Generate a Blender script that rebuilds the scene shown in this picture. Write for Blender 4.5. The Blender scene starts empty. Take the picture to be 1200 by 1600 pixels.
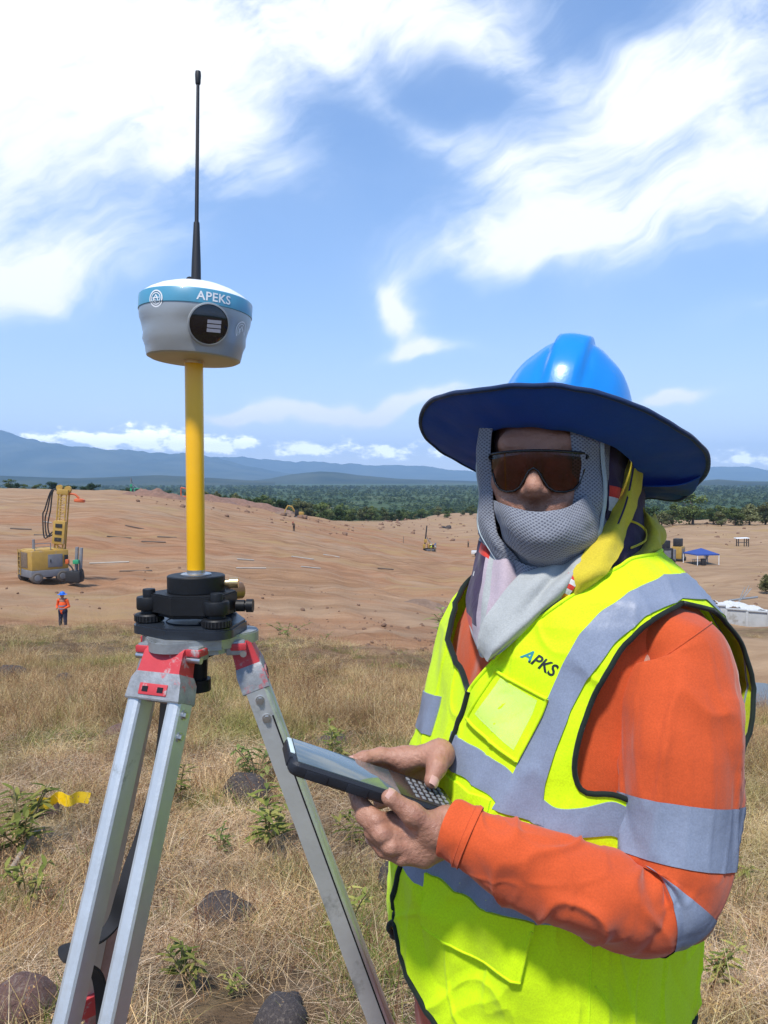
import bpy, bmesh, math, random
import numpy as np
from mathutils import Vector, Matrix
from mathutils.bvhtree import BVHTree

random.seed(7); rng = np.random.default_rng(7)
sc = bpy.context.scene
COL = sc.collection
R = math.radians

# ------------------------------------------------------------------ camera
CZ = 1.55                      # eye height above the ground under the lens
HOR = 748.0                    # image row of the true horizon (1600-row picture)
FPX = 1200.0
PITCH = math.atan((800.0 - HOR) / FPX)
cam_d = bpy.data.cameras.new('camera'); cam = bpy.data.objects.new('camera', cam_d)
COL.objects.link(cam); sc.camera = cam
cam_d.sensor_fit = 'VERTICAL'; cam_d.sensor_height = 36.0; cam_d.lens = 27.0
cam_d.clip_start = 0.05; cam_d.clip_end = 60000.0
cam.location = (0, 0, CZ); cam.rotation_euler = (math.pi / 2 - PITCH, 0, 0)
CP, SP = math.cos(PITCH), math.sin(PITCH)

def U(px, py, d):
    """a place in the world, measured from the photo: column, row, metres ahead"""
    x = (px - 600.0) / FPX; y = (800.0 - py) / FPX
    w = Vector((x, y * SP + CP, y * CP - SP))
    return Vector((0, 0, CZ)) + w * (d / w.y)
def ray(px, py):
    return (U(px, py, 1.0) - Vector((0, 0, CZ))).normalized()

# ------------------------------------------------------------------ sun, sky, exposure
SUN_EL = R(61); SUN_AZ = R(203)          # azimuth measured from +Y (ahead) clockwise: nearly overhead, a little behind the camera
SDIR = Vector((math.sin(SUN_AZ) * math.cos(SUN_EL), math.cos(SUN_AZ) * math.cos(SUN_EL), math.sin(SUN_EL)))
sun_d = bpy.data.lights.new('sun', 'SUN'); sun = bpy.data.objects.new('sun', sun_d); COL.objects.link(sun)
sun_d.energy = 3.0; sun_d.angle = R(6.0); sun_d.color = (1.0, 0.955, 0.89)
sun.rotation_euler = SDIR.to_track_quat('Z', 'Y').to_euler()
sc.view_settings.view_transform = 'Standard'; sc.view_settings.look = 'None'
sc.view_settings.gamma = 1.0; sc.view_settings.use_curve_mapping = False
sc.view_settings.exposure = 0.72
sc.cycles.use_denoising = True
sc.cycles.max_bounces = 8; sc.cycles.transparent_max_bounces = 12; sc.cycles.volume_bounces = 1
sc.cycles.volume_step_rate = 1.0

world = bpy.data.worlds.new('World'); sc.world = world; world.use_nodes = True
def build_sky():
    nt = world.node_tree; N = nt.nodes; L = nt.links; N.clear()
    out = N.new('ShaderNodeOutputWorld'); bg = N.new('ShaderNodeBackground'); bg.inputs[1].default_value = 0.13
    L.new(bg.outputs[0], out.inputs[0])
    sky = N.new('ShaderNodeTexSky'); sky.sky_type = 'NISHITA'; sky.sun_disc = False
    sky.sun_elevation = SUN_EL; sky.sun_rotation = SUN_AZ; sky.altitude = 300; sky.air_density = 0.85; sky.dust_density = 0.0; sky.ozone_density = 2.2
    tc = N.new('ShaderNodeTexCoord'); sep = N.new('ShaderNodeSeparateXYZ'); L.new(tc.outputs['Generated'], sep.inputs[0])
    def M(op, a, b=None, c=None, clamp=False):
        n = N.new('ShaderNodeMath'); n.operation = op; n.use_clamp = clamp
        for i, v in enumerate((a, b, c)):
            if v is None: continue
            if isinstance(v, (int, float)): n.inputs[i].default_value = v
            else: L.new(v, n.inputs[i])
        return n.outputs[0]
    az = M('ARCTAN2', sep.outputs[0], sep.outputs[1]); el = M('ARCSINE', sep.outputs[2])
    def comb(x, y, z=0.0):
        n = N.new('ShaderNodeCombineXYZ')
        for i, v in enumerate((x, y, z)):
            if isinstance(v, (int, float)): n.inputs[i].default_value = v
            else: L.new(v, n.inputs[i])
        return n.outputs[0]
    def noise(vec, scale, detail=6, rough=0.55, dist=0.0):
        n = N.new('ShaderNodeTexNoise'); n.inputs['Scale'].default_value = scale; n.inputs['Detail'].default_value = detail
        n.inputs['Roughness'].default_value = rough; n.inputs['Distortion'].default_value = dist; L.new(vec, n.inputs['Vector'])
        return n
    # cirrus fibres: a swirled coordinate, stretched along the wind
    base = comb(az, el)
    warp = noise(base, 3.2, 4, 0.5)
    ws = N.new('ShaderNodeSeparateXYZ'); L.new(warp.outputs['Color'], ws.inputs[0])
    waz = M('MULTIPLY_ADD', M('SUBTRACT', ws.outputs[0], 0.5), 0.30, az)
    wel = M('MULTIPLY_ADD', M('SUBTRACT', ws.outputs[1], 0.5), 0.22, el)
    # gentle shear so that the streaks fan out
    ca, sa = math.cos(0.45), math.sin(0.45)
    sx = M('ADD', M('MULTIPLY', waz, ca), M('MULTIPLY', wel, sa))
    sy = M('SUBTRACT', M('MULTIPLY', wel, ca), M('MULTIPLY', waz, sa))
    fib = noise(comb(M('MULTIPLY', sx, 2.2), M('MULTIPLY', sy, 8.0)), 2.6, 8, 0.62).outputs['Fac']
    puff = noise(comb(M('MULTIPLY', waz, 1.0), M('MULTIPLY', wel, 1.9)), 7.0, 9, 0.6).outputs['Fac']
    fine = noise(comb(M('MULTIPLY', sx, 5.0), M('MULTIPLY', sy, 18.0)), 5.0, 6, 0.65).outputs['Fac']
    def patch(px, py, hx, hy, rot, gain, warped=True):
        caz = math.atan((px - 600) / FPX); cel = math.atan((HOR - py) / FPX * math.cos(caz))
        A, E = (waz, wel) if warped else (az, el)
        dx = M('SUBTRACT', A, caz); dy = M('SUBTRACT', E, cel)
        c, s = math.cos(R(rot)), math.sin(R(rot))
        u = M('DIVIDE', M('ADD', M('MULTIPLY', dx, c), M('MULTIPLY', dy, s)), hx / FPX)
        v = M('DIVIDE', M('SUBTRACT', M('MULTIPLY', dy, c), M('MULTIPLY', dx, s)), hy / FPX)
        q = M('ADD', M('MULTIPLY', u, u), M('MULTIPLY', v, v))
        return M('MULTIPLY', M('POWER', 2.718, M('MULTIPLY', q, -1.0)), gain)
    cirrus = [  # column, row, half sizes, tilt, weight
        (140, 190, 280, 120, 8, 1.25), (330, 250, 150, 55, -20, .6), (40, 425, 200, 48, 8, 1.1), (120, 60, 300, 70, 0, .65),
        (520, 25, 320, 60, 4, .95), (790, 100, 280, 42, -24, .65), (1060, 80, 200, 70, 30, .65),
        (1000, 230, 300, 85, 10, .72), (870, 390, 230, 42, 6, 1.15), (1130, 330, 180, 66, 8, .85), (730, 240, 190, 36, -28, .5),
        (618, 490, 40, 36, -35, 1.7), (650, 540, 70, 12, 8, 1.6), (560, 628, 160, 17, 7, 1.8), (400, 648, 40, 11, 0, 1.7),
        (1040, 605, 75, 13, 3, 1.4), (1160, 505, 60, 14, 0, .3), (170, 650, 90, 16, 5, .35)]
    tot = None
    for p in cirrus:
        q = patch(*p); tot = q if tot is None else M('ADD', tot, q)
    # sky beyond the picture carries the same broken cirrus
    far = M('MULTIPLY', M('SUBTRACT', noise(comb(az, el), 1.6, 3, 0.5).outputs['Fac'], 0.46), 3.0, clamp=True)
    outside = M('SUBTRACT', 1.0, M('MULTIPLY', M('POWER', 2.718, M('MULTIPLY', M('MULTIPLY', az, az), -4.2)),
                M('POWER', 2.718, M('MULTIPLY', M('POWER', M('MAXIMUM', M('SUBTRACT', el, 0.5), 0.0), 2.0), -30.0))), clamp=True)
    tot = M('ADD', tot, M('MULTIPLY', M('MULTIPLY', far, outside), 0.7))
    tex = M('ADD', M('MULTIPLY', fib, 0.50), M('ADD', M('MULTIPLY', puff, 0.42), M('MULTIPLY', fine, 0.08)))
    dens = M('MULTIPLY', tot, M('MULTIPLY_ADD', M('SUBTRACT', tex, 0.5), 3.5, 1.0, clamp=False))
    dens = M('SUBTRACT', dens, 0.065)
    mr = N.new('ShaderNodeMapRange'); mr.interpolation_type = 'SMOOTHSTEP'; mr.inputs['From Min'].default_value = 0.0; mr.inputs['From Max'].default_value = 1.22
    L.new(dens, mr.inputs['Value']); m1 = mr.outputs[0]
    # low cumulus bank above the hills
    cum_tex = noise(comb(M('MULTIPLY', az, 1.0), M('MULTIPLY', el, 1.9)), 24.0, 8, 0.6).outputs['Fac']
    bank = None
    for p in [(225, 672, 55, 22, 0, .75), (75, 676, 60, 12, 0, .6), (150, 690, 180, 13, 0, .6), (450, 700, 260, 20, -3, .72), (650, 700, 150, 17, 0, .62), (330, 690, 60, 20, 0, .6),
              (900, 712, 250, 14, 0, .5), (1190, 722, 90, 9, 0, .8), (-300, 690, 300, 22, 0, .6), (1600, 700, 300, 18, 0, .55)]:
        q = patch(*p, warped=False); bank = q if bank is None else M('ADD', bank, q)
    cd = M('ADD', M('SUBTRACT', bank, 0.56), M('MULTIPLY', M('SUBTRACT', cum_tex, 0.5), 3.6))
    mr2 = N.new('ShaderNodeMapRange'); mr2.interpolation_type = 'SMOOTHSTEP'; mr2.inputs['From Min'].default_value = -0.02; mr2.inputs['From Max'].default_value = 0.62
    L.new(cd, mr2.inputs['Value']); m2 = M('MULTIPLY', mr2.outputs[0], M('MULTIPLY', bank, 5.0, clamp=True))
    veil = M('MULTIPLY', M('MULTIPLY', tot, 0.42, clamp=True), M('MULTIPLY_ADD', puff, 1.2, 0.1))
    m1 = M('MAXIMUM', m1, veil)
    mask = M('MAXIMUM', m1, m2); mask = M('MULTIPLY', mask, M('GREATER_THAN', el, -0.02))
    mix = N.new('ShaderNodeMix'); mix.data_type = 'RGBA'
    # cloud radiance (times the background strength), thicker parts a touch greyer
    ccol = N.new('ShaderNodeMix'); ccol.data_type = 'RGBA'; ccol.inputs[6].default_value = (4.2, 5.0, 6.3, 1); ccol.inputs[7].default_value = (5.4, 5.6, 5.9, 1)
    L.new(mask, ccol.inputs[0])
    hs = N.new('ShaderNodeHueSaturation'); hs.inputs['Hue'].default_value = 0.506; hs.inputs['Saturation'].default_value = 1.16; hs.inputs['Value'].default_value = 1.75
    L.new(sky.outputs[0], hs.inputs['Color'])
    den = N.new('ShaderNodeVectorMath'); den.operation = 'MULTIPLY_ADD'; L.new(hs.outputs[0], den.inputs[0]); den.inputs[1].default_value = (.12, .115, .085); den.inputs[2].default_value = (1, 1, 1)
    soft = N.new('ShaderNodeVectorMath'); soft.operation = 'DIVIDE'; L.new(hs.outputs[0], soft.inputs[0]); L.new(den.outputs[0], soft.inputs[1])     # the lens does not hold the full brightness of the horizon
    bmix = N.new('ShaderNodeMix'); bmix.data_type = 'RGBA'; L.new(m2, bmix.inputs[0]); L.new(ccol.outputs[2], bmix.inputs[6]); bmix.inputs[7].default_value = (12.0, 12.2, 12.6, 1); ccol = bmix
    L.new(mask, mix.inputs[0]); L.new(soft.outputs[0], mix.inputs[6]); L.new(ccol.outputs[2], mix.inputs[7])
    L.new(mix.outputs[2], bg.inputs[0])
    world.cycles.sampling_method = 'MANUAL'; world.cycles.sample_map_resolution = 1024
build_sky()

# ------------------------------------------------------------------ helpers
def tag(o, label=None, cat=None, group=None, kind=None):
    if label: o['label'] = label
    if cat: o['category'] = cat
    if group: o['group'] = group
    if kind: o['kind'] = kind
    return o
def root(name, loc, label, cat, group=None):
    o = bpy.data.objects.new(name, None); COL.objects.link(o); o.location = loc; o.empty_display_size = .1
    return tag(o, label, cat, group)
def attach(o, parent):
    """child keeps its world-space vertices"""
    if parent is not None:
        o.parent = parent
        m = Matrix.Translation(parent.location); p = parent.parent
        base = parent.get('_w')
        W = root_matrix(parent)
        o.matrix_parent_inverse = W.inverted()
def root_matrix(o):
    W = o.matrix_basis.copy()
    if o.parent: W = root_matrix(o.parent) @ o.matrix_parent_inverse @ W
    return W
def mk(name, V, F, mat, parent=None, smooth=True, mats=None, midx=None, uv=None, autos=None):
    me = bpy.data.meshes.new(name)
    me.from_pydata([tuple(v) for v in V], [], [tuple(f) for f in F]); me.update()
    o = bpy.data.objects.new(name, me); COL.objects.link(o)
    for m in (mats or [mat]): me.materials.append(m)
    if midx is not None: me.polygons.foreach_set('material_index', midx)
    me.polygons.foreach_set('use_smooth', [smooth] * len(me.polygons))
    if uv is not None:
        l = me.uv_layers.new(name='UV'); idx = np.zeros(len(me.loops), np.int32); me.loops.foreach_get('vertex_index', idx)
        l.data.foreach_set('uv', np.asarray(uv, np.float32)[idx].ravel())
    if autos is not None and smooth: sharp(me, autos)
    attach(o, parent)
    return o
def sharp(me, ang):
    bm = bmesh.new(); bm.from_mesh(me)
    for e in bm.edges:
        if len(e.link_faces) == 2 and e.calc_face_angle(0) > R(ang): e.smooth = False
    bm.to_mesh(me); bm.free()
class MB:
    """collects several shapes into one mesh"""
    def __init__(s): s.V = []; s.F = []; s.I = []
    def add(s, V, F, mi=0):
        b = len(s.V); s.V += [Vector(v) for v in V]; s.F += [tuple(i + b for i in f) for f in F]; s.I += [mi] * len(F); return s
    def box(s, c, size, rot=None, mi=0, bevel=0.0):
        V, F = boxvf(size, bevel); M3 = rot if rot is not None else Matrix.Identity(3); c = Vector(c)
        return s.add([M3 @ v + c for v in V], F, mi)
    def cyl(s, a, b, r0, r1=None, n=16, mi=0, cap=True):
        V, F = tube([a, b], [r0, r0 if r1 is None else r1], n, cap); return s.add(V, F, mi)
    def tube(s, pts, rad, n=10, mi=0, cap=True):
        V, F = tube(pts, rad, n, cap); return s.add(V, F, mi)
    def lathe(s, o, ax, prof, n=32, mi=0):
        V, F = lathe(o, ax, prof, n); return s.add(V, F, mi)
    def build(s, name, mat, parent=None, smooth=True, autos=35, mats=None):
        return mk(name, s.V, s.F, mat, parent, smooth, mats=mats, midx=s.I if mats else None, autos=autos)
def boxvf(size, b=0.0):
    x, y, z = (q / 2 for q in size)
    if b <= 0:
        V = [Vector((i * x, j * y, k * z)) for i in (-1, 1) for j in (-1, 1) for k in (-1, 1)]
        return V, [(0, 1, 3, 2), (4, 6, 7, 5), (0, 4, 5, 1), (2, 3, 7, 6), (0, 2, 6, 4), (1, 5, 7, 3)]
    bm = bmesh.new(); bmesh.ops.create_cube(bm, size=1)
    for v in bm.verts: v.co = Vector((v.co.x * 2 * x, v.co.y * 2 * y, v.co.z * 2 * z))
    bmesh.ops.bevel(bm, geom=list(bm.edges), offset=b, segments=2, affect='EDGES', profile=.6)
    bm.verts.index_update(); V = [v.co.copy() for v in bm.verts]; F = [tuple(v.index for v in f.verts) for f in bm.faces]; bm.free()
    return V, F
def frame_of(d):
    d = d.normalized(); a = Vector((0, 0, 1)) if abs(d.z) < .95 else Vector((1, 0, 0))
    x = d.cross(a).normalized(); y = x.cross(d).normalized(); return x, y
def tube(pts, rad, n=10, cap=True, flat=1.0, up=None):
    pts = [Vector(p) for p in pts]; m = len(pts)
    if isinstance(rad, (int, float)): rad = [rad] * m
    V = []; F = []; x = None
    for i, p in enumerate(pts):
        d = (pts[min(i + 1, m - 1)] - pts[max(i - 1, 0)])
        if d.length < 1e-9: d = Vector((0, 0, 1))
        d.normalize()
        if x is None: x, y = frame_of(d) if up is None else (d.cross(Vector(up)).normalized(), None)
        x = (x - d * x.dot(d)).normalized(); y = x.cross(d)
        for k in range(n):
            a = 2 * math.pi * k / n; V.append(p + x * (math.cos(a) * rad[i]) + y * (math.sin(a) * rad[i] * flat))
    for i in range(m - 1):
        for k in range(n):
            a = i * n + k; b = i * n + (k + 1) % n; F.append((a, b, b + n, a + n))
    if cap: F.append(tuple(range(n))); F.append(tuple(reversed(range((m - 1) * n, m * n))))
    return V, F
def lathe(o, ax, prof, n=32, closed=False):
    o = Vector(o); ax = Vector(ax).normalized(); x, y = frame_of(ax); V = []; F = []
    for r, h in prof:
        for k in range(n):
            a = 2 * math.pi * k / n; V.append(o + ax * h + (x * math.cos(a) + y * math.sin(a)) * max(r, 1e-5))
    m = len(prof)
    for i in range(m - 1):
        for k in range(n):
            a = i * n + k; b = i * n + (k + 1) % n; F.append((a, a + n, b + n, b))
    F.append(tuple(reversed(range(n)))) if False else None
    F = [f for f in F if f]
    F.append(tuple(range(n))); F.append(tuple(reversed(range((m - 1) * n, m * n))))
    return V, F
def prism(poly, z0, z1, T):
    """extrude a 2-D outline; T maps (x,y,z) to the world"""
    n = len(poly); V = [T(x, y, z0) for x, y in poly] + [T(x, y, z1) for x, y in poly]
    F = [tuple(reversed(range(n))), tuple(range(n, 2 * n))] + [(i, (i + 1) % n, n + (i + 1) % n, n + i) for i in range(n)]
    return V, F
def npmesh(name, V, F, mat, parent=None, smooth=True):
    V = np.asarray(V, np.float32); F = np.asarray(F, np.int32); k = F.shape[1]
    me = bpy.data.meshes.new(name); me.vertices.add(len(V)); me.vertices.foreach_set('co', V.ravel())
    me.loops.add(F.size); me.loops.foreach_set('vertex_index', F.ravel()); me.polygons.add(len(F))
    me.polygons.foreach_set('loop_start', np.arange(0, F.size, k, dtype=np.int32)); me.polygons.foreach_set('loop_total', np.full(len(F), k, np.int32))
    me.polygons.foreach_set('use_smooth', np.full(len(F), smooth)); me.update(calc_edges=True); me.validate()
    if mat: me.materials.append(mat)
    o = bpy.data.objects.new(name, me); COL.objects.link(o); attach(o, parent); return o
def copy_tree(o, parent=None):
    c = o.copy(); COL.objects.link(c); c.parent = parent
    for ch in [q for q in o.children]: copy_tree(ch, c)
    return c
class SN:
    """cheap smooth noise: a sum of sines in random directions, vectorised"""
    def __init__(s, seed, n=14):
        r = np.random.default_rng(seed); s.k = r.normal(size=(n, 3)); s.k /= np.linalg.norm(s.k, axis=1)[:, None]
        s.k *= r.uniform(.55, 1.6, (n, 1)) * 2 * np.pi; s.p = r.uniform(0, 2 * np.pi, n); s.n = n
    def __call__(s, x, y, z=0.0):
        t = 0
        for k, p in zip(s.k, s.p): t = t + np.sin(k[0] * x + k[1] * y + k[2] * z + p)
        return t / math.sqrt(s.n)

# ------------------------------------------------------------------ materials
def nodes(name):
    m = bpy.data.materials.new(name); m.use_nodes = True; nt = m.node_tree
    return m, nt, nt.nodes['Principled BSDF']
def lin(c):
    return tuple(((v / 255 + .055) / 1.055) ** 2.4 if v > 10 else v / 255 / 12.92 for v in c)
def pbr(name, col, rough=.6, metal=0., var=None, bump=None, spec=.5, coat=0., sheen=0., grime=None, emit=None):
    """var=(scale, amount) mottles the colour, bump=(scale, height) fine relief, grime=(scale, colour, amount) worn patches"""
    m, nt, b = nodes(name); N = nt.nodes; L = nt.links
    b.inputs['Roughness'].default_value = rough; b.inputs['Metallic'].default_value = metal
    b.inputs['Specular IOR Level'].default_value = spec; b.inputs['Coat Weight'].default_value = coat; b.inputs['Coat Roughness'].default_value = .08
    b.inputs['Sheen Weight'].default_value = sheen
    b.inputs['Base Color'].default_value = (*col, 1)
    tc = N.new('ShaderNodeTexCoord')
    def noise(s, d=5, r=.6):
        n = N.new('ShaderNodeTexNoise'); n.inputs['Scale'].default_value = s; n.inputs['Detail'].default_value = d; n.inputs['Roughness'].default_value = r
        L.new(tc.outputs['Object'], n.inputs['Vector']); return n
    last = None
    if var:
        n = noise(var[0]); r = N.new('ShaderNodeMapRange'); r.inputs['From Min'].default_value = .25; r.inputs['From Max'].default_value = .75
        r.inputs['To Min'].default_value = 1 - var[1]; r.inputs['To Max'].default_value = 1 + var[1]; L.new(n.outputs['Fac'], r.inputs['Value'])
        h = N.new('ShaderNodeHueSaturation'); h.inputs['Color'].default_value = (*col, 1); L.new(r.outputs[0], h.inputs['Value'])
        last = h.outputs[0]
    if grime:
        n = noise(grime[0], 8, .7); r = N.new('ShaderNodeMapRange'); r.interpolation_type = 'SMOOTHSTEP'
        r.inputs['From Min'].default_value = 1 - grime[2] - .06; r.inputs['From Max'].default_value = 1 - grime[2] + .06; L.new(n.outputs['Fac'], r.inputs['Value'])
        x = N.new('ShaderNodeMix'); x.data_type = 'RGBA'; x.inputs[6].default_value = (*col, 1); x.inputs[7].default_value = (*grime[1], 1)
        if last: L.new(last, x.inputs[6])
        L.new(r.outputs[0], x.inputs[0]); last = x.outputs[2]
    if last: L.new(last, b.inputs['Base Color'])
    if bump:
        n = noise(bump[0], 6, .65); bp = N.new('ShaderNodeBump'); bp.inputs['Strength'].default_value = 1; bp.inputs['Distance'].default_value = bump[1]
        L.new(n.outputs['Fac'], bp.inputs['Height']); L.new(bp.outputs[0], b.inputs['Normal'])
    if emit: b.inputs['Emission Color'].default_value = (*emit[0], 1); b.inputs['Emission Strength'].default_value = emit[1]
    return m
# ------------------------------------------------------------------ terrain
#   column of the photo : (metres ahead, row)  or  (metres ahead, 'z', height relative to the eye)
TAB = {
 -700: [(1, 'z', -1.55), (2.2, 'z', -1.55), (35, 'z', -6.3), (50, 'z', -6.4), (90, 'z', -5.5), (150, 'z', -2.4), (260, 'z', -2.4), (420, 'z', -14), (700, 'z', -34), (950, 'z', -42)],
 0: [(1, 'z', -1.55), (2.2, 'z', -1.55), (8, 'z', -2.45), (20, 'z', -4.3), (35, 973), (42, 938), (50, 909), (60, 884), (80, 846), (110, 806), (150, 774), (200, 766), (270, 762), (330, 'z', -5), (480, 'z', -20), (700, 'z', -36), (950, 'z', -42)],
 200: [(1, 'z', -1.55), (2.2, 'z', -1.55), (8, 'z', -2.45), (20, 'z', -4.3), (35, 974), (42, 939), (50, 912), (80, 850), (110, 814), (150, 781), (185, 768), (240, 767), (330, 'z', -10), (480, 'z', -22), (700, 'z', -36), (950, 'z', -42)],
 330: [(1, 'z', -1.55), (2.2, 'z', -1.55), (8, 'z', -2.45), (20, 'z', -4.35), (35, 977), (50, 917), (80, 861), (110, 831), (150, 803), (190, 784), (225, 777), (300, 'z', -10), (480, 'z', -24), (700, 'z', -36), (950, 'z', -42)],
 460: [(1, 'z', -1.55), (2.2, 'z', -1.55), (8, 'z', -2.45), (20, 'z', -4.4), (35, 981), (50, 924), (80, 876), (120, 844), (160, 822), (200, 806), (240, 803), (330, 'z', -17), (480, 'z', -28), (700, 'z', -37), (950, 'z', -42)],
 600: [(1, 'z', -1.55), (2.2, 'z', -1.55), (8, 'z', -2.5), (20, 'z', -4.5), (35, 988), (50, 936), (80, 893), (120, 866), (170, 845), (230, 829), (300, 818), (360, 813), (480, 'z', -29), (700, 'z', -38), (950, 'z', -42)],
 700: [(1, 'z', -1.55), (2.2, 'z', -1.55), (8, 'z', -2.6), (20, 'z', -4.7), (35, 996), (50, 948), (80, 908), (120, 882), (170, 868), (230, 846), (300, 826), (400, 806), (520, 799), (640, 'z', -31), (800, 'z', -40), (950, 'z', -42)],
 1080: [(1, 'z', -1.55), (2.2, 'z', -1.55), (8, 'z', -2.9), (15, 'z', -4.6), (27, 'z', -7.6), (33, 'z', -8.0), (45, 966), (60, 936), (80, 908), (110, 880), (150, 852), (230, 820), (290, 811), (420, 'z', -24), (700, 'z', -38), (950, 'z', -42)],
 1200: [(1, 'z', -1.55), (2.2, 'z', -1.55), (8, 'z', -2.95), (15, 'z', -4.7), (25, 'z', -7.7), (28.3, 'z', -8.7), (31.8, 'z', -8.7), (35, 'z', -8.0), (40, 'z', -8.0), (46, 977), (60, 944), (80, 912), (110, 884), (150, 856), (230, 822), (290, 813), (420, 'z', -24), (700, 'z', -38), (950, 'z', -42)],
 1900: [(1, 'z', -1.55), (2.2, 'z', -1.55), (8, 'z', -2.8), (15, 'z', -4.4), (27, 'z', -7.3), (45, 'z', -8.0), (110, 'z', -12), (230, 'z', -14), (420, 'z', -24), (700, 'z', -38), (950, 'z', -42)],
}
DG = np.geomspace(1.0, 950.0, 420); PXG = np.arange(-700, 1901, 20.0)
def _tab():
    cols = sorted(TAB); Z = []
    for c in cols:
        d = []; z = []
        for e in TAB[c]:
            d.append(e[0]); z.append(e[2] if e[1] == 'z' else (U(600, e[1], e[0]).z - CZ))
        Z.append(np.interp(np.log(DG), np.log(d), z))
    Z = np.array(Z); out = np.array([np.interp(PXG, cols, Z[:, j]) for j in range(len(DG))]).T
    k = np.hanning(13)[1:-1]; k /= k.sum()
    for i in range(out.shape[0]):
        q = np.pad(out[i], 5, mode='edge'); out[i] = np.convolve(q, k, 'valid')
    k = np.hanning(7)[1:-1]; k /= k.sum(); q = np.pad(out, ((2, 2), (0, 0)), mode='edge'); out = sum(k[i] * q[i:i + out.shape[0]] for i in range(5))
    return out + CZ
HT = _tab()
_n1, _n2, _n3 = SN(1), SN(2), SN(3)
def hgt(x, y, rough=True):
    x = np.asarray(x, float); y = np.asarray(y, float); r = np.hypot(x, y); az = np.arctan2(x, y)
    a = np.clip(az, -R(46), R(46)); px = 600 + FPX * np.tan(a); d = np.clip(r * np.cos(a), 1.0, 949.9)
    i = np.interp(px, PXG, np.arange(len(PXG))); j = (np.log(d) - math.log(1.0)) / (math.log(950.0)) * (len(DG) - 1)
    i0 = np.clip(i.astype(int), 0, len(PXG) - 2); j0 = np.clip(j.astype(int), 0, len(DG) - 2); fi = i - i0; fj = j - j0
    z = HT[i0, j0] * (1 - fi) * (1 - fj) + HT[i0 + 1, j0] * fi * (1 - fj) + HT[i0, j0 + 1] * (1 - fi) * fj + HT[i0 + 1, j0 + 1] * fi * fj
    if rough:
        z = z + np.clip(r / 40, 0, 1) * .22 * _n1(x / 14, y / 14) * np.clip(1.6 - r / 400, 0, 1) + .02 * _n2(x / .9, y / .9) * np.clip(1 - r / 60, 0, 1) + np.clip((r - 15) / 6, 0, 1) * np.clip((46 - r) / 8, 0, 1) * .07 * _n1(x / 1.7, y / 1.7) + np.clip((r - 10) / 30, 0, 1) * .10 * _n3(x / 3.5, y / 3.5) * np.clip(1.4 - r / 200, 0, 1)
    return z
def G(px, py_or_d, d=None):
    """a point on the ground under column px, d metres ahead"""
    dd = py_or_d if d is None else d
    x = (px - 600) / FPX * dd * (1.0)
    return Vector((x, dd, float(hgt(x, dd))))
def row(p):
    q = p - Vector((0, 0, CZ)); return 800 - FPX * (q.y * SP + q.z * CP) / (q.y * CP - q.z * SP)

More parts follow.
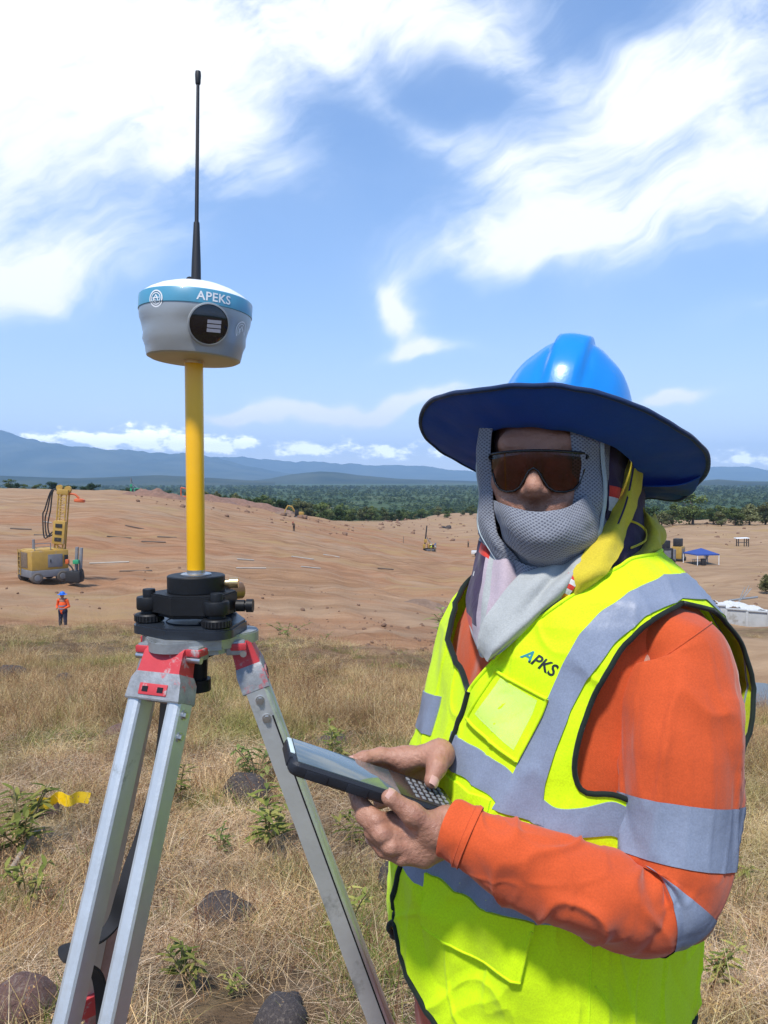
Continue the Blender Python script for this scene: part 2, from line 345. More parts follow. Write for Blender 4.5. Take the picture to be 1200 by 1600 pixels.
def ground_material():
    m, nt, b = nodes('ground'); N = nt.nodes; L = nt.links
    b.inputs['Roughness'].default_value = .95; b.inputs['Specular IOR Level'].default_value = .1
    tc = N.new('ShaderNodeTexCoord'); at = N.new('ShaderNodeAttribute'); at.attribute_name = 'zone'
    sp = N.new('ShaderNodeSeparateColor'); L.new(at.outputs['Color'], sp.inputs[0])
    def noise(sx, sy, s, d=6, r=.6, rot=0.):
        mp = N.new('ShaderNodeMapping'); mp.inputs['Scale'].default_value = (sx, sy, 1); mp.inputs['Rotation'].default_value = (0, 0, rot); L.new(tc.outputs['Object'], mp.inputs[0])
        n = N.new('ShaderNodeTexNoise'); n.inputs['Scale'].default_value = s; n.inputs['Detail'].default_value = d; n.inputs['Roughness'].default_value = r
        L.new(mp.outputs[0], n.inputs['Vector']); return n.outputs['Fac']
    def ramp(f, stops):
        r = N.new('ShaderNodeValToRGB'); L.new(f, r.inputs[0]); e = r.color_ramp.elements
        while len(e) < len(stops): e.new(.5)
        for q, (p, c) in zip(e, stops): q.position = p; q.color = (*c, 1)
        return r.outputs[0]
    def mix(f, a, c, mode='MIX'):
        x = N.new('ShaderNodeMix'); x.data_type = 'RGBA'; x.blend_type = mode
        for i, v in ((0, f), (6, a), (7, c)):
            if isinstance(v, tuple): x.inputs[i].default_value = (*v, 1)
            elif isinstance(v, (int, float)): x.inputs[i].default_value = v
            else: L.new(v, x.inputs[i])
        return x.outputs[2]
    # bare earth: ochre and brick-red subsoil dragged about by machines
    big = noise(.5, 1.0, .05, 4); mid = noise(.22, 1, .55, 7, .62, .10); trk = noise(.10, 1, 1.1, 5, .6, -.12); fin = noise(1, 1, 5, 6, .7)
    c1 = ramp(mid, [(.28, (0.199, 0.106, 0.052)), (.45, (0.312, 0.176, 0.090)), (.60, (0.398, 0.237, 0.130)), (.75, (0.500, 0.328, 0.197))])
    c2 = ramp(mid, [(.28, (0.227, 0.106, 0.050)), (.5, (0.353, 0.176, 0.087)), (.75, (0.455, 0.252, 0.138))])
    dirt = mix(ramp(big, [(.42, (0, 0, 0)), (.58, (1, 1, 1))]), c1, c2)
    dirt = mix(ramp(trk, [(.56, (0, 0, 0)), (.72, (.6, .6, .6))]), dirt, (0.524, 0.348, 0.210))
    dirt = mix(ramp(noise(.16, 1, .9, 5, .65, .05), [(.60, (0, 0, 0)), (.72, (.7, .7, .7))]), dirt, (0.125, 0.069, 0.035))
    dirt = mix(ramp(fin, [(.3, (.55, .55, .55)), (.7, (0, 0, 0))]), dirt, (0.193, 0.109, 0.065))
    # the dusty grey-tan ground of the right-hand field and plateau
    grey = ramp(mid, [(.3, (0.239, 0.151, 0.087)), (.55, (0.353, 0.237, 0.142)), (.75, (0.443, 0.312, 0.197))])
    dirt = mix(ramp(noise(.35, 1, .16, 5, .6, -.2), [(.50, (0, 0, 0)), (.62, (.55, .55, .55))]), dirt, mix(.5, grey, (.33, .255, .18)))
    dirt = mix(sp.outputs['Blue'], dirt, grey)
    dirt = mix(ramp(noise(.6, 1, .085, 7, .66, .3), [(.54, (0, 0, 0)), (.66, (.75, .75, .75))]), dirt, (0.341, 0.227, 0.103))
    # earth under the dry grass
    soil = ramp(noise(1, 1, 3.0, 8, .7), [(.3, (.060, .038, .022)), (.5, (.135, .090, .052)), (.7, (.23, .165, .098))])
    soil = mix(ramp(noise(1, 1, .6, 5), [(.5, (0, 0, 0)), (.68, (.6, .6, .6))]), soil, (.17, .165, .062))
    far = ramp(noise(1, 1, .012, 8, .65), [(.35, (.030, .055, .022)), (.5, (.05, .082, .032)), (.63, (.085, .11, .05)), (.72, (.30, .27, .19)), (.8, (.36, .33, .27))])
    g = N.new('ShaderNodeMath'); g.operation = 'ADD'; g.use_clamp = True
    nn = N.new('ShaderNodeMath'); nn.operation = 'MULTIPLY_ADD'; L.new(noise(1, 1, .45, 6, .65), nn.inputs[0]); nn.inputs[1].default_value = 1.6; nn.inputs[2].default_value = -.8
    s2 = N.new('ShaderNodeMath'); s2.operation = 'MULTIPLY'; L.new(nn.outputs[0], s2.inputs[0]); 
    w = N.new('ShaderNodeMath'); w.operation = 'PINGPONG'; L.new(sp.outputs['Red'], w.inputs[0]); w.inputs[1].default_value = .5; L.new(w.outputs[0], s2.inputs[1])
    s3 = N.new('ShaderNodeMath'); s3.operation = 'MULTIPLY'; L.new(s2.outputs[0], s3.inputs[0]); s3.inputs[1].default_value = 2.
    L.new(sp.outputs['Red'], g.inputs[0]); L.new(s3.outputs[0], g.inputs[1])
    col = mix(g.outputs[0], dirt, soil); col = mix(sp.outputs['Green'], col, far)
    L.new(col, b.inputs['Base Color'])
    bp = N.new('ShaderNodeBump'); bp.inputs['Strength'].default_value = .8; bp.inputs['Distance'].default_value = .12
    ad = N.new('ShaderNodeMath'); ad.operation = 'ADD'; L.new(mid, ad.inputs[0]); L.new(fin, ad.inputs[1]); L.new(ad.outputs[0], bp.inputs['Height']); L.new(bp.outputs[0], b.inputs['Normal'])
    return m
M_GROUND = ground_material()
GRASS_END = 30.0
def grass_edge(x, y):
    """how much dry grass grows here, 0..1"""
    px = 600 + FPX * x / np.maximum(y, .5)
    end = np.interp(px, [-200, 0, 250, 420, 600, 720, 1000, 1200, 1500], [36, 35, 30, 23, 20, 22, 24, 26.0, 26])
    end = end + 2.2 * _n3(x / 5, y / 5)
    g = np.clip((end - y) / 5 + .5, 0, 1)
    # a strip of dry grass below the concrete wall
    strip = np.clip(1 - np.abs(y - 40.5) / 3.0, 0, 1) * np.clip((px - 950) / 60, 0, 1)
    return np.maximum(g, strip * .8)
def build_ground():
    azs = np.unique(np.round(np.concatenate([np.arange(-180, -40, 4.0), np.arange(-40, 40.01, .17), np.arange(40, 181, 4.0)]), 4)); azs = azs[azs < 180]
    rs = np.concatenate([[0.0], np.geomspace(.5, 20500, 430)])
    A, Rr = np.meshgrid(np.radians(azs), rs, indexing='ij'); X = Rr * np.sin(A); Y = Rr * np.cos(A); Z = hgt(X, Y)
    rise = np.clip((Rr - 2500) / 6000, 0, 1); Z = Z + 0 * rise
    na, nr = A.shape; V = np.stack([X, Y, Z], -1).reshape(-1, 3)
    idx = np.arange(na * nr).reshape(na, nr); nx = np.roll(idx, -1, 0)
    F = np.stack([idx[:, :-1], nx[:, :-1], nx[:, 1:], idx[:, 1:]], -1).reshape(-1, 4)
    o = npmesh('ground', V, F[:, ::-1], M_GROUND); tag(o, kind='structure')
    px = 600 + FPX * X / np.maximum(Y, .5)
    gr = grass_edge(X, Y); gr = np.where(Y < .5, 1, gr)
    edge = np.interp(px, [-200, 0, 200, 330, 460, 600, 700, 1080, 1300], [290, 280, 245, 225, 235, 330, 520, 300, 300])
    far = np.clip((Rr - edge) / 40, 0, 1); far = np.where(Y < 0, np.clip((Rr - 260) / 40, 0, 1), far)
    grey = np.clip((px - 700) / 250, 0, 1) * .9 + .6 * np.clip((500 - px) / 300, 0, 1) * np.clip((Rr - 110) / 60, 0, 1) + .75 * np.clip((Rr - 210) / 60, 0, 1)
    grey += .55 * np.exp(-((Y - 40) / 8) ** 2) * (.6 + .4 * _n1(X / 9, Y / 9))
    c = np.stack([gr, far, np.clip(grey, 0, 1), np.ones_like(gr)], -1).reshape(-1, 4).astype(np.float32)
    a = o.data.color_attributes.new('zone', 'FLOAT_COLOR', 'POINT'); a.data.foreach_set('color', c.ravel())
    return o
build_ground()

# pond
def build_pond():
    m, nt, b = nodes('pond_water'); b.inputs['Base Color'].default_value = (.13, .135, .12, 1); b.inputs['Roughness'].default_value = .12; b.inputs['IOR'].default_value = 1.33
    n = nt.nodes.new('ShaderNodeTexNoise'); n.inputs['Scale'].default_value = 5; bp = nt.nodes.new('ShaderNodeBump'); bp.inputs['Distance'].default_value = .02
    nt.links.new(n.outputs['Fac'], bp.inputs['Height']); nt.links.new(bp.outputs[0], b.inputs['Normal'])
    z = CZ - 8.38; V = []; n_ = 64
    for k in range(n_):
        a = 2 * math.pi * k / n_; V.append((17.2 + 7.5 * math.cos(a), 30.2 + 3.6 * math.sin(a), z))
    o = mk('pond', V, [tuple(range(n_))], m); tag(o, kind='structure')
build_pond()

# ------------------------------------------------------------------ mountains on the horizon
def mountains():
    m, nt, b = nodes('mountain_slopes'); b.inputs['Roughness'].default_value = 1; b.inputs['Specular IOR Level'].default_value = 0
    tc = nt.nodes.new('ShaderNodeTexCoord'); n = nt.nodes.new('ShaderNodeTexNoise'); n.inputs['Scale'].default_value = .0018; n.inputs['Detail'].default_value = 8
    nt.links.new(tc.outputs['Object'], n.inputs['Vector']); r = nt.nodes.new('ShaderNodeValToRGB'); nt.links.new(n.outputs['Fac'], r.inputs[0])
    r.color_ramp.elements[0].position = .35; r.color_ramp.elements[0].color = (.022, .036, .024, 1); r.color_ramp.elements[1].position = .7; r.color_ramp.elements[1].color = (.075, .085, .055, 1)
    nt.links.new(r.outputs[0], b.inputs['Base Color'])
    def ridge(name, dist, depth, prof, seed, rough, back=True):
        n1, n2, n3 = SN(seed, 18), SN(seed + 1, 18), SN(seed + 2, 20)
        pxs = np.linspace(prof[0][0], prof[-1][0], 360); tops = np.interp(pxs, [p[0] for p in prof], [p[1] for p in prof])
        k = np.hanning(9); k /= k.sum(); tops = np.convolve(np.pad(tops, 4, mode='edge'), k, 'valid')
        ts = np.linspace(-1, 1, 46); V = []
        for t in ts:
            d = dist + t * depth; x = (pxs - 600) / FPX * d
            h = np.maximum(0, (HOR - tops) / FPX * dist + 46)
            env = np.clip(1 - abs(t), 0, 1) ** .85
            k_ = h * env * (1 + rough * .22 * n1(x / 2600 * 12000 / dist, d / 2600) * (abs(t) > .0)) + rough * h * .10 * env * n2(x / 800, d / 800) + rough * h * .05 * n3(x / 260, d / 300) * env
            V.append(np.stack([x, np.full_like(x, d), k_ - 46], -1))
        V = np.array(V); na, nr = V.shape[:2]; idx = np.arange(na * nr).reshape(na, nr)
        F = np.stack([idx[:-1, :-1], idx[:-1, 1:], idx[1:, 1:], idx[1:, :-1]], -1).reshape(-1, 4)
        tag(npmesh(name, V.reshape(-1, 3), F, m), kind='structure')
    ridge('mountain_range', 13500, 3200, [(-900, 700), (-500, 675), (-150, 690), (0, 683), (60, 689), (130, 696), (200, 700), (250, 704), (290, 708), (330, 716), (380, 726), (440, 738), (520, 746), (600, 752)], 11, .55)
    ridge('mountain_range', 17500, 2600, [(150, 752), (250, 728), (330, 713), (400, 716), (460, 722), (520, 723), (580, 726), (640, 729), (700, 733), (760, 738), (850, 738), (950, 735), (1040, 732), (1110, 731), (1150, 728), (1200, 734), (1300, 730), (1500, 722), (1900, 730)], 21, .5)
    ridge('hill', 7200, 1100, [(385, 752), (420, 748), (455, 741), (480, 737), (500, 735), (525, 737), (560, 742), (620, 747), (680, 750), (760, 752)], 31, .35)
    ridge('hill', 5600, 900, [(-700, 748), (-200, 744), (0, 742), (120, 746), (250, 743), (330, 747), (430, 752)], 41, .3)
    ridge('hill', 5200, 700, [(960, 756), (1040, 752), (1100, 750), (1120, 748), (1160, 751), (1230, 752), (1400, 749), (1500, 756)], 51, .3)
mountains()

# air: one closed box of thin pale haze around everything under the sky
def haze():
    m = bpy.data.materials.new('haze'); m.use_nodes = True; nt = m.node_tree; nt.nodes.clear()
    out = nt.nodes.new('ShaderNodeOutputMaterial'); v = nt.nodes.new('ShaderNodeVolumePrincipled')
    v.inputs['Color'].default_value = (.45, .68, 1, 1); v.inputs['Density'].default_value = 7.0e-5; v.inputs['Anisotropy'].default_value = .0
    nt.links.new(v.outputs[0], out.inputs['Volume'])
    V, F = boxvf((43000, 43000, 1010)); o = mk('haze', [q + Vector((0, 0, 1010 / 2 - 60)) for q in V], F, m, smooth=False); tag(o, 'thin pale haze veiling the far hills', 'haze', kind='stuff')
haze()
# ------------------------------------------------------------------ materials for the instrument
M_ALU = pbr('brushed_aluminium', (.60, .62, .62), .42, .6, var=(14, .10), bump=(60, .0006), grime=(9, (.34, .35, .33), .36))
M_CASTALU = pbr('cast_aluminium', (.36, .375, .375), .5, .6, var=(40, .16), bump=(220, .0006), grime=(30, (.22, .23, .22), .40))
M_REDWORN = pbr('worn_red_paint', (.52, .042, .050), .5, 0, var=(30, .12), bump=(150, .0004), grime=(34, (.42, .40, .39), .40))
M_GREYWORN = pbr('worn_grey_casting', (.30, .31, .32), .55, .45, var=(60, .3), bump=(160, .0009), grime=(42, (.56, .12, .13), .40))
M_BLACK = pbr('black_anodised', (.009, .010, .012), .5, 0, var=(30, .2), bump=(400, .0002), spec=.3)
M_BLACKBLUE = pbr('blue_black_plate', (.020, .026, .036), .34, .1, var=(20, .2), bump=(300, .0002))
M_RUBBER = pbr('black_plastic', (.016, .016, .018), .5, bump=(500, .0002))
M_BRASS = pbr('brass', (.72, .50, .25), .32, .9, var=(80, .1))
M_COPPER = pbr('bronze_knob', (.30, .17, .09), .4, .7)
M_STEEL = pbr('steel', (.55, .55, .54), .33, .95, var=(80, .1))
M_YPOLE = pbr('yellow_lacquer', (.95, .50, .006), .35, 0, var=(7, .05), bump=(30, .0004), coat=.15)
M_WEB = pbr('black_webbing', (.012, .012, .014), .8, bump=(900, .0004))
M_WHITE = pbr('white_shell', (.80, .82, .83), .38, var=(12, .04), coat=.1)
M_SILVER = pbr('silver_grey_shell', (.37, .385, .385), .36, .35, var=(9, .06), bump=(700, .00012), coat=.1)
M_BAND = pbr('blue_band', (.075, .28, .41), .35, .0, var=(14, .15), coat=.1)
M_INKW = pbr('white_print', (.85, .87, .88), .5)
M_INKK = pbr('black_print', (.012, .014, .016), .5)
M_LENS = pbr('dark_glass', (.006, .006, .010), .06, 0, spec=.8)
M_LABEL = pbr('pale_label', (.42, .40, .43), .5)
M_UNDER = pbr('receiver_underside', (.50, .43, .34), .5, .2)

D0 = 1.10
def H(y): return U(306, y, D0).z
AX = U(306.5, 900, D0); AXX, AXY = AX.x, AX.y              # axis of the instrument
E_C = Vector((-AXX, -AXY, 0)).normalized(); E_R = Vector((-E_C.y, E_C.x, 0))   # towards the lens; right in the picture
if E_R.x < 0: E_R = -E_R
UP = Vector((0, 0, 1))
def PA(phi, r, z):
    a = R(phi); return Vector((AXX, AXY, z)) + (E_C * math.cos(a) + E_R * math.sin(a)) * r
def text_mesh(s, size=1.0, bold=0.0, spacing=1.0):
    c = bpy.data.curves.new('lettering', 'FONT'); c.body = s; c.size = size; c.offset = bold; c.resolution_u = 3; c.space_character = spacing
    o = bpy.data.objects.new('lettering', c); COL.objects.link(o); bpy.context.view_layer.update()
    me = bpy.data.meshes.new_from_object(o.evaluated_get(bpy.context.evaluated_depsgraph_get()))
    bm = bmesh.new(); bm.from_mesh(me); bmesh.ops.triangulate(bm, faces=bm.faces)
    for _ in range(2): bmesh.ops.subdivide_edges(bm, edges=[e for e in bm.edges if e.calc_length() > size * .18], cuts=1); bmesh.ops.triangulate(bm, faces=bm.faces)
    bm.verts.index_update(); V = [v.co.copy() for v in bm.verts]; F = [tuple(v.index for v in f.verts) for f in bm.faces]; bm.free()
    bpy.data.objects.remove(o); xs = [v.x for v in V]; ys = [v.y for v in V]; x0, x1, y0, y1 = min(xs), max(xs), min(ys), max(ys)
    return [((v.x - x0) / (x1 - x0), (v.y - y0) / (y1 - y0)) for v in V], F, (x1 - x0) / (y1 - y0)

# ------------------------------------------------------------------ tripod
HEAD_TOP = H(985); HEAD_BOT = H(1006)
def rtri(rad, corner, az0, n=10, bulge=.10):
    """rounded triangle, corners towards az0 + 0/120/240 (degrees, from towards-the-lens, clockwise to the right)"""
    P = []
    for k in range(3):
        c = R(az0 + 120 * k); cx, cy = (rad - corner) * math.cos(c), (rad - corner) * math.sin(c)
        for i in range(n + 1):
            a = c + R(-60 + 120 * i / n); P.append((cx + corner * math.cos(a), cy + corner * math.sin(a)))
        c2 = R(az0 + 120 * k + 60); q = (rad - corner) * .5 + corner + bulge * rad
        P.append((q * math.cos(c2), q * math.sin(c2)))
    return P
def TA(x, y, z): return Vector((AXX, AXY, z)) + E_C * x + E_R * y
def build_tripod():
    T = root('survey_tripod', (AXX, AXY, 0), 'worn aluminium survey tripod with red hinges standing in dry grass', 'tripod')
    hs = []
    for ang in (249.5, 9.5, 134.0):
        hs.append(Vector((math.cos(R(ang)), math.sin(R(ang)), 0)))
    az_of = lambda h: math.degrees(math.atan2(h.dot(E_R), h.dot(E_C)))
    a0 = az_of(hs[0])
    m = MB()
    m.add(*prism(rtri(.088, .034, a0, bulge=.17), HEAD_BOT + .004, HEAD_TOP - .002, TA))
    m.add(*prism(rtri(.0865, .034, a0, bulge=.17), HEAD_TOP - .002, HEAD_TOP, TA))
    m.add(*prism(rtri(.079, .030, a0, bulge=.15), HEAD_BOT - .004, HEAD_BOT + .004, TA))
    m.build('head_plate', M_CASTALU, T, autos=30)
    mm = MB(); mm.cyl((AXX, AXY, HEAD_BOT), (AXX, AXY, H(1072)), .016, .014, 20); mm.cyl((AXX, AXY, HEAD_BOT - .004), (AXX, AXY, HEAD_BOT - .016), .030, .026, 20)
    mm.cyl((AXX, AXY, H(1060)), (AXX, AXY, H(1078)), .0195, .0195, 20); mm.build('centre_screw', M_BLACK, T)
    for li, h in enumerate(hs):
        piv = Vector((AXX, AXY, HEAD_BOT - .004)) + h * .066
        a = (h * (.345 if li == 1 else .41) - UP).normalized(); t = Vector((-h.y, h.x, 0)); n = t.cross(a).normalized()
        if n.dot(h) < 0: n = -n
        # slope: n is the outward face normal
        B = Matrix((t, n, a)).transposed()
        def at(u, v, w): return piv + t * u + n * v + a * w
        # fixed yoke under the plate
        for s in (-1, 1):
            y = MB(); y.box(piv + t * (s * .041) + UP * .006 - h * .010, (.017, .026, .020), Matrix((t, h, UP)).transposed(), bevel=.003); y.build('yoke', M_CASTALU, T)
        y = MB(); y.box(piv + UP * .008 - h * .006, (.104, .022, .010), Matrix((t, h, UP)).transposed(), bevel=.002); y.build('yoke_trim', M_REDWORN, T)
        b = MB(); b.cyl(at(-.052, 0, .002), at(.052, 0, .002), .0045, n=12); b.build('hinge_pin', M_STEEL, T)
        # red hinge block, widening down into the collar
        def loft(secs):
            V = []; F = []
            for (w, hw, v0, v1) in secs:
                V += [at(-hw, v0, w), at(hw, v0, w), at(hw, v1, w), at(-hw, v1, w)]
            for i in range(len(secs) - 1):
                for k in range(4): F.append((i * 4 + k, i * 4 + (k + 1) % 4, i * 4 + 4 + (k + 1) % 4, i * 4 + 4 + k))
            F.append((0, 3, 2, 1)); q = 4 * len(secs) - 4; F.append((q, q + 1, q + 2, q + 3)); return V, F
        hb = MB(); hb.add(*loft([(-.010, .030, -.013, .010), (-.004, .031, -.016, .014), (.020, .0325, -.018, .016), (.026, .034, -.018, .0165)])); blk = hb.build('hinge_block', M_REDWORN, T, autos=25)
        cb = MB(); cb.add(*loft([(.024, .034, -.019, .0172), (.034, .0395, -.021, .0185), (.059, .0425, -.021, .0185), (.061, .0415, -.020, .0175)])); col = cb.build('leg_collar', M_GREYWORN, T, autos=25)
        sl = MB(); sl.box(at(0, .0188, .047), (.044, .0022, .015), B, bevel=.0008); sl.build('slot_plate', M_REDWORN, col)
        sl = MB()
        for s in (-1, 1): sl.box(at(s * .012, .0198, .047), (.009, .0016, .007), B)
        sl.build('slot', M_BLACK, col)
        # rails: two aluminium channels
        for s in (-1, 1):
            r = MB()
            L0, L1 = .056, .72
            cu = s * .0315
            prof = [(-.0105, -.016), (.0105, -.016), (.0105, .010), (.0085, .0135), (.004, .0155), (-.004, .0155), (-.0085, .0135), (-.0105, .010)]
            prof = [(u * 1.0, v) for u, v in prof]; k = len(prof)
            V = []
            for w in (L0, L1): V += [at(cu + u, v, w) for u, v in prof]
            F = [(i, (i + 1) % k, k + (i + 1) % k, k + i) for i in range(k)] + [tuple(reversed(range(k))), tuple(range(k, 2 * k))]
            r.add(V, F)
            rail = r.build('rail', M_ALU, T, autos=20)
            if li == 1: g = MB(); g.box(at(cu + s * .0108, .0085, (L0 + L1) / 2 + .02), (.0012, .0022, L1 - L0 - .05), B); g.build('groove', M_BLACK, rail)
            for w in (.074, .102):
                bo = MB(); bo.cyl(at(cu + s * .0104, -.001, w), at(cu + s * .0124, -.001, w), .0062, n=18); bo.cyl(at(cu + s * .0124, -.001, w), at(cu + s * .0158, -.001, w), .0042, n=6); bo.build('bolt', M_STEEL, rail, autos=25)
        # sliding lower leg and clamp
        Lg = (piv.z + .01) / -a.z
        lo = MB(); lo.box(at(0, -.002, (.50 + Lg - .06) / 2), (.036, .020, Lg - .56), B, bevel=.002); lo.build('lower_leg', pbr('weathered_wood', (.36, .22, .18), .7, var=(30, .25), grime=(12, (.42, .06, .06), .40)) if li == 2 else M_ALU, T)
        cl = MB(); cl.box(at(0, 0, .735), (.098, .046, .055), B, bevel=.004); cl.build('clamp', M_REDWORN, T)
        kn = MB(); kn.cyl(at(0, .023, .735), at(0, .048, .735), .013, n=14); kn.box(at(0, .046, .735), (.05, .008, .014), B, bevel=.002); kn.build('clamp_knob', M_RUBBER, T)
        ft = MB(); ft.tube([at(0, -.002, Lg - .07), at(0, -.002, Lg - .03), at(0, -.002, Lg + .02)], [.018, .015, .002], 12); ft.box(at(0, .03, Lg - .05), (.03, .05, .006), B, bevel=.001); ft.build('foot', M_STEEL, T)
    # carrying strap hanging behind the near leg
    pts = [U(262, 1078, 1.12), U(258, 1130, 1.13), U(250, 1200, 1.13), U(238, 1250, 1.12), U(220, 1310, 1.10), U(203, 1355, 1.08), U(192, 1395, 1.07), U(178, 1440, 1.08), U(150, 1470, 1.06), U(112, 1478, 1.02), U(104, 1486, 1.0), U(118, 1500, .99), U(150, 1520, 1.02), U(160, 1580, 1.05), U(158, 1680, 1.08)]
    ribbon('strap', pts, .0105, .0018, M_WEB, T, Vector((.9, -.4, .1)))
def smooth_path(pts, k=6):
    P = [Vector(p) for p in pts]; out = []
    for i in range(len(P) - 1):
        p0 = P[max(i - 1, 0)]; p1 = P[i]; p2 = P[i + 1]; p3 = P[min(i + 2, len(P) - 1)]
        for j in range(k):
            t = j / k; out.append(.5 * ((2 * p1) + (p2 - p0) * t + (2 * p0 - 5 * p1 + 4 * p2 - p3) * t * t + (3 * p1 - p0 - 3 * p2 + p3) * t ** 3))
    out.append(P[-1]); return out
def ribbon(name, pts, hw, th, mat, parent, side):
    P = smooth_path(pts); V = []; F = []
    for i, p in enumerate(P):
        d = (P[min(i + 1, len(P) - 1)] - P[max(i - 1, 0)]).normalized(); s = (side - d * side.dot(d)).normalized(); nn = d.cross(s)
        V += [p - s * hw - nn * th, p + s * hw - nn * th, p + s * hw + nn * th, p - s * hw + nn * th]
    for i in range(len(P) - 1):
        for k in range(4): F.append((i * 4 + k, i * 4 + (k + 1) % 4, i * 4 + 4 + (k + 1) % 4, i * 4 + 4 + k))
    F += [(3, 2, 1, 0), tuple(len(V) - 4 + i for i in range(4))]
    return mk(name, V, F, mat, parent, autos=40)
build_tripod()

# ------------------------------------------------------------------ tribrach with its adapter
SCREW = (-96, 24, 144)
def build_tribrach():
    T = root('tribrach', (AXX, AXY, HEAD_TOP), 'black levelling tribrach with foot screws and brass lock knob on tripod head', 'tribrach')
    zb0, zb1 = HEAD_TOP + .0005, H(969)
    m = MB(); m.add(*prism(rtri(.087, .026, 24, bulge=.17), zb0, zb1 - .003, TA)); m.add(*prism(rtri(.0845, .025, 24, bulge=.17), zb1 - .003, zb1, TA))
    bp = m.build('base_plate', M_BLACKBLUE, T, autos=30)
    m = MB(); V, F = lathe((AXX, AXY, zb1), UP, [(.041, 0), (.042, .0012), (.043, 0)], 48); m.add(V, F[:-2]); m.build('ring_groove', M_BLACK, bp)
    m = MB(); m.lathe(PA(30, .026, zb1 - .001), UP, [(.0001, .0), (.011, .0), (.011, .0016), (.0001, .0016)], 24); m.build('centre_hole', M_BLACK, bp)
    # upper body: a rounded triangle with lugs
    z0, z1 = H(954), H(926)
    m = MB()
    m.add(*prism(rtri(.064, .026, 24, bulge=.20), z0 + .002, z1, TA)); m.add(*prism(rtri(.055, .024, 24, bulge=.25), z0 - .004, z0 + .002, TA))
    m.add(*prism(rtri(.0615, .026, 24, bulge=.20), z1, z1 + .002, TA))
    for s in SCREW:
        m.lathe(PA(s, .066, z0), UP, [(.0165, .004), (.0175, .006), (.0175, .020), (.0165, .022)], 24)
        m.box(PA(s, .052, (z0 + z1) / 2 - .001), (.030, .024, .018), Matrix.Rotation(math.atan2((PA(s, 1, 0) - PA(s, 0, 0)).y, (PA(s, 1, 0) - PA(s, 0, 0)).x), 3, 'Z'), bevel=.003)
    m.build('body', M_BLACK, T, autos=30)
    for s in SCREW:
        m = MB(); c = PA(s, .066, 0)
        def L(prof): m.lathe(Vector((c.x, c.y, 0)), UP, prof, 28)
        zt = H(955)
        L([(.008, zb1 - .0005), (.008, zt - .013), (.013, zt - .013), (.0195, zt - .0115), (.0200, zt - .003), (.0185, zt - .001), (.012, zt), (.0105, zt + .006)])
        L([(.0085, z0 + .020), (.0090, z0 + .031), (.0082, z0 + .033), (.001, z0 + .033)])
        kn = m.build('foot_screw', M_BLACK, T, autos=30)
        rb = MB()
        for k in range(26):
            a = 2 * math.pi * k / 26; p = Vector((c.x + .0202 * math.cos(a), c.y + .0202 * math.sin(a), zt - .007)); rb.box(p, (.0012, .0016, .008), Matrix.Rotation(a, 3, 'Z'))
        rb.build('knurling', M_RUBBER, kn, smooth=False)
    # clamp lever, vial and knobs on the right
    m = MB(); m.cyl(PA(75, .058, H(946)), PA(75, .070, H(946)), .0085, n=20); m.cyl(PA(75, .070, H(946)), PA(75, .0725, H(946)), .006, n=16); m.cyl(PA(75, .0725, H(946)), PA(75, .082, H(946)), .0095, n=24); m.build('plummet_eyepiece', M_BLACK, T)
    m = MB(); m.cyl(PA(118, .050, H(930)), PA(118, .074, H(930)), .0125, n=22); m.build('clamp_knob', M_COPPER, T)
    # adapter drum
    m = MB(); ra = .0408
    m.lathe((AXX, AXY, 0), UP, [(ra - .003, z1 + .001), (ra, z1 + .003), (ra, H(899.5)), (ra - .0015, H(898)), (.02, H(898))], 56); ad = m.build('adapter', M_BLACK, T, autos=30)
    m = MB(); m.lathe((AXX, AXY, 0), UP, [(.0215, H(898)), (.0215, H(897) + .0005), (.0195, H(895.5)), (.013, H(895)), (.013, H(890))], 40); m.build('flange', M_STEEL, ad, autos=30)
    m = MB(); z = H(911); m.cyl(PA(80, .039, z), PA(80, .0475, z), .0052, n=16); m.cyl(PA(80, .0475, z), PA(80, .060, z), .0075, n=20); m.build('lock_screw', M_BRASS, ad, autos=30)
build_tribrach()

# ------------------------------------------------------------------ extension pole
def build_pole():
    z0 = H(895) + .0; z1 = H(566)
    T = root('extension_pole', (AXX, AXY, z0), 'yellow extension pole rising from the black tribrach adapter', 'pole')
    m = MB(); m.lathe((AXX, AXY, 0), UP, [(.0126, z0), (.0129, z0 + .002), (.0129, z1 - .003), (.0126, z1 - .001)], 40); m.build('tube', M_YPOLE, T, autos=30)
    m = MB(); m.lathe((AXX, AXY, 0), UP, [(.0105, z1 - .004), (.0105, z1 + .006)], 28); m.build('collar', M_BRASS, T)
build_pole()

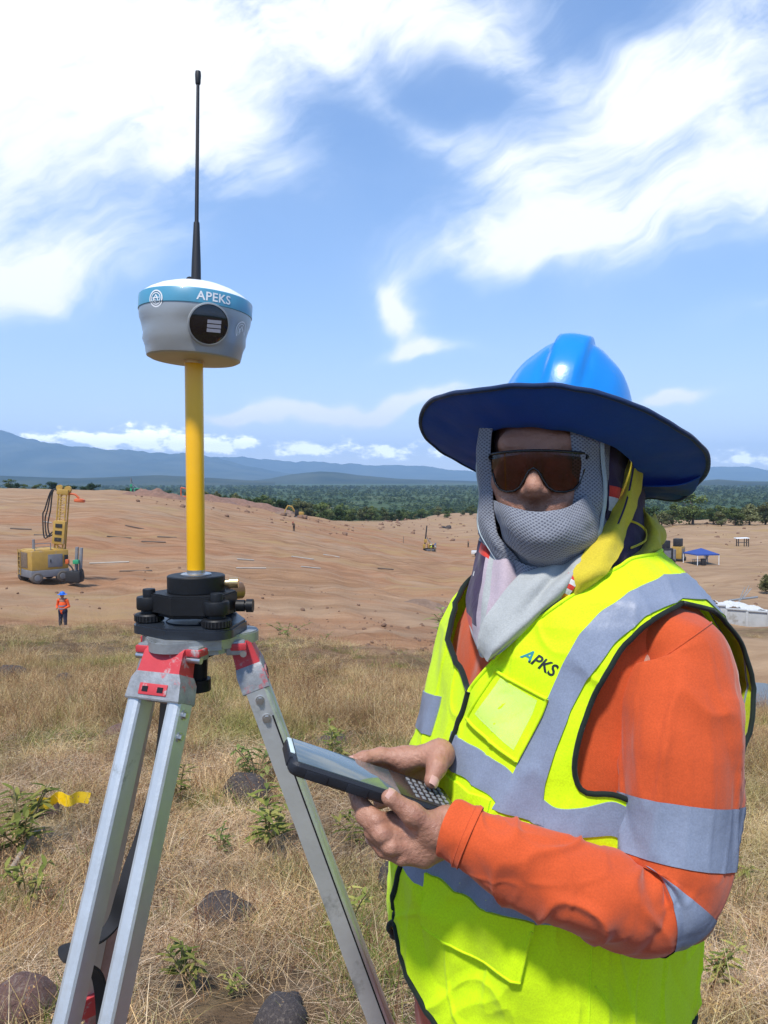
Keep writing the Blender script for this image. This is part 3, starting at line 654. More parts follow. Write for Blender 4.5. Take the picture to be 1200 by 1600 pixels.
# ------------------------------------------------------------------ GNSS receiver
def build_receiver():
    zb = H(563)
    T = root('satellite_receiver', (AXX, AXY, zb), 'silver and blue satellite receiver with black whip antenna on yellow pole', 'receiver')
    ax = (UP + E_R * .052 + E_C * -.01).normalized(); o = Vector((AXX, AXY, zb))
    ec = (E_C - ax * E_C.dot(ax)).normalized(); er = ax.cross(ec); er = er if er.dot(E_R) > 0 else -er
    def Q(phi, r, h): a = R(phi); return o + ax * h + (ec * math.cos(a) + er * math.sin(a)) * r
    def ringsurf(prof, n=96, sq=0.0, cap0=False, cap1=False):
        V = []; F = []
        for r, h, s in prof:
            for k in range(n):
                ph = 360 * k / n; q = 1 + s * math.cos(R(4 * (ph - 14))) - s * .3
                V.append(Q(ph, r * q, h))
        for i in range(len(prof) - 1):
            for k in range(n): a = i * n + k; b = i * n + (k + 1) % n; F.append((a, b, b + n, a + n))
        if cap0: F.append(tuple(reversed(range(n))))
        if cap1: F.append(tuple(range((len(prof) - 1) * n, len(prof) * n)))
        return V, F
    body = MB(); body.add(*ringsurf([(.0620, .0005, 0), (.0650, .002, -.006), (.0662, .006, -.010), (.0680, .016, -.030), (.0715, .024, -.012), (.0712, .034, -.030), (.0742, .046, -.020), (.0768, .054, -.006), (.0776, .062, 0), (.0776, .064, 0)]))
    shell = body.build('shell', M_SILVER, T, autos=40)
    u = MB(); u.add(*ringsurf([(.012, -.0008, 0), (.035, -.0008, 0), (.060, -.0006, 0), (.0622, .0006, 0)])); u.build('underside', M_UNDER, T, autos=40)
    u = MB(); u.lathe(o + ax * -.006, ax, [(.0115, 0), (.0135, .001), (.0135, .006), (.012, .007)], 28); u.build('thread_boss', M_BRASS, T)
    b = MB(); b.add(*ringsurf([(.0770, .0635, 0), (.0787, .0645, 0), (.0787, .0825, 0), (.0775, .0842, 0), (.0755, .0846, 0)])); band = b.build('band', M_BAND, T, autos=40)
    d = MB(); d.add(*ringsurf([(.0765, .0843, 0), (.0740, .0868, 0), (.0670, .0920, 0), (.055, .0985, 0), (.040, .1040, 0), (.024, .1073, 0), (.010, .1085, 0), (.0005, .1087, 0)], cap1=True)); d.build('dome', M_WHITE, T, autos=50)
    # lettering on the band
    tv, tf, asp = text_mesh('APEKS', 1.0, .018, 1.05); hgt_ = .0118; wid = .0475
    c0 = 17.5; V = [Q(c0 + math.degrees((x - .5) * wid / .0787), .0790, .0680 + y * hgt_) for x, y in tv]; mk('lettering', V, tf, M_INKW, band, smooth=False)
    # round emblem on the left of the band and another low on the right
    def emblem(phi, h, rad, mat, rsurf, par):
        m = MB()
        def e(x, y): return Q(phi + math.degrees(x / rsurf(h + y)), rsurf(h + y) + .0006, h + y)
        for r0, w in ((rad, .0009), (rad * .72, .0006)):
            V = []; F = []; n = 40
            for k in range(n):
                a = 2 * math.pi * k / n
                for q in (r0 - w, r0 + w): V.append(e(q * math.cos(a), q * math.sin(a)))
            for k in range(n): a = 2 * k; bb = 2 * ((k + 1) % n); F.append((a, a + 1, bb + 1, bb))
            m.add(V, F)
        for (x0, y0, x1, y1) in ((-.45, -.35, 0, .5), (0, .5, .45, -.35), (-.5, .1, .5, .1), (-.2, -.1, .25, -.4), (0, .5, .3, .1), (-.5, .1, -.1, -.5)):
            dx, dy = x1 - x0, y1 - y0; l = math.hypot(dx, dy); nx, ny = -dy / l * .06, dx / l * .06
            m.add([e(rad * (x0 + nx), rad * (y0 + ny)), e(rad * (x1 + nx), rad * (y1 + ny)), e(rad * (x1 - nx), rad * (y1 - ny)), e(rad * (x0 - nx), rad * (y0 - ny))], [(0, 1, 2, 3)])
        m.build('emblem', mat, par, smooth=False)
    rs = lambda h: np.interp(h, [0, .018, .032, .046, .056, .0639, .064, .084], [.0658, .0688, .0716, .0745, .0768, .0778, .0790, .0790])
    emblem(-41, .068, .0105, M_INKW, rs, band)
    emblem(56, .040, .0115, M_INKW, lambda h: rs(h) + .0012, shell)
    # round window with its bezel
    nrm = ((Q(14, 1, 0) - o) - ax * .25).normalized(); c = Q(14, .0722, .0385)
    m = MB(); m.lathe(c, nrm, [(.0270, -.006), (.0285, .0005), (.0278, .0030), (.0262, .0034), (.0258, .0015)], 48); bz = m.build('bezel', M_SILVER, shell, autos=40)
    m = MB(); m.lathe(c, nrm, [(.0262, -.003), (.0259, .0022), (.0250, .0028), (.0001, .0029)], 48); win = m.build('window', M_LENS, shell, autos=40)
    wx = UP.cross(nrm).normalized(); wy = nrm.cross(wx)
    if wx.dot(E_R) < 0: wx = -wx
    for k in range(3):
        m = MB(); m.box(c + nrm * .0032 + wx * (.0070 - k * .0002) + wy * (.0040 - k * .0058), (.0185, .0045, .0006), Matrix((wx, wy, nrm)).transposed()); m.build('label_bar', M_LABEL, win, smooth=False)
    # whip antenna
    b0 = Q(-8, .010, .1040); tip = U(309.5, 112, D0 + .01); dr = (tip - b0); Lg = dr.length; dr.normalize()
    def AP(t): return b0 + dr * (Lg * t)
    ant = root('antenna', b0, None, None); del_props(ant)
    m = MB(); m.tube([AP(-.004), AP(.02), AP(.10), AP(.20), AP(.285), AP(.292)], [.0066, .0069, .0064, .0052, .0042, .0040], 20)
    a1 = m.build('antenna', M_RUBBER, T); bpy.data.objects.remove(ant)
    m = MB(); m.tube([AP(.288), AP(.30), AP(.60), AP(.945)], [.0030, .0029, .0026, .0023], 12); m.build('whip', M_RUBBER, a1)
    m = MB(); m.tube([AP(.940), AP(.945), AP(.985), AP(1.0)], [.0030, .0037, .0043, .0038], 16); m.build('tip_cap', M_RUBBER, a1)
    m = MB(); k0 = b0 - er * .0085 + ax * .004; m.cyl(k0 - ec * .004, k0 + ec * .004, .0058, n=18); m.box(b0 - er * .004 + ax * .003, (.010, .007, .010), Matrix((er, ec, ax)).transposed(), bevel=.001); m.build('knuckle', M_RUBBER, a1)
    m = MB(); m.lathe(Q(-8, .010, .1030), ax, [(.0105, 0), (.0098, .003), (.008, .0042), (.001, .0042)], 24); m.build('antenna_port', M_SILVER, T)
def del_props(o):
    for k in list(o.keys()): del o[k]
build_receiver()
# ------------------------------------------------------------------ cloth and skin materials
def fabric(name, col, rough=.85, weave=900, h=.00025, var=(9, .06), sheen=.15, trans=0.0, twill=False, fold=None, wr=None):
    m = pbr(name, col, rough, 0, var=var, spec=.25, sheen=sheen); nt = m.node_tree; b = nt.nodes['Principled BSDF']; L = nt.links
    tc = nt.nodes['Texture Coordinate']
    w = nt.nodes.new('ShaderNodeTexWave'); w.inputs['Scale'].default_value = weave / 6.28; w.inputs['Distortion'].default_value = .6; w.inputs['Detail'].default_value = 1
    w.bands_direction = 'DIAGONAL'; L.new(tc.outputs['Object'], w.inputs['Vector'])
    n = nt.nodes.new('ShaderNodeTexNoise'); n.inputs['Scale'].default_value = 38; n.inputs['Detail'].default_value = 4; L.new(tc.outputs['Object'], n.inputs['Vector'])
    b1 = nt.nodes.new('ShaderNodeBump'); b1.inputs['Distance'].default_value = h * .12; L.new(w.outputs['Fac'], b1.inputs['Height'])
    b2 = nt.nodes.new('ShaderNodeBump'); b2.inputs['Distance'].default_value = .0028 if fold is None else fold; L.new(n.outputs['Fac'], b2.inputs['Height']); L.new(b1.outputs[0], b2.inputs['Normal'])
    # thread-sized grain in the colour
    src = b.inputs['Base Color'].links[0].from_socket; n4 = nt.nodes.new('ShaderNodeTexNoise'); n4.inputs['Scale'].default_value = 520; n4.inputs['Detail'].default_value = 2; L.new(tc.outputs['Object'], n4.inputs['Vector'])
    m4 = nt.nodes.new('ShaderNodeMapRange'); m4.inputs['From Min'].default_value = .3; m4.inputs['From Max'].default_value = .7; m4.inputs['To Min'].default_value = .90; m4.inputs['To Max'].default_value = 1.09; L.new(n4.outputs['Fac'], m4.inputs['Value'])
    h4 = nt.nodes.new('ShaderNodeHueSaturation'); L.new(m4.outputs[0], h4.inputs['Value']); L.new(src, h4.inputs['Color']); L.new(h4.outputs[0], b.inputs['Base Color'])
    last = b2
    if wr:      # worn-in creases
        for sc_, di, st, ro in wr:
            mp = nt.nodes.new('ShaderNodeMapping'); mp.inputs['Scale'].default_value = st; mp.inputs['Rotation'].default_value = ro; L.new(tc.outputs['Object'], mp.inputs[0])
            n3 = nt.nodes.new('ShaderNodeTexNoise'); n3.noise_type = 'RIDGED_MULTIFRACTAL'; n3.inputs['Scale'].default_value = sc_; n3.inputs['Detail'].default_value = 2.5; n3.inputs['Roughness'].default_value = .45; n3.inputs['Distortion'].default_value = .35; L.new(mp.outputs[0], n3.inputs['Vector'])
            b3 = nt.nodes.new('ShaderNodeBump'); b3.inputs['Distance'].default_value = di; b3.inputs['Strength'].default_value = .75; L.new(n3.outputs['Fac'], b3.inputs['Height']); L.new(last.outputs[0], b3.inputs['Normal']); last = b3
    L.new(last.outputs[0], b.inputs['Normal'])
    if trans > 0:
        t = nt.nodes.new('ShaderNodeBsdfTranslucent'); t.inputs[0].default_value = (*col, 1); mx = nt.nodes.new('ShaderNodeMixShader'); mx.inputs[0].default_value = trans
        L.new(b.outputs[0], mx.inputs[1]); L.new(t.outputs[0], mx.inputs[2]); L.new(mx.outputs[0], nt.nodes['Material Output'].inputs['Surface'])
    return m
M_LIME = fabric('lime_polyester', (.68, .96, .006), .75, 1500, .0002, (5, .03), .1, .08, fold=.0014, wr=[(5.5, .020, (1, 1, .5), (.3, .2, .1)), (13, .006, (1, 1, .7), (0, .5, .2))])
M_ORANGE = fabric('orange_twill', (.56, .082, .019), .85, 1300, .0002, (5, .10), .2, fold=.0012, wr=[(9.0, .030, (1, 1, .30), (.15, .35, 0)), (20, .008, (1, 1, .45), (0, -.5, .3))])
M_TAPE = fabric('reflective_tape', (.225, .262, .345), .42, 1800, .0001, (14, .06), 0, fold=.0016, wr=[(4.5, .007, (1, 1, .6), (.3, .2, .1)), (14, .0022, (1, 1, .7), (0, .5, .2))])
M_BIND = fabric('black_binding', (.008, .016, .012), .8, 900, .0003, (30, .2), .1)
M_DARKB = fabric('navy_twill', (.012, .016, .035), .9, 1200)
M_BOOT = pbr('boot_leather', (.05, .032, .02), .6, bump=(80, .001))
M_CLEAR = None
def skin_material():
    m, nt, b = nodes('skin'); N = nt.nodes; L = nt.links; tc = N.new('ShaderNodeTexCoord')
    n = N.new('ShaderNodeTexNoise'); n.inputs['Scale'].default_value = 45; n.inputs['Detail'].default_value = 5; L.new(tc.outputs['Object'], n.inputs['Vector'])
    r = N.new('ShaderNodeValToRGB'); r.color_ramp.elements[0].position = .3; r.color_ramp.elements[0].color = (.33, .150, .095, 1); r.color_ramp.elements[1].position = .7; r.color_ramp.elements[1].color = (.46, .235, .155, 1)
    L.new(n.outputs['Fac'], r.inputs[0]); L.new(r.outputs[0], b.inputs['Base Color']); b.inputs['Roughness'].default_value = .48
    b.inputs['Subsurface Weight'].default_value = .12; b.inputs['Subsurface Radius'].default_value = (.012, .005, .003); b.inputs['Subsurface Scale'].default_value = .4
    n2 = N.new('ShaderNodeTexNoise'); n2.inputs['Scale'].default_value = 170; n2.inputs['Detail'].default_value = 4; L.new(tc.outputs['Object'], n2.inputs['Vector'])
    v = N.new('ShaderNodeTexVoronoi'); v.inputs['Scale'].default_value = 900; L.new(tc.outputs['Object'], v.inputs['Vector'])
    b1 = N.new('ShaderNodeBump'); b1.inputs['Distance'].default_value = .0017; L.new(n2.outputs['Fac'], b1.inputs['Height'])
    b2 = N.new('ShaderNodeBump'); b2.inputs['Distance'].default_value = .0003; L.new(v.outputs['Distance'], b2.inputs['Height']); L.new(b1.outputs[0], b2.inputs['Normal']); L.new(b2.outputs[0], b.inputs['Normal'])
    return m
M_SKIN = skin_material(); M_NAIL = pbr('nail', (.56, .33, .26), .3)

# ------------------------------------------------------------------ implicit surfaces (for the body, head and hands)
def smin(a, b, k):
    h = np.clip(.5 + .5 * (b - a) / k, 0, 1); return b + (a - b) * h - k * h * (1 - h)
def sdf_mesh(prims, res, pad=.02):
    pts = []
    for p in prims:
        if p[0] == 'cap': r = max(p[3], p[4]); pts += [np.array(p[1]) - r, np.array(p[1]) + r, np.array(p[2]) - r, np.array(p[2]) + r]
        elif p[0] == 'ell' : r = max(p[2]); pts += [np.array(p[1]) - r, np.array(p[1]) + r]
    pts = np.array(pts); lo = pts.min(0) - pad; hi = pts.max(0) + pad; n = np.ceil((hi - lo) / res).astype(int) + 1
    Fd = np.full(n, .05, np.float32)
    ax = [lo[i] + res * np.arange(n[i]) for i in range(3)]
    for p in prims:
        k = p[-1]
        if p[0] in ('cap',): r = max(p[3], p[4]) + .045; a, b = np.array(p[1]), np.array(p[2]); l_, h_ = np.minimum(a, b) - r, np.maximum(a, b) + r
        else: r = max(p[2]) + .045; c = np.array(p[1]); l_, h_ = c - r, c + r
        i0 = np.clip(np.floor((l_ - lo) / res).astype(int), 0, n - 1); i1 = np.clip(np.ceil((h_ - lo) / res).astype(int) + 1, 1, n)
        sl = tuple(slice(i0[q], i1[q]) for q in range(3))
        X, Y, Z = np.meshgrid(*[ax[q][sl[q]] for q in range(3)], indexing='ij', sparse=False)
        if p[0] == 'cap':
            d = b - a; L2 = max(d @ d, 1e-12); t = np.clip(((X - a[0]) * d[0] + (Y - a[1]) * d[1] + (Z - a[2]) * d[2]) / L2, 0, 1)
            q = np.sqrt((X - a[0] - t * d[0]) ** 2 + (Y - a[1] - t * d[1]) ** 2 + (Z - a[2] - t * d[2]) ** 2) - (p[3] + (p[4] - p[3]) * t)
            Fd[sl] = smin(Fd[sl], q.astype(np.float32), k)
        else:
            M3 = np.array(p[3]) if p[3] is not None else np.eye(3); P = np.stack([X - c[0], Y - c[1], Z - c[2]], -1) @ M3
            rr = np.array(p[2]); k0 = np.sqrt(((P / rr) ** 2).sum(-1)); k1 = np.sqrt(((P / rr ** 2) ** 2).sum(-1)); q = k0 * (k0 - 1) / np.maximum(k1, 1e-6)
            q = np.where(k0 < 1e-4, -rr.min(), q).astype(np.float32)
            if p[0] == 'ell': Fd[sl] = smin(Fd[sl], q, k)
            else: Fd[sl] = -smin(-Fd[sl], q, k)        # carve
    return surface_nets(Fd, lo, res)
def surface_nets(Fd, lo, res):
    S = Fd < 0; n = np.array(Fd.shape)
    c = [Fd[i:n[0] - 1 + i, j:n[1] - 1 + j, k:n[2] - 1 + k] for i in (0, 1) for j in (0, 1) for k in (0, 1)]
    cnt = sum((q < 0).astype(np.int8) for q in c); act = (cnt > 0) & (cnt < 8); I = np.argwhere(act); vid = np.full(act.shape, -1, np.int64); vid[act] = np.arange(len(I))
    cv = np.stack([q[act] for q in c], -1); corners = np.array([(i, j, k) for i in (0, 1) for j in (0, 1) for k in (0, 1)], float)
    acc = np.zeros((len(I), 3)); w = np.zeros(len(I))
    for a in range(8):
        for b in range(a + 1, 8):
            if np.abs(corners[a] - corners[b]).sum() == 1:
                va, vb = cv[:, a], cv[:, b]; x = (va < 0) != (vb < 0); t = np.where(x, va / np.where(va == vb, 1, va - vb), 0)
                acc += np.where(x[:, None], corners[a] + t[:, None] * (corners[b] - corners[a]), 0); w += x
    V = lo + res * (I + acc / w[:, None]); Fs = []
    for axis in range(3):
        o = [0, 1, 2]; o.remove(axis); s0 = [slice(None)] * 3; s1 = [slice(None)] * 3; s0[axis] = slice(0, -1); s1[axis] = slice(1, None)
        A, B = S[tuple(s0)], S[tuple(s1)]; ch = A != B; E = np.argwhere(ch)
        E = E[(E[:, o[0]] > 0) & (E[:, o[1]] > 0) & (E[:, o[0]] < n[o[0]] - 1) & (E[:, o[1]] < n[o[1]] - 1)]
        q = []
        for du, dv in ((0, 0), (1, 0), (1, 1), (0, 1)):
            e = E.copy(); e[:, o[0]] -= du; e[:, o[1]] -= dv; q.append(vid[e[:, 0], e[:, 1], e[:, 2]])
        q = np.stack(q, -1); flip = A[E[:, 0], E[:, 1], E[:, 2]]
        if axis == 1: flip = ~flip
        q[flip] = q[flip][:, ::-1]; Fs.append(q)
    F = np.concatenate(Fs); F = F[(F >= 0).all(1)]; return V, F[:, ::-1]

# ------------------------------------------------------------------ the surveyor: where the body stands
TC = Vector((.285, 1.10, 0)); FA = R(196)
f_ = Vector((math.cos(FA), math.sin(FA), 0)); l_ = Vector((-f_.y, f_.x, 0))       # his front and his left
#        z     half-width front  back  forward shift
TZ = np.array([
    (.55, .185, .150, .150, .045), (.70, .196, .180, .162, .055), (.82, .200, .192, .172, .060), (.92, .202, .197, .174, .062), (1.02, .204, .200, .174, .058), (1.12, .208, .203, .182, .035),
    (1.20, .212, .203, .194, .012), (1.27, .208, .197, .200, .000), (1.33, .200, .180, .178, .000), (1.37, .190, .158, .150, .000), (1.40, .174, .132, .122, .000), (1.425, .145, .108, .102, .000),
    (1.45, .108, .088, .088, .004), (1.475, .080, .074, .078, .010), (1.50, .066, .066, .068, .018), (1.54, .060, .060, .062, .028)])
_fz, _fz2 = SN(71), SN(72)
def crease(n, w): return np.clip(1 - np.abs(n) / w, 0, 1) ** 1.6      # thin raised lines where a noise field crosses zero
_c1, _c2, _c3, _c4 = SN(83, 9), SN(84, 9), SN(85, 9), SN(86, 9)
def tors(th, z, off=0.0, fold=1.0):
    """point on the torso: th = angle from his front towards his left (radians), z = height"""
    th = np.asarray(th, float); z = np.asarray(z, float)
    a, bf, bb, cf = (np.interp(z, TZ[:, 0], TZ[:, i]) for i in (1, 2, 3, 4))
    c, s = np.cos(th), np.sin(th); b = np.where(c > 0, bf, bb); n = 2.25
    r = ((np.abs(c) / b) ** n + (np.abs(s) / a) ** n) ** (-1 / n) + off
    low = np.clip((1.22 - z) / .2, 0, 1)
    drape = (.0070 * np.sin(3.1 * th + 2.5 * np.sin(th * 1.3 + z * 5) + 4 * z) * low + .0030 * _fz(th * 1.6, z * 2.4) + .0022 * _fz2(th * 2.5 + z * 3, z * 7))
    # pull folds from the arm across the belly
    drape = drape + .0035 * np.sin((z - .35 * th) * 46 + 1.5 * _fz(th, z)) * np.exp(-((th - .75) / .5) ** 2 - ((z - 1.10) / .10) ** 2)
    cr = np.abs(np.sin(2.6 * th + 7 * z + 1.1 * _fz(th * .7, z * 1.3))) - .6
    drape = drape + .0085 * cr * np.clip((1.06 - z) / .10, 0, 1) + .0060 * (np.abs(np.sin(19 * z - 3.4 * th + .8 * _fz2(th, z * 2))) - .6) * np.exp(-((th - 1.0) / .55) ** 2 - ((z - 1.02) / .08) ** 2)
    drape = drape + .0040 * crease(_c1(th * 1.1 + 3, z * 2.2), .28) * np.clip((1.24 - z) / .12, 0, 1) + .0026 * crease(_c2(th * 2.2, z * 3.6), .26) + .0030 * crease(_c3(th * .8, z * 5.0), .22) * np.clip((1.2 - z) / .1, 0, 1)
    r = r + fold * drape
    x = TC.x + f_.x * (cf + r * c) + l_.x * r * s; y = TC.y + f_.y * (cf + r * c) + l_.y * r * s
    return np.stack([x, y, z + 0 * th], -1)
def tors_n(th, z, off=0.0):
    e = 1e-3; p = tors(th, z, off); a = tors(th + e, z, off) - p; b = tors(th, z + e, off) - p; n = np.cross(a, b); return n / np.linalg.norm(n, axis=-1, keepdims=True)
# lookup: photo column/row -> (th, z) on the near side of the torso
def _bvh():
    th = np.linspace(-math.pi, math.pi, 241); z = np.linspace(.56, 1.53, 180); T_, Z_ = np.meshgrid(th, z, indexing='ij'); P = tors(T_, Z_, .012)
    idx = np.arange(T_.size).reshape(T_.shape); F = np.stack([idx[:-1, :-1], idx[1:, :-1], idx[1:, 1:], idx[:-1, 1:]], -1).reshape(-1, 4)
    return BVHTree.FromPolygons([tuple(v) for v in P.reshape(-1, 3)], [tuple(f) for f in F])
BV = _bvh()
MISS = []
def tz(px, py):
    o = Vector((0, 0, CZ)); hit = BV.ray_cast(o, ray(px, py))[0]
    if hit is None:
        MISS.append((px, py)); hit = BV.find_nearest(U(px, py, 1.03))[0]
    cf = float(np.interp(hit.z, TZ[:, 0], TZ[:, 4])); q = hit - TC - f_ * cf
    return math.atan2(q.x * l_.x + q.y * l_.y, q.x * f_.x + q.y * f_.y), hit.z
def TP(pts):
    """mixed list: (px, row) pairs from the photo or ('t', degrees, z)"""
    return [(R(p[1]), p[2]) if p[0] == 't' else tz(*p) for p in pts]
def resample(pts, n):
    P = np.array(pts, float); d = np.r_[0, np.cumsum(np.hypot(np.diff(P[:, 0]) * .2, np.diff(P[:, 1])))]; s = np.linspace(0, d[-1], n)
    Q = np.stack([np.interp(s, d, P[:, 0]), np.interp(s, d, P[:, 1])], -1)
    if n > 12:
        k = np.hanning(7)[1:-1]; k /= k.sum()
        for c in range(2):
            q = np.pad(Q[:, c], 2, mode='reflect', reflect_type='odd'); Q[:, c] = np.convolve(q, k, 'valid')
    return Q
def strip(name, A, B, mat, parent, off, th=.0012, n=60, m=8):
    """a band laid on the torso between two edges"""
    a = resample(TP(A), n); b = resample(TP(B), n); t = np.linspace(0, 1, m)[None, :, None]; G_ = a[:, None] * (1 - t) + b[:, None] * t
    return patch_grid(name, G_, mat, parent, off, th)
def patch_grid(name, G_, mat, parent, off, th):
    n, m = G_.shape[:2]; top = tors(G_[..., 0], G_[..., 1], off + th); e = np.zeros((n, m), bool); bot = tors(G_[..., 0], G_[..., 1], off - .004)
    idx = np.arange(n * m).reshape(n, m); F = list(np.stack([idx[:-1, :-1], idx[1:, :-1], idx[1:, 1:], idx[:-1, 1:]], -1).reshape(-1, 4)); N0 = n * m
    rim = list(idx[0, :]) + list(idx[1:, -1]) + list(idx[-1, -2::-1]) + list(idx[-2:0:-1, 0]); F = [tuple(int(q) for q in f) for f in F]
    for i in range(len(rim)): a, b = int(rim[i]), int(rim[(i + 1) % len(rim)]); F.append((b, a, N0 + a, N0 + b))
    # face outward whatever the direction the edges were given in
    p = top[n // 2, m // 2]; u = top[min(n // 2 + 1, n - 1), m // 2] - p; v = top[n // 2, min(m // 2 + 1, m - 1)] - p; nn = np.cross(u, v); out = p - np.array([TC.x, TC.y, p[2]])
    if nn @ out < 0: F = [tuple(reversed(f)) for f in F]
    o = mk(name, list(top.reshape(-1, 3)) + list(bot.reshape(-1, 3)), F, mat, parent, autos=50); return o
def quadpatch(name, quad, mat, parent, off, th, n=16):
    (a, b, c, d) = TP(quad); a, b, c, d = map(np.array, (a, b, c, d)); s = np.linspace(0, 1, n)[:, None, None]; t = np.linspace(0, 1, n)[None, :, None]
    return patch_grid(name, (a * (1 - s) + b * s) * (1 - t) + (d * (1 - s) + c * s) * t, mat, parent, off, th)
def piping(name, pts, rad, mat, parent, off, n=80, closed=False):
    Q = resample(TP(pts), n); P = tors(Q[:, 0], Q[:, 1], off); V, F = tube([Vector(p) for p in P], rad, 8, not closed); return mk(name, V, F, mat, parent)
def VD(px, py, extra=.006):
    hit = BV.ray_cast(Vector((0, 0, CZ)), ray(px, py))[0]; return (px, py, hit.y + extra)
def on_torso(px, py, off):
    t, z = tz(px, py); return Vector(tors(t, z, off))

PERSON = root('person', (TC.x, TC.y, 0), 'person in blue brimmed hard hat, lime vest and orange shirt holding a controller', 'person')

# ---- skin: head, neck, trunk, arms, hands, legs as one body mesh
HC = Vector((.229, 1.088, 1.564)); fh = Vector((-.335, -.942, -.02)).normalized(); hl = Vector((-fh.y, fh.x, 0)).normalized(); hu = fh.cross(hl).normalized() * 1
if hu.z < 0: hu = -hu
def HP(x, y, z): return HC + hl * x + fh * y + hu * z
HM = Matrix((hl, fh, hu)).transposed()
W_L = U(712, 1297, .872); E_L = U(1058, 1412, .868); S_L = TC + l_ * .175 + f_ * .005 + UP * 1.375
W_R = U(708, 1176, 1.03); E_R_ = Vector((.335, 1.235, 1.10)); S_R = TC - l_ * .175 + UP * 1.375
# controller frame (see below): long axis away from his belly, up and to the left of the picture
DC = U(579, 1221, .895); d1 = Vector((-.880, -.21, .375)).normalized(); d2 = Vector((.25, -.955, -.06)); d2 = (d2 - d1 * d2.dot(d1)).normalized(); d3 = d1.cross(d2).normalized()
if d3.z < 0: d3 = -d3
def DP(u, v, w): return DC + d1 * u + d2 * v + d3 * w       # u towards the tip, v towards the lens, w out of the screen
def head_prims():
    P = []
    E = lambda x, y, z, r, k: P.append(('ell', HP(x, y, z), r, [list(q) for q in HM], k))
    Cc = lambda a, b, r0, r1, k: P.append(('cap', HP(*a), HP(*b), r0, r1, k))
    E(0, -.012, .035, (.074, .094, .088), .01); E(0, .030, -.025, (.061, .066, .088), .03); E(0, .040, -.082, (.042, .045, .036), .025)
    Cc((-.040, .077, .034), (.040, .077, .034), .013, .013, .018)
    for s in (-1, 1): Cc((s * .040, .066, -.018), (s * .030, .072, -.045), .024, .018, .02); P.append(('cut', HP(s * .032, .104, .008), (.017, .014, .011), [list(q) for q in HM], .012))
    Cc((0, .090, .020), (0, .114, -.022), .0075, .0115, .010); 
    for s in (-1, 1): Cc((s * .0125, .100, -.029), (s * .0125, .104, -.027), .0085, .0085, .007)
    Cc((0, .108, -.030), (0, .098, -.036), .009, .008, .008)
    Cc((-.021, .088, -.056), (.021, .088, -.056), .0085, .0085, .010); Cc((-.018, .088, -.070), (.018, .088, -.070), .0090, .0090, .010); Cc((-.024, .076, -.045), (.024, .076, -.045), .018, .018, .02)
    Cc((0, -.03, -.05), (0, -.045, -.17), .056, .064, .03)
    return P
def chain(pts, rad, k=.006):
    return [('cap', Vector(a), Vector(b), r0, r1, k) for a, b, r0, r1 in zip(pts[:-1], pts[1:], rad[:-1], rad[1:])]
HALF_L, HALF_W, HALF_T = .108, .0400, .0078        # controller half sizes
# left hand: under the near edge, thumb lying on top of it; fingers run beneath to the far side
def left_hand():
    w = W_L; P = []
    mc = {'i': DP(-.040, .030, -.027), 'm': DP(-.050, .040, -.036), 'r': DP(-.064, .046, -.044), 'p': DP(-.080, .046, -.049)}
    P += chain([w + (E_L - w) * .15, w], [.0265, .0240], .02)
    for q, r0, r1 in (('i', .0175, .0125), ('m', .0185, .0125), ('r', .0175, .012), ('p', .016, .0112)): P += chain([w + (mc[q] - w) * .12, mc[q]], [r0, r1], .014)
    fi = {
     'i': [mc['i'], DP(-.008, .040, -.026), DP(.010, .020, -.0205), DP(.012, -.002, -.0200)],
     'm': [mc['m'], DP(-.018, .050, -.035), DP(.002, .030, -.030), DP(.006, .006, -.0210)],
     'r': [mc['r'], DP(-.032, .054, -.044), DP(-.012, .036, -.042), DP(-.006, .012, -.030)],
     'p': [mc['p'], DP(-.050, .052, -.053), DP(-.030, .044, -.055), DP(-.018, .032, -.052)]}
    rad = {'i': [.0115, .0102, .0092, .0080], 'm': [.0118, .0104, .0093, .0080], 'r': [.0112, .0099, .0089, .0077], 'p': [.0100, .0088, .0080, .0070]}
    for q in 'imrp': P += chain(fi[q], rad[q], .0035)
    th = [w + (mc['i'] - w) * .25 + d3 * .012 + d2 * .006, DP(-.074, .052, -.012), DP(-.040, .056, -.0010), DP(-.012, .0500, .0065)]
    P += chain(th, [.0175, .0150, .0115, .0090], .008); P += chain([th[1], mc['i']], [.012, .011], .016)
    P += [('ell', th[3] + (th[3] - th[2]).normalized() * .002, (.0096, .0096, .0080), None, .004)]
    return P, fi, th
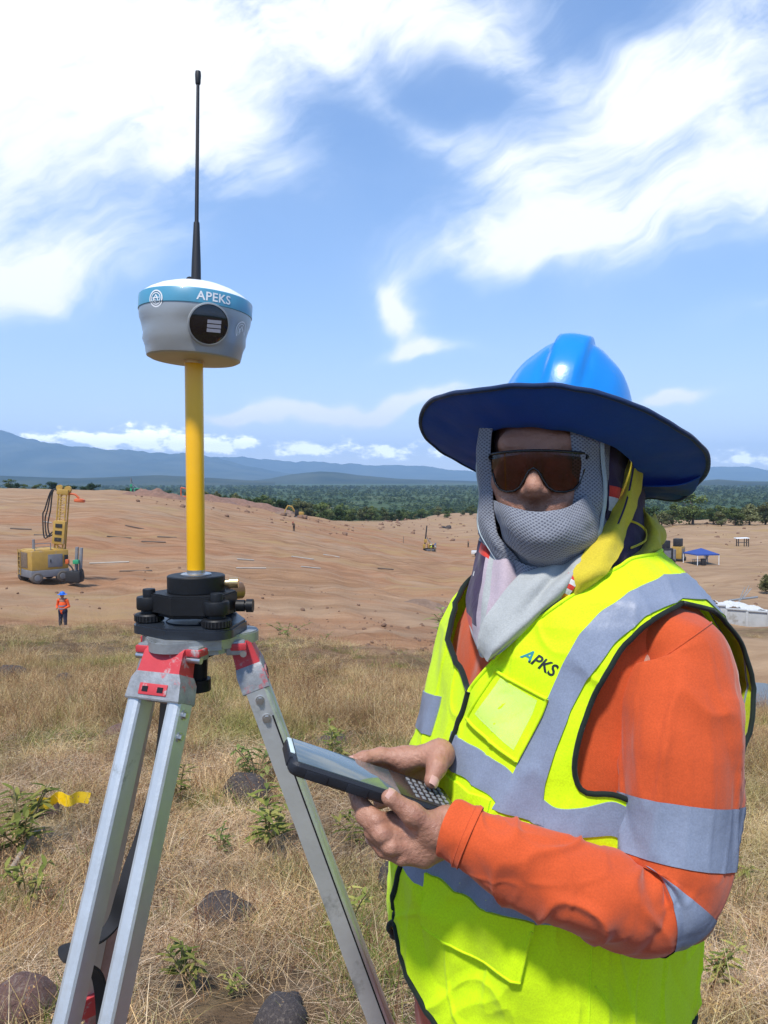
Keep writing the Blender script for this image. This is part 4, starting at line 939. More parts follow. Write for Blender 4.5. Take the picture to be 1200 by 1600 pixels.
def right_hand():
    w = W_R; P = []
    mc = {'i': DP(-.052, -.060, .020), 'm': DP(-.060, -.070, .006), 'r': DP(-.070, -.074, -.010), 'p': DP(-.082, -.072, -.026)}
    P += chain([w + (E_R_ - w) * .15, w], [.0265, .0240], .02)
    for q, r0, r1 in (('i', .0175, .0125), ('m', .0185, .0125), ('r', .0175, .012), ('p', .016, .0112)): P += chain([w + (mc[q] - w) * .12, mc[q]], [r0, r1], .014)
    fi = {
     'i': [mc['i'], DP(-.022, -.062, .014), DP(.000, -.054, .006), DP(.014, -.0505, -.002)],
     'm': [mc['m'], DP(-.022, -.072, .000), DP(-.004, -.062, -.020), DP(-.012, -.040, -.0225)],
     'r': [mc['r'], DP(-.034, -.074, -.016), DP(-.020, -.060, -.032), DP(-.030, -.036, -.0225)],
     'p': [mc['p'], DP(-.052, -.070, -.032), DP(-.042, -.054, -.040), DP(-.052, -.034, -.0225)]}
    rad = {'i': [.0115, .0102, .0092, .0080], 'm': [.0118, .0104, .0093, .0080], 'r': [.0112, .0099, .0089, .0077], 'p': [.0100, .0088, .0080, .0070]}
    for q in 'imrp': P += chain(fi[q], rad[q], .0035)
    th = [w + (mc['i'] - w) * .25 + d2 * .014, DP(-.086, -.040, .046), DP(-.079, -.018, .036), DP(-.073, -.004, .0225)]
    P += chain(th, [.0175, .0150, .0115, .0092], .008); P += chain([th[1], mc['i']], [.013, .012], .016)
    return P, fi, th
def nail(tip, prev, up, w=.0062, l=.0095, lift=.0072):
    d = (Vector(tip) - Vector(prev)).normalized(); n = (up - d * up.dot(d)).normalized(); s = d.cross(n); V = []; F = []; m, k = 7, 7
    for i in range(m):
        for j in range(k):
            u = i / (m - 1) * 2 - 1; v = j / (k - 1) * 2 - 1; ww = w * math.sqrt(max(0, 1 - .35 * max(0, u) ** 2 - .18 * max(0, -u) ** 2))
            V.append(Vector(tip) + d * (u * l * .62 + .0022) + s * (v * ww) + n * (lift + .0008 - .0030 * v * v - .0014 * u * u * (1 if u > 0 else .3)))
    for i in range(m - 1):
        for j in range(k - 1): a = i * k + j; F.append((a, a + 1, a + k + 1, a + k))
    return V, F
def build_body():
    Vs = []; Fs = []
    def put(V, F):
        b = sum(len(v) for v in Vs); Vs.append(np.asarray(V)); Fs.append(np.asarray(F) + b)
    LH, lf, lt = left_hand(); RH, rf, rt = right_hand()
    put(*sdf_mesh(LH, .0022)); put(*sdf_mesh(RH, .0022)); put(*sdf_mesh(head_prims(), .0032))
    # trunk, arms and legs, all under the clothes
    core = [('cap', TC + f_ * .06 + UP * .95, TC + f_ * .03 + UP * 1.12, .135, .13, .05), ('cap', TC + f_ * .03 + UP * 1.12, TC + UP * 1.30, .13, .12, .05), ('cap', S_L - l_ * .06 - UP * .07, S_R + l_ * .06 - UP * .07, .05, .05, .06),
            ('cap', TC + UP * 1.30, TC + f_ * .03 + UP * 1.46, .08, .055, .05),
            ('cap', S_L - UP * .06 - l_ * .02, E_L, .040, .038, .03), ('cap', E_L, W_L + (E_L - W_L) * .1, .040, .027, .02), ('cap', S_R - UP * .06 + l_ * .02, E_R_, .040, .038, .03), ('cap', E_R_, W_R + (E_R_ - W_R) * .1, .040, .027, .02)]
    for s in (-1, 1):
        hip = TC + f_ * .05 + l_ * (s * .09) + UP * .90; kn = TC + f_ * .06 + l_ * (s * .10) + UP * .48; an = TC + f_ * .03 + l_ * (s * .105) + UP * .10
        core += [('cap', hip, kn, .085, .058, .04), ('cap', kn, an, .056, .038, .02), ('cap', an, an + f_ * .14 - UP * .05, .036, .030, .02)]
    put(*sdf_mesh(core, .010))
    V = np.concatenate(Vs); F = np.concatenate(Fs); o = npmesh('body', V, F, M_SKIN, PERSON)
    m = MB()
    m.add(*nail(lt[3], lt[2], (d3 * .8 + d2 * .75), .0074, .0115, .0088)); m.add(*nail(rt[3], rt[2], (d2 + d3 * .4 - d1 * .2), .0072, .0110, .0088)); m.add(*nail(rf['i'][3], rf['i'][2], d3 + d2 * .1, .0056, .009, .0076))
    m.add(*nail(lf['p'][3], lf['p'][2], -d3 + d2 * .6, .005, .008, .0066))
    for nm in range(1): pass
    m2 = m.build('nails', M_NAIL, o); m2['kind'] = 'stuff'
    e = MB()
    for s in (-1, 1): e.lathe(HP(s * .032, .068, .008), fh, [(.0001, -.012), (.009, -.008), (.012, 0), (.009, .008), (.005, .0108), (.0001, .012)], 20)
    e.build('eyes', pbr('eye_white', (.7, .66, .62), .2), o)['kind'] = 'stuff'
    return o
BODY = build_body()

# ---- shirt
def sweep(path, rad, nseg, nphi, disp=None, up=None, flat=1.0, cap=False):
    P = smooth_path(path, nseg); n = len(P); s = np.linspace(0, 1, n); rr = np.interp(s, np.linspace(0, 1, len(rad)), rad); V = []; F = []; x = None
    for i, p in enumerate(P):
        d = (P[min(i + 1, n - 1)] - P[max(i - 1, 0)]).normalized()
        if x is None: x = Vector(up); 
        x = (x - d * x.dot(d)).normalized(); y = d.cross(x)
        if disp and i == 0: DV = disp(s[:, None], (2 * np.pi * np.arange(nphi) / nphi)[None, :])
        for k in range(nphi):
            a = 2 * math.pi * k / nphi; r = rr[i] + (float(DV[i, k]) if disp else 0); V.append(p + x * (math.cos(a) * r) + y * (math.sin(a) * r * flat))
    for i in range(n - 1):
        for k in range(nphi): a = i * nphi + k; b = i * nphi + (k + 1) % nphi; F.append((a, b, b + nphi, a + nphi))
    if cap: F.append(tuple(range(nphi))); F.append(tuple(reversed(range((n - 1) * nphi, n * nphi))))
    return V, F, n
_sa, _sb = SN(81), SN(82)
ARM_L = [TC + l_ * .115 + UP * 1.385, TC + l_ * .138 + UP * 1.366, U(1052, 1026, .948), U(1058, 1095, .926), U(1056, 1180, .905), U(1052, 1290, .885), U(1042, 1375, .870), U(1002, 1410, .858), U(940, 1398, .845), U(860, 1368, .845), U(780, 1334, .852), U(722, 1304, .865), U(698, 1294, .872)]
RAD_L = [.016, .036, .063, .0725, .0725, .0675, .062, .0565, .0515, .0465, .0400, .0320, .0290]
def fold_l(s, a):
    """creased work cotton: drag lines down the upper arm, compression folds in the crook, rings on the forearm"""
    ca, sa = np.cos(a), np.sin(a); bump = lambda c, w: np.exp(-((s - c) / w) ** 2)
    v = _sa(s * 5, ca * .6, sa * .6) * .0020 + _sb(s * 13, ca * .9, sa * .9) * .0008
    cr = lambda x: np.abs(np.sin(x)) - .6
    inn = np.maximum(0., sa) ** .7 * .75 + .25
    v = v + .0150 * bump(.5875, .065) * inn * cr(s * 60 + 1.1 * (a - 1.57) + .5 * np.sin(3 * a))
    v = v + .0070 * bump(.36, .12) * cr(2.0 * a + 11 * s + .7 * np.sin(7 * s + a))
    up = np.clip((.60 - s) / .08, 0, 1) * np.clip((s - .12) / .06, 0, 1); fo = np.clip((s - .56) / .08, 0, 1) * np.clip((.93 - s) / .05, 0, 1)
    v = v + up * (.0048 * crease(_c1(s * 1.8 + 5, ca * .70, sa * .70), .40) + .0014 * crease(_c2(s * 3.5, ca * 1.1, sa * 1.1), .35))
    v = v + fo * (.0050 * crease(_c3(s * 6.0, ca * .38, sa * .38), .42) + .0012 * crease(_c4(s * 10, ca * .6, sa * .6), .35))
    return v
def grid_rows(V, nphi, n, i0, i1, off, name, mat, parent):
    """a band that follows rows i0..i1 of a sleeve, lifted a little"""
    rows = []
    for i in range(i0, i1 + 1):
        ring = V[i * nphi:(i + 1) * nphi]; c = sum(ring, Vector()) / nphi; rows += [p + (p - c).normalized() * off for p in ring]
    F = []; m = i1 - i0 + 1
    for i in range(m - 1):
        for k in range(nphi): a = i * nphi + k; b = i * nphi + (k + 1) % nphi; F.append((a, b, b + nphi, a + nphi))
    return mk(name, rows, F, mat, parent)
def build_shirt():
    th = np.linspace(-math.pi, math.pi, 121)[:-1]; z = np.r_[np.linspace(.66, 1.38, 60), np.linspace(1.385, 1.43, 8)]; T_, Z_ = np.meshgrid(z, th, indexing='ij')[::-1]
    P = tors(T_, Z_, -.012, .5); n, m = T_.shape; idx = np.arange(n * m).reshape(n, m); nx = np.roll(idx, -1, 1); F = np.stack([idx[:-1], nx[:-1], nx[1:], idx[1:]], -1).reshape(-1, 4)
    sh = npmesh('shirt', P.reshape(-1, 3), F, M_ORANGE, PERSON)
    nphi = 132; V, F, n = sweep(ARM_L, RAD_L, 22, nphi, fold_l, up=(0, -1, 0)); sl = mk('sleeve', V, F, M_ORANGE, sh)
    k = 22
    grid_rows(V, nphi, n, int(4.62 * k), int(5.52 * k), .0014, 'reflective_band', M_TAPE, sl)
    grid_rows(V, nphi, n, int(6.18 * k), int(6.92 * k), .0014, 'reflective_band', M_TAPE, sl)
    # cuff
    c = grid_rows(V, nphi, n, int(10.75 * k), 12 * k, .0022, 'cuff', M_ORANGE, sl)
    ring = [V[(12 * k) * nphi + q] for q in range(nphi)]; cc = sum(ring, Vector()) / nphi
    inner = [cc + (p - cc) * .78 + (V[(11 * k) * nphi] - V[(12 * k) * nphi]) * .3 for p in ring]; out = [cc + (p - cc) * 1.05 for p in ring]
    mk('cuff_lining', out + inner, [(q, (q + 1) % nphi, nphi + (q + 1) % nphi, nphi + q) for q in range(nphi)], M_ORANGE, sl)
    for off in (int(10.75 * k), int(10.95 * k)):
        ring = [V[off * nphi + q] for q in range(nphi)]; cc = sum(ring, Vector()) / nphi; rr = [p + (p - cc).normalized() * .0022 for p in ring]; V2, F2 = tube(rr + rr[:2], .0006, 6); mk('stitching', V2, F2, M_ORANGE, sl)
    # shoulder seam
    ring = [V[int(1.9 * k) * nphi + q] for q in range(nphi)]; cc = sum(ring, Vector()) / nphi; rr = [p + (p - cc).normalized() * .0006 for p in ring]; V2, F2 = tube(rr + rr[:2], .0011, 6); mk('shoulder_seam', V2, F2, M_ORANGE, sl)
    AR = [TC - l_ * .10 + UP * 1.385, S_R - l_ * .012, S_R * .5 + E_R_ * .5 - l_ * .01, E_R_, E_R_ * .6 + W_R * .4, E_R_ * .25 + W_R * .75, W_R + (E_R_ - W_R) * .05]
    V, F, n = sweep(AR, [.06, .078, .074, .064, .054, .046, .041], 12, 40, None, up=(0, -1, 0)); mk('sleeve', V, F, M_ORANGE, sh)
def build_trousers():
    P = [('cap', TC + f_ * .055 + UP * .86, TC + f_ * .055 + l_ * .06 + UP * .80, .155, .14, .05), ('cap', TC + f_ * .055 + UP * .86, TC + f_ * .055 - l_ * .06 + UP * .80, .155, .14, .05)]
    for s in (-1, 1):
        hip = TC + f_ * .055 + l_ * (s * .095) + UP * .80; kn = TC + f_ * .06 + l_ * (s * .10) + UP * .48; an = TC + f_ * .03 + l_ * (s * .105) + UP * .11
        P += [('cap', hip, kn, .118, .082, .05), ('cap', kn, an, .082, .070, .03)]
    V, F = sdf_mesh(P, .009); npmesh('trousers', V, F, M_ORANGE, PERSON)
    for s in (-1, 1):
        an = TC + f_ * .03 + l_ * (s * .105) + UP * .13
        V, F = sdf_mesh([('cap', an, an - UP * .06, .056, .052, .02), ('cap', an - UP * .075, an + f_ * .12 - UP * .088, .046, .038, .03), ('cap', an - f_ * .03 - UP * .10, an + f_ * .15 - UP * .10, .030, .030, .02)], .006); npmesh('boot', V, F, M_BOOT, PERSON)
build_shirt(); build_trousers()

# ---- vest
NECK = [(733, 1080), (757, 1048), (788, 1012), (830, 975), (880, 938), (935, 900), (985, 872), ('t', 128, 1.452), ('t', 165, 1.450)]
NECK_R = [(733, 1080), ('t', -6, 1.318), ('t', -16, 1.352), ('t', -34, 1.392), ('t', -70, 1.440), ('t', -110, 1.455), ('t', -165, 1.450)]
ARMH = [(1066, 942), (1010, 972), (966, 1018), (935, 1072), (911, 1128), (898, 1180), (896, 1216), (910, 1244), (956, 1237), ('t', 92, 1.155), ('t', 116, 1.165), ('t', 134, 1.21), ('t', 142, 1.27), ('t', 139, 1.33), ('t', 126, 1.378)]
def inside(poly, X, Y):
    ins = np.zeros(X.shape, bool); n = len(poly); j = n - 1
    for i in range(n):
        xi, yi = poly[i]; xj, yj = poly[j]
        c = ((yi > Y) != (yj > Y)) & (X < (xj - xi) * (Y - yi) / ((yj - yi) if abs(yj - yi) > 1e-9 else 1e-9) + xi); ins ^= c; j = i
    return ins
def hem(th):
    d = np.abs(np.degrees(th)); return .835 + .125 * np.clip(1 - d / 46, 0, 1) ** 1.7
def build_vest():
    ah = [tuple(q) for q in resample(TP(ARMH + ARMH[:1]), 90)]; ahm = [(-t, z) for t, z in ah]
    nl = resample(TP(NECK), 60); nr = resample(TP(NECK_R), 60)
    th = np.linspace(-math.pi, math.pi, 721); z = np.linspace(.80, 1.46, 440); T_, Z_ = np.meshgrid(th, z, indexing='ij')
    nz = np.where(T_ >= nl[0, 0], np.interp(T_, np.maximum.accumulate(nl[:, 0]), nl[:, 1]), np.interp(-T_, np.maximum.accumulate(-nr[:, 0]), nr[:, 1]))
    keep = (~inside(ah, T_, Z_)) & (~inside(ahm, T_, Z_)) & (Z_ < nz) & (Z_ > hem(T_))
    fk = keep[:-1, :-1] & keep[1:, :-1] & keep[1:, 1:] & keep[:-1, 1:]; idx = np.arange(T_.size).reshape(T_.shape)
    F = np.stack([idx[:-1, :-1], idx[1:, :-1], idx[1:, 1:], idx[:-1, 1:]], -1)[fk]
    used = np.unique(F); remap = np.full(T_.size, -1); remap[used] = np.arange(len(used))
    P = tors(T_, Z_, .012).reshape(-1, 3)[used]
    o = npmesh('vest', P, remap[F], M_LIME, PERSON)
    # bindings
    def pipe(name, Q, rad, off): 
        Pp = tors(Q[:, 0], Q[:, 1], off); V, Fq = tube([Vector(p) for p in Pp], rad, 8); return mk(name, V, Fq, M_BIND, o)
    pipe('armhole_binding', np.array(ah), .0033, .0125); pipe('armhole_binding', np.array(ahm), .0033, .0125)
    tt = tors(nl[:, 0], nl[:, 1], .0125); V, Fq = tube([Vector(p) for p in tt], .0026, 8); mk('neck_hem', V, Fq, M_LIME, o); pipe('neck_binding', nr, .0042, .0125)
    ht = np.radians(np.linspace(-180, 180, 200)); pipe('hem_binding', np.stack([ht, hem(ht)], -1), .0040, .0125)
    zz = np.linspace(.965, tz(733, 1080)[1], 60); zt = np.linspace(0.0, tz(733, 1080)[0], 60); pipe('zip', np.stack([zt, zz], -1), .0046, .0125)
    # reflective tapes
    strip('reflective_tape', [(1037, 897), (985, 922), (938, 955), (905, 990), (880, 1035), (850, 1105), (820, 1170), (790, 1230), (770, 1262)],
          [(1064, 934), (1008, 960), (958, 1005), (917, 1060), (890, 1112), (868, 1172), (852, 1222), (848, 1262), (850, 1290)], M_TAPE, o, .0136, n=90)
    strip('reflective_tape', [(1037, 897), ('t', 130, 1.425), ('t', 152, 1.37), ('t', 160, 1.28), ('t', 162, 1.18)], [(1064, 934), ('t', 123, 1.395), ('t', 139, 1.352), ('t', 145, 1.28), ('t', 145, 1.18)], M_TAPE, o, .0136, n=70)
    strip('reflective_tape', [(707, 1142), (745, 1167), (790, 1197), (830, 1235), (868, 1264), (915, 1262), (958, 1250), ('t', 90, 1.150), ('t', 130, 1.155), ('t', 178, 1.160)],
          [(694, 1194), (730, 1215), (768, 1243), (815, 1277), (872, 1301), (915, 1308), (960, 1303), ('t', 92, 1.095), ('t', 130, 1.10), ('t', 178, 1.105)], M_TAPE, o, .0130, n=120)
    strip('reflective_tape', [('t', -3, 1.248), ('t', -30, 1.23), ('t', -60, 1.19), ('t', -120, 1.16), ('t', -178, 1.16)], [('t', -3, 1.195), ('t', -30, 1.178), ('t', -60, 1.137), ('t', -120, 1.105), ('t', -178, 1.105)], M_TAPE, o, .0130, n=90)
    strip('reflective_tape', [('t', 2, 1.085), ('t', 14, 1.080), ('t', 30, 1.078), ('t', 60, 1.086), ('t', 120, 1.086), ('t', 178, 1.086)],
          [('t', 2, 1.035), ('t', 14, 1.030), ('t', 30, 1.028), ('t', 60, 1.036), ('t', 120, 1.036), ('t', 178, 1.036)], M_TAPE, o, .0130, n=120)
    strip('reflective_tape', [('t', -2, 1.085), ('t', -60, 1.086), ('t', -120, 1.086), ('t', -178, 1.086)], [('t', -2, 1.035), ('t', -60, 1.036), ('t', -120, 1.036), ('t', -178, 1.036)], M_TAPE, o, .0130, n=90)
    # chest badge pocket: raised frame, clear window
    fr = quadpatch('badge_pocket', [(778, 1047), (856, 1091), (809, 1188), (733, 1121)], M_LIME, o, .0150, .0012)
    quadpatch('badge_window', [(785, 1058), (841, 1093), (805, 1170), (746, 1114)], clear_material(), fr, .0165, .0006)
    for a, b in (((778, 1047), (856, 1091)), ((856, 1091), (809, 1188)), ((809, 1188), (733, 1121)), ((733, 1121), (778, 1047))): 
        pp = resample(TP([a, b]), 16); Pp = tors(pp[:, 0], pp[:, 1], .0168); V, Fq = tube([Vector(p) for p in Pp], .0022, 8); mk('pocket_edge', V, Fq, M_LIME, fr)
    # pen pocket under it and the big lower pockets
    quadpatch('pen_pocket', [(700, 1208), (768, 1250), (760, 1292), (694, 1275)], M_LIME, o, .0150, .002)
    fl = quadpatch('pocket', [(672, 1378), (832, 1452), (812, 1532), (664, 1446)], M_LIME, o, .0140, .0032)
    for a, b in (((832, 1452), (812, 1532)), ((812, 1532), (664, 1446))):
        pp = resample(TP([a, b]), 16); Pp = tors(pp[:, 0], pp[:, 1], .0165); V, Fq = tube([Vector(p) for p in Pp], .0020, 8); mk('pocket_edge', V, Fq, M_LIME, fl)
    quadpatch('pocket_flap', [(668, 1362), (836, 1440), (834, 1462), (666, 1390)], M_LIME, fl, .0165, .0014)
    for pts in ([(925, 1478), (922, 1540), (920, 1610)], [(930, 1540), (960, 1580), (975, 1620)]): piping('seam', pts, .0009, M_LIME, o, .0125, 24)
    # lettering
    tv, tf, asp = text_mesh('APKS', 1.0, .022, 1.0)
    q = [(812, 1026), (863, 1058), (875, 1041), (827, 1013)]
    for sel, mat in (((0, .27), pbr('teal_print', (.015, .22, .26), .6)), ((.27, 1.01), M_INKK)):
        fs = [f for f in tf if sel[0] <= sum(tv[i][0] for i in f) / 3 < sel[1]]; ids = sorted({i for f in fs for i in f}); mp = {i: k for k, i in enumerate(ids)}; V = []
        for i in ids:
            x, y = tv[i]; px = (q[0][0] * (1 - x) + q[1][0] * x) * (1 - y) + (q[3][0] * (1 - x) + q[2][0] * x) * y; py = (q[0][1] * (1 - x) + q[1][1] * x) * (1 - y) + (q[3][1] * (1 - x) + q[2][1] * x) * y
            V.append(on_torso(px, py, .0127))
        mk('lettering', V, [tuple(mp[i] for i in f) for f in fs], mat, o, smooth=False)
def clear_material():
    m, nt, b = nodes('clear_vinyl'); b.inputs['Base Color'].default_value = (.93, .97, .80, 1); b.inputs['Roughness'].default_value = .10; b.inputs['Alpha'].default_value = .20
    n = nt.nodes.new('ShaderNodeTexNoise'); n.inputs['Scale'].default_value = 22; n.inputs['Distortion'].default_value = 1.5; tc = nt.nodes.new('ShaderNodeTexCoord'); nt.links.new(tc.outputs['Object'], n.inputs['Vector'])
    bp = nt.nodes.new('ShaderNodeBump'); bp.inputs['Distance'].default_value = .004; nt.links.new(n.outputs['Fac'], bp.inputs['Height']); nt.links.new(bp.outputs[0], b.inputs['Normal']); return m
build_vest()

# ------------------------------------------------------------------ head gear
def sheet(name, rows, mat, parent, th=.0012, nu=7, nv=7, wr=.0015, wscale=14, mats=None, paint=None, seed=0, fringe=None):
    """a cloth through measured points; rows of (column, row, metres) or Vectors"""
    G_ = [smooth_path([p if isinstance(p, Vector) else U(*p) for p in r], nv) for r in rows]; m = len(G_[0])
    cols = [smooth_path([G_[i][j] for i in range(len(G_))], nu) for j in range(m)]; n = len(cols[0])
    P = np.array([[cols[j][i] for j in range(m)] for i in range(n)])
    du = np.gradient(P, axis=0); dv = np.gradient(P, axis=1); N_ = np.cross(du, dv); N_ /= np.linalg.norm(N_, axis=-1, keepdims=True) + 1e-9
    s1, s2 = SN(300 + seed), SN(330 + seed)
    w = wr * (s1(P[..., 0] * wscale, P[..., 1] * wscale, P[..., 2] * wscale) + .5 * s2(P[..., 0] * wscale * 2.6, P[..., 1] * wscale * 2.6, P[..., 2] * wscale * 2.6))
    P = P + N_ * w[..., None]
    a = np.r_[0, np.cumsum(np.linalg.norm(np.diff(P[:, m // 2], axis=0), axis=1))]; b = np.r_[0, np.cumsum(np.linalg.norm(np.diff(P[n // 2], axis=0), axis=1))]
    uv = np.stack(np.meshgrid(a, b, indexing='ij'), -1).reshape(-1, 2)
    A = P + N_ * th / 2; B = P - N_ * th / 2; idx = np.arange(n * m).reshape(n, m); F = []; mi = []
    for i in range(n - 1):
        for j in range(m - 1):
            k = 0
            if paint:
                u, v = (i + .5) / (n - 1), (j + .5) / (m - 1)
                for (u0, u1, v0, v1, q) in paint:
                    if u0 <= u < u1 and v0 <= v < v1: k = q
            f = (int(idx[i, j]), int(idx[i + 1, j]), int(idx[i + 1, j + 1]), int(idx[i, j + 1])); F.append(f); mi.append(k); F.append(tuple(q + n * m for q in reversed(f))); mi.append(k)
    rim = list(idx[0, :]) + list(idx[1:, -1]) + list(idx[-1, -2::-1]) + list(idx[-2:0:-1, 0])
    for i in range(len(rim)): p, q = int(rim[i]), int(rim[(i + 1) % len(rim)]); F.append((p, q, q + n * m, p + n * m)); mi.append(0)
    return mk(name, list(A.reshape(-1, 3)) + list(B.reshape(-1, 3)), F, mat, parent, mats=mats, midx=mi if mats else None, uv=np.concatenate([uv, uv]), autos=60)
def mesh_fabric(name, col, dark):
    m, nt, b = nodes(name); N = nt.nodes; L = nt.links; b.inputs['Roughness'].default_value = .9; b.inputs['Sheen Weight'].default_value = .2; b.inputs['Specular IOR Level'].default_value = .2
    uv = N.new('ShaderNodeTexCoord'); v = N.new('ShaderNodeTexVoronoi'); v.inputs['Scale'].default_value = 300; v.inputs['Randomness'].default_value = .12
    mp = N.new('ShaderNodeMapping'); mp.inputs['Scale'].default_value = (1, .72, 1); mp.inputs['Rotation'].default_value = (0, 0, .78); L.new(uv.outputs['UV'], mp.inputs[0]); L.new(mp.outputs[0], v.inputs['Vector'])
    r = N.new('ShaderNodeValToRGB'); r.color_ramp.elements[0].position = .22; r.color_ramp.elements[0].color = (*dark, 1); r.color_ramp.elements[1].position = .42; r.color_ramp.elements[1].color = (*col, 1)
    L.new(v.outputs['Distance'], r.inputs[0]); L.new(r.outputs[0], b.inputs['Base Color'])
    bp = N.new('ShaderNodeBump'); bp.inputs['Distance'].default_value = .0008; L.new(v.outputs['Distance'], bp.inputs['Height']); L.new(bp.outputs[0], b.inputs['Normal']); return m
M_MESH = mesh_fabric('grey_mesh_cloth', (.25, .265, .30), (.10, .105, .135))
M_PALE = fabric('pale_grey_cloth', (.37, .385, .375), .9, 900, var=(10, .05))
M_PINKISH = fabric('lavender_cloth', (.40, .33, .37), .9, 900, var=(8, .12))
M_TRIM = fabric('pale_blue_trim', (.40, .47, .49), .8, 900)
M_PURPLE = fabric('purple_print', (.040, .024, .060), .85, 900, var=(30, .35))
M_YELLOW = fabric('yellow_print', (.62, .50, .035), .85, 900, var=(12, .1), trans=.1)
M_RED = fabric('red_print', (.55, .045, .03), .85, 900)
M_WHITEC = fabric('white_print_cloth', (.60, .60, .57), .85, 900)
M_ORANGEC = fabric('amber_print', (.60, .22, .02), .85, 900)
M_HELM = pbr('blue_helmet_shell', (.006, .225, .66), .30, 0, var=(6, .08), bump=(14, .0008), coat=.25, spec=.5, grime=(16, (.10, .26, .50), .36))
M_BRIM = fabric('blue_brim_fabric', (.013, .080, .36), .75, 1500, .0002, (10, .1), .1, .32, fold=.0015)
M_BRIMEDGE = fabric('brim_binding', (.006, .025, .085), .8)

BC = Vector((.257, 1.115, CZ + .064)); bn = Vector((.250, .255, 1)).normalized()
bf = (Vector((-.335, -.942, 0)) - bn * bn.dot(Vector((-.335, -.942, 0)))).normalized(); bl = bn.cross(bf) * -1
if bl.dot(hl) < 0: bl = -bl
def BP(ph, r, h): a = math.radians(ph); return BC + bf * (r * math.cos(a)) + bl * (r * math.sin(a)) + bn * h
def build_hat():
    o_ = None
    # shell: dome with a raised fore-and-aft rib
    V = []; F = []; n = 96; K = 26
    for i in range(K):
        t = i / (K - 1) * math.pi / 2
        for k in range(n):
            ph = 360 * k / n; ax, ay = .103, .126
            ce = math.cos(t) ** .82; x = ax * ce * math.sin(R(ph)); y = ay * ce * math.cos(R(ph)); h = .168 * math.sin(t) ** 1.0
            lat = abs(x); rib = max(0, min(1, (.026 - lat) / .007)); rib = rib * rib * (3 - 2 * rib) * min(1, max(0, (h - .035) / .05)) * .0095
            nn = Vector((x / ax ** 2, y / ay ** 2, h / .168 ** 2)).normalized() if h + lat > 0 else Vector((0, 0, 1))
            for sgn in (-1, 1):   # two shallow flutes beside the rib
                q = (x - sgn * .052) / .014; rib -= .0022 * math.exp(-q * q) * min(1, h / .08)
            x += nn.x * rib; y += nn.y * rib; h += nn.z * rib
            V.append(BC + bl * x + bf * y + bn * (h - .034))
    for i in range(K - 1):
        for k in range(n): a = i * n + k; b = i * n + (k + 1) % n; F.append((a, b, b + n, a + n))
    F.append(tuple(range((K - 1) * n, K * n)))
    hat = mk('hard_hat', V, F, M_HELM, PERSON)
    # short peak and rim of the shell itself
    Vr = []; Fr = []
    for k in range(n):
        ph = 360 * k / n; pk = max(0, math.cos(R(ph))) ** 3 * .008
        for (dr, h) in ((0, -.030), (.005 + pk, -.033 - pk * .25), (.005 + pk, -.0355 - pk * .25), (0, -.034)):
            rr = math.hypot(.106 * math.sin(R(ph)), .128 * math.cos(R(ph))) + dr - .002; Vr.append(BP(ph, rr, h))
    for k in range(n):
        for j in range(4): a = k * 4 + j; b = ((k + 1) % n) * 4 + j; c = ((k + 1) % n) * 4 + (j + 1) % 4; d = k * 4 + (j + 1) % 4; Fr.append((a, b, c, d))
    mk('rim', Vr, Fr, M_HELM, hat)
    # wide cloth sun brim
    nb = 160; rings = 22; s1, s2 = SN(401), SN(402); top = []
    def edge(ph):
        return .2070 + .004 * math.cos(R(2 * ph)) + .003 * math.sin(R(3 * ph + 40))
    for i in range(rings):
        t = i / (rings - 1)
        for k in range(nb):
            ph = 360 * k / nb; r0 = math.hypot(.109 * math.sin(R(ph)), .131 * math.cos(R(ph))); r = r0 + (edge(ph) - r0) * t
            back = math.exp(-((ph - 140) / 38) ** 2); droop = -.010 * t ** 1.5 * back - .010 * t * math.exp(-((ph - 215) / 40) ** 2)
            wave = t * (.0030 * math.sin(R(5 * ph + 30)) + .006 * back * math.sin(R(11 * ph)))
            h = -.040 + .020 * t ** 1.15 + droop + wave + .0010 * float(s1(r * 18 * math.cos(R(ph)), r * 18 * math.sin(R(ph))))
            top.append(BP(ph, r, h))
    F = []
    for i in range(rings - 1):
        for k in range(nb): a = i * nb + k; b = i * nb + (k + 1) % nb; F.append((a, a + nb, b + nb, b))
    N0 = len(top); low = [p - bn * .0022 for p in top]; F2 = [tuple(q + N0 for q in reversed(f)) for f in F]
    br = mk('sun_brim', top + low, F + F2, M_BRIM, hat)
    rim = [top[(rings - 1) * nb + k] - bn * .001 for k in range(nb)]; V2, F3 = tube(rim + rim[:2], .0034, 8); mk('brim_binding', V2, F3, M_BRIMEDGE, br)
    # neck flap gathered under the back of the brim, on the right
    rows = []
    base = [BP(p, .198, -.022) for p in (98, 115, 132, 150, 168, 186)]
    rows.append([q + UP * .0 for q in base])
    rows.append([BP(p, .196 + .010 * (i % 2), -.028 - .008 * (i % 2)) for i, p in enumerate((98, 115, 132, 150, 168, 186))])
    rows.append([BP(p, .165 + .016 * (i % 2), -.036 - .008 * ((i + 1) % 2)) for i, p in enumerate((100, 116, 132, 150, 168, 186))])
    rows.append([BP(p, .128, -.048) for p in (104, 118, 134, 150, 168, 184)])
    sheet('neck_flap', rows, M_BRIM, hat, th=.0016, wr=.0018, wscale=10, seed=4)
build_hat()

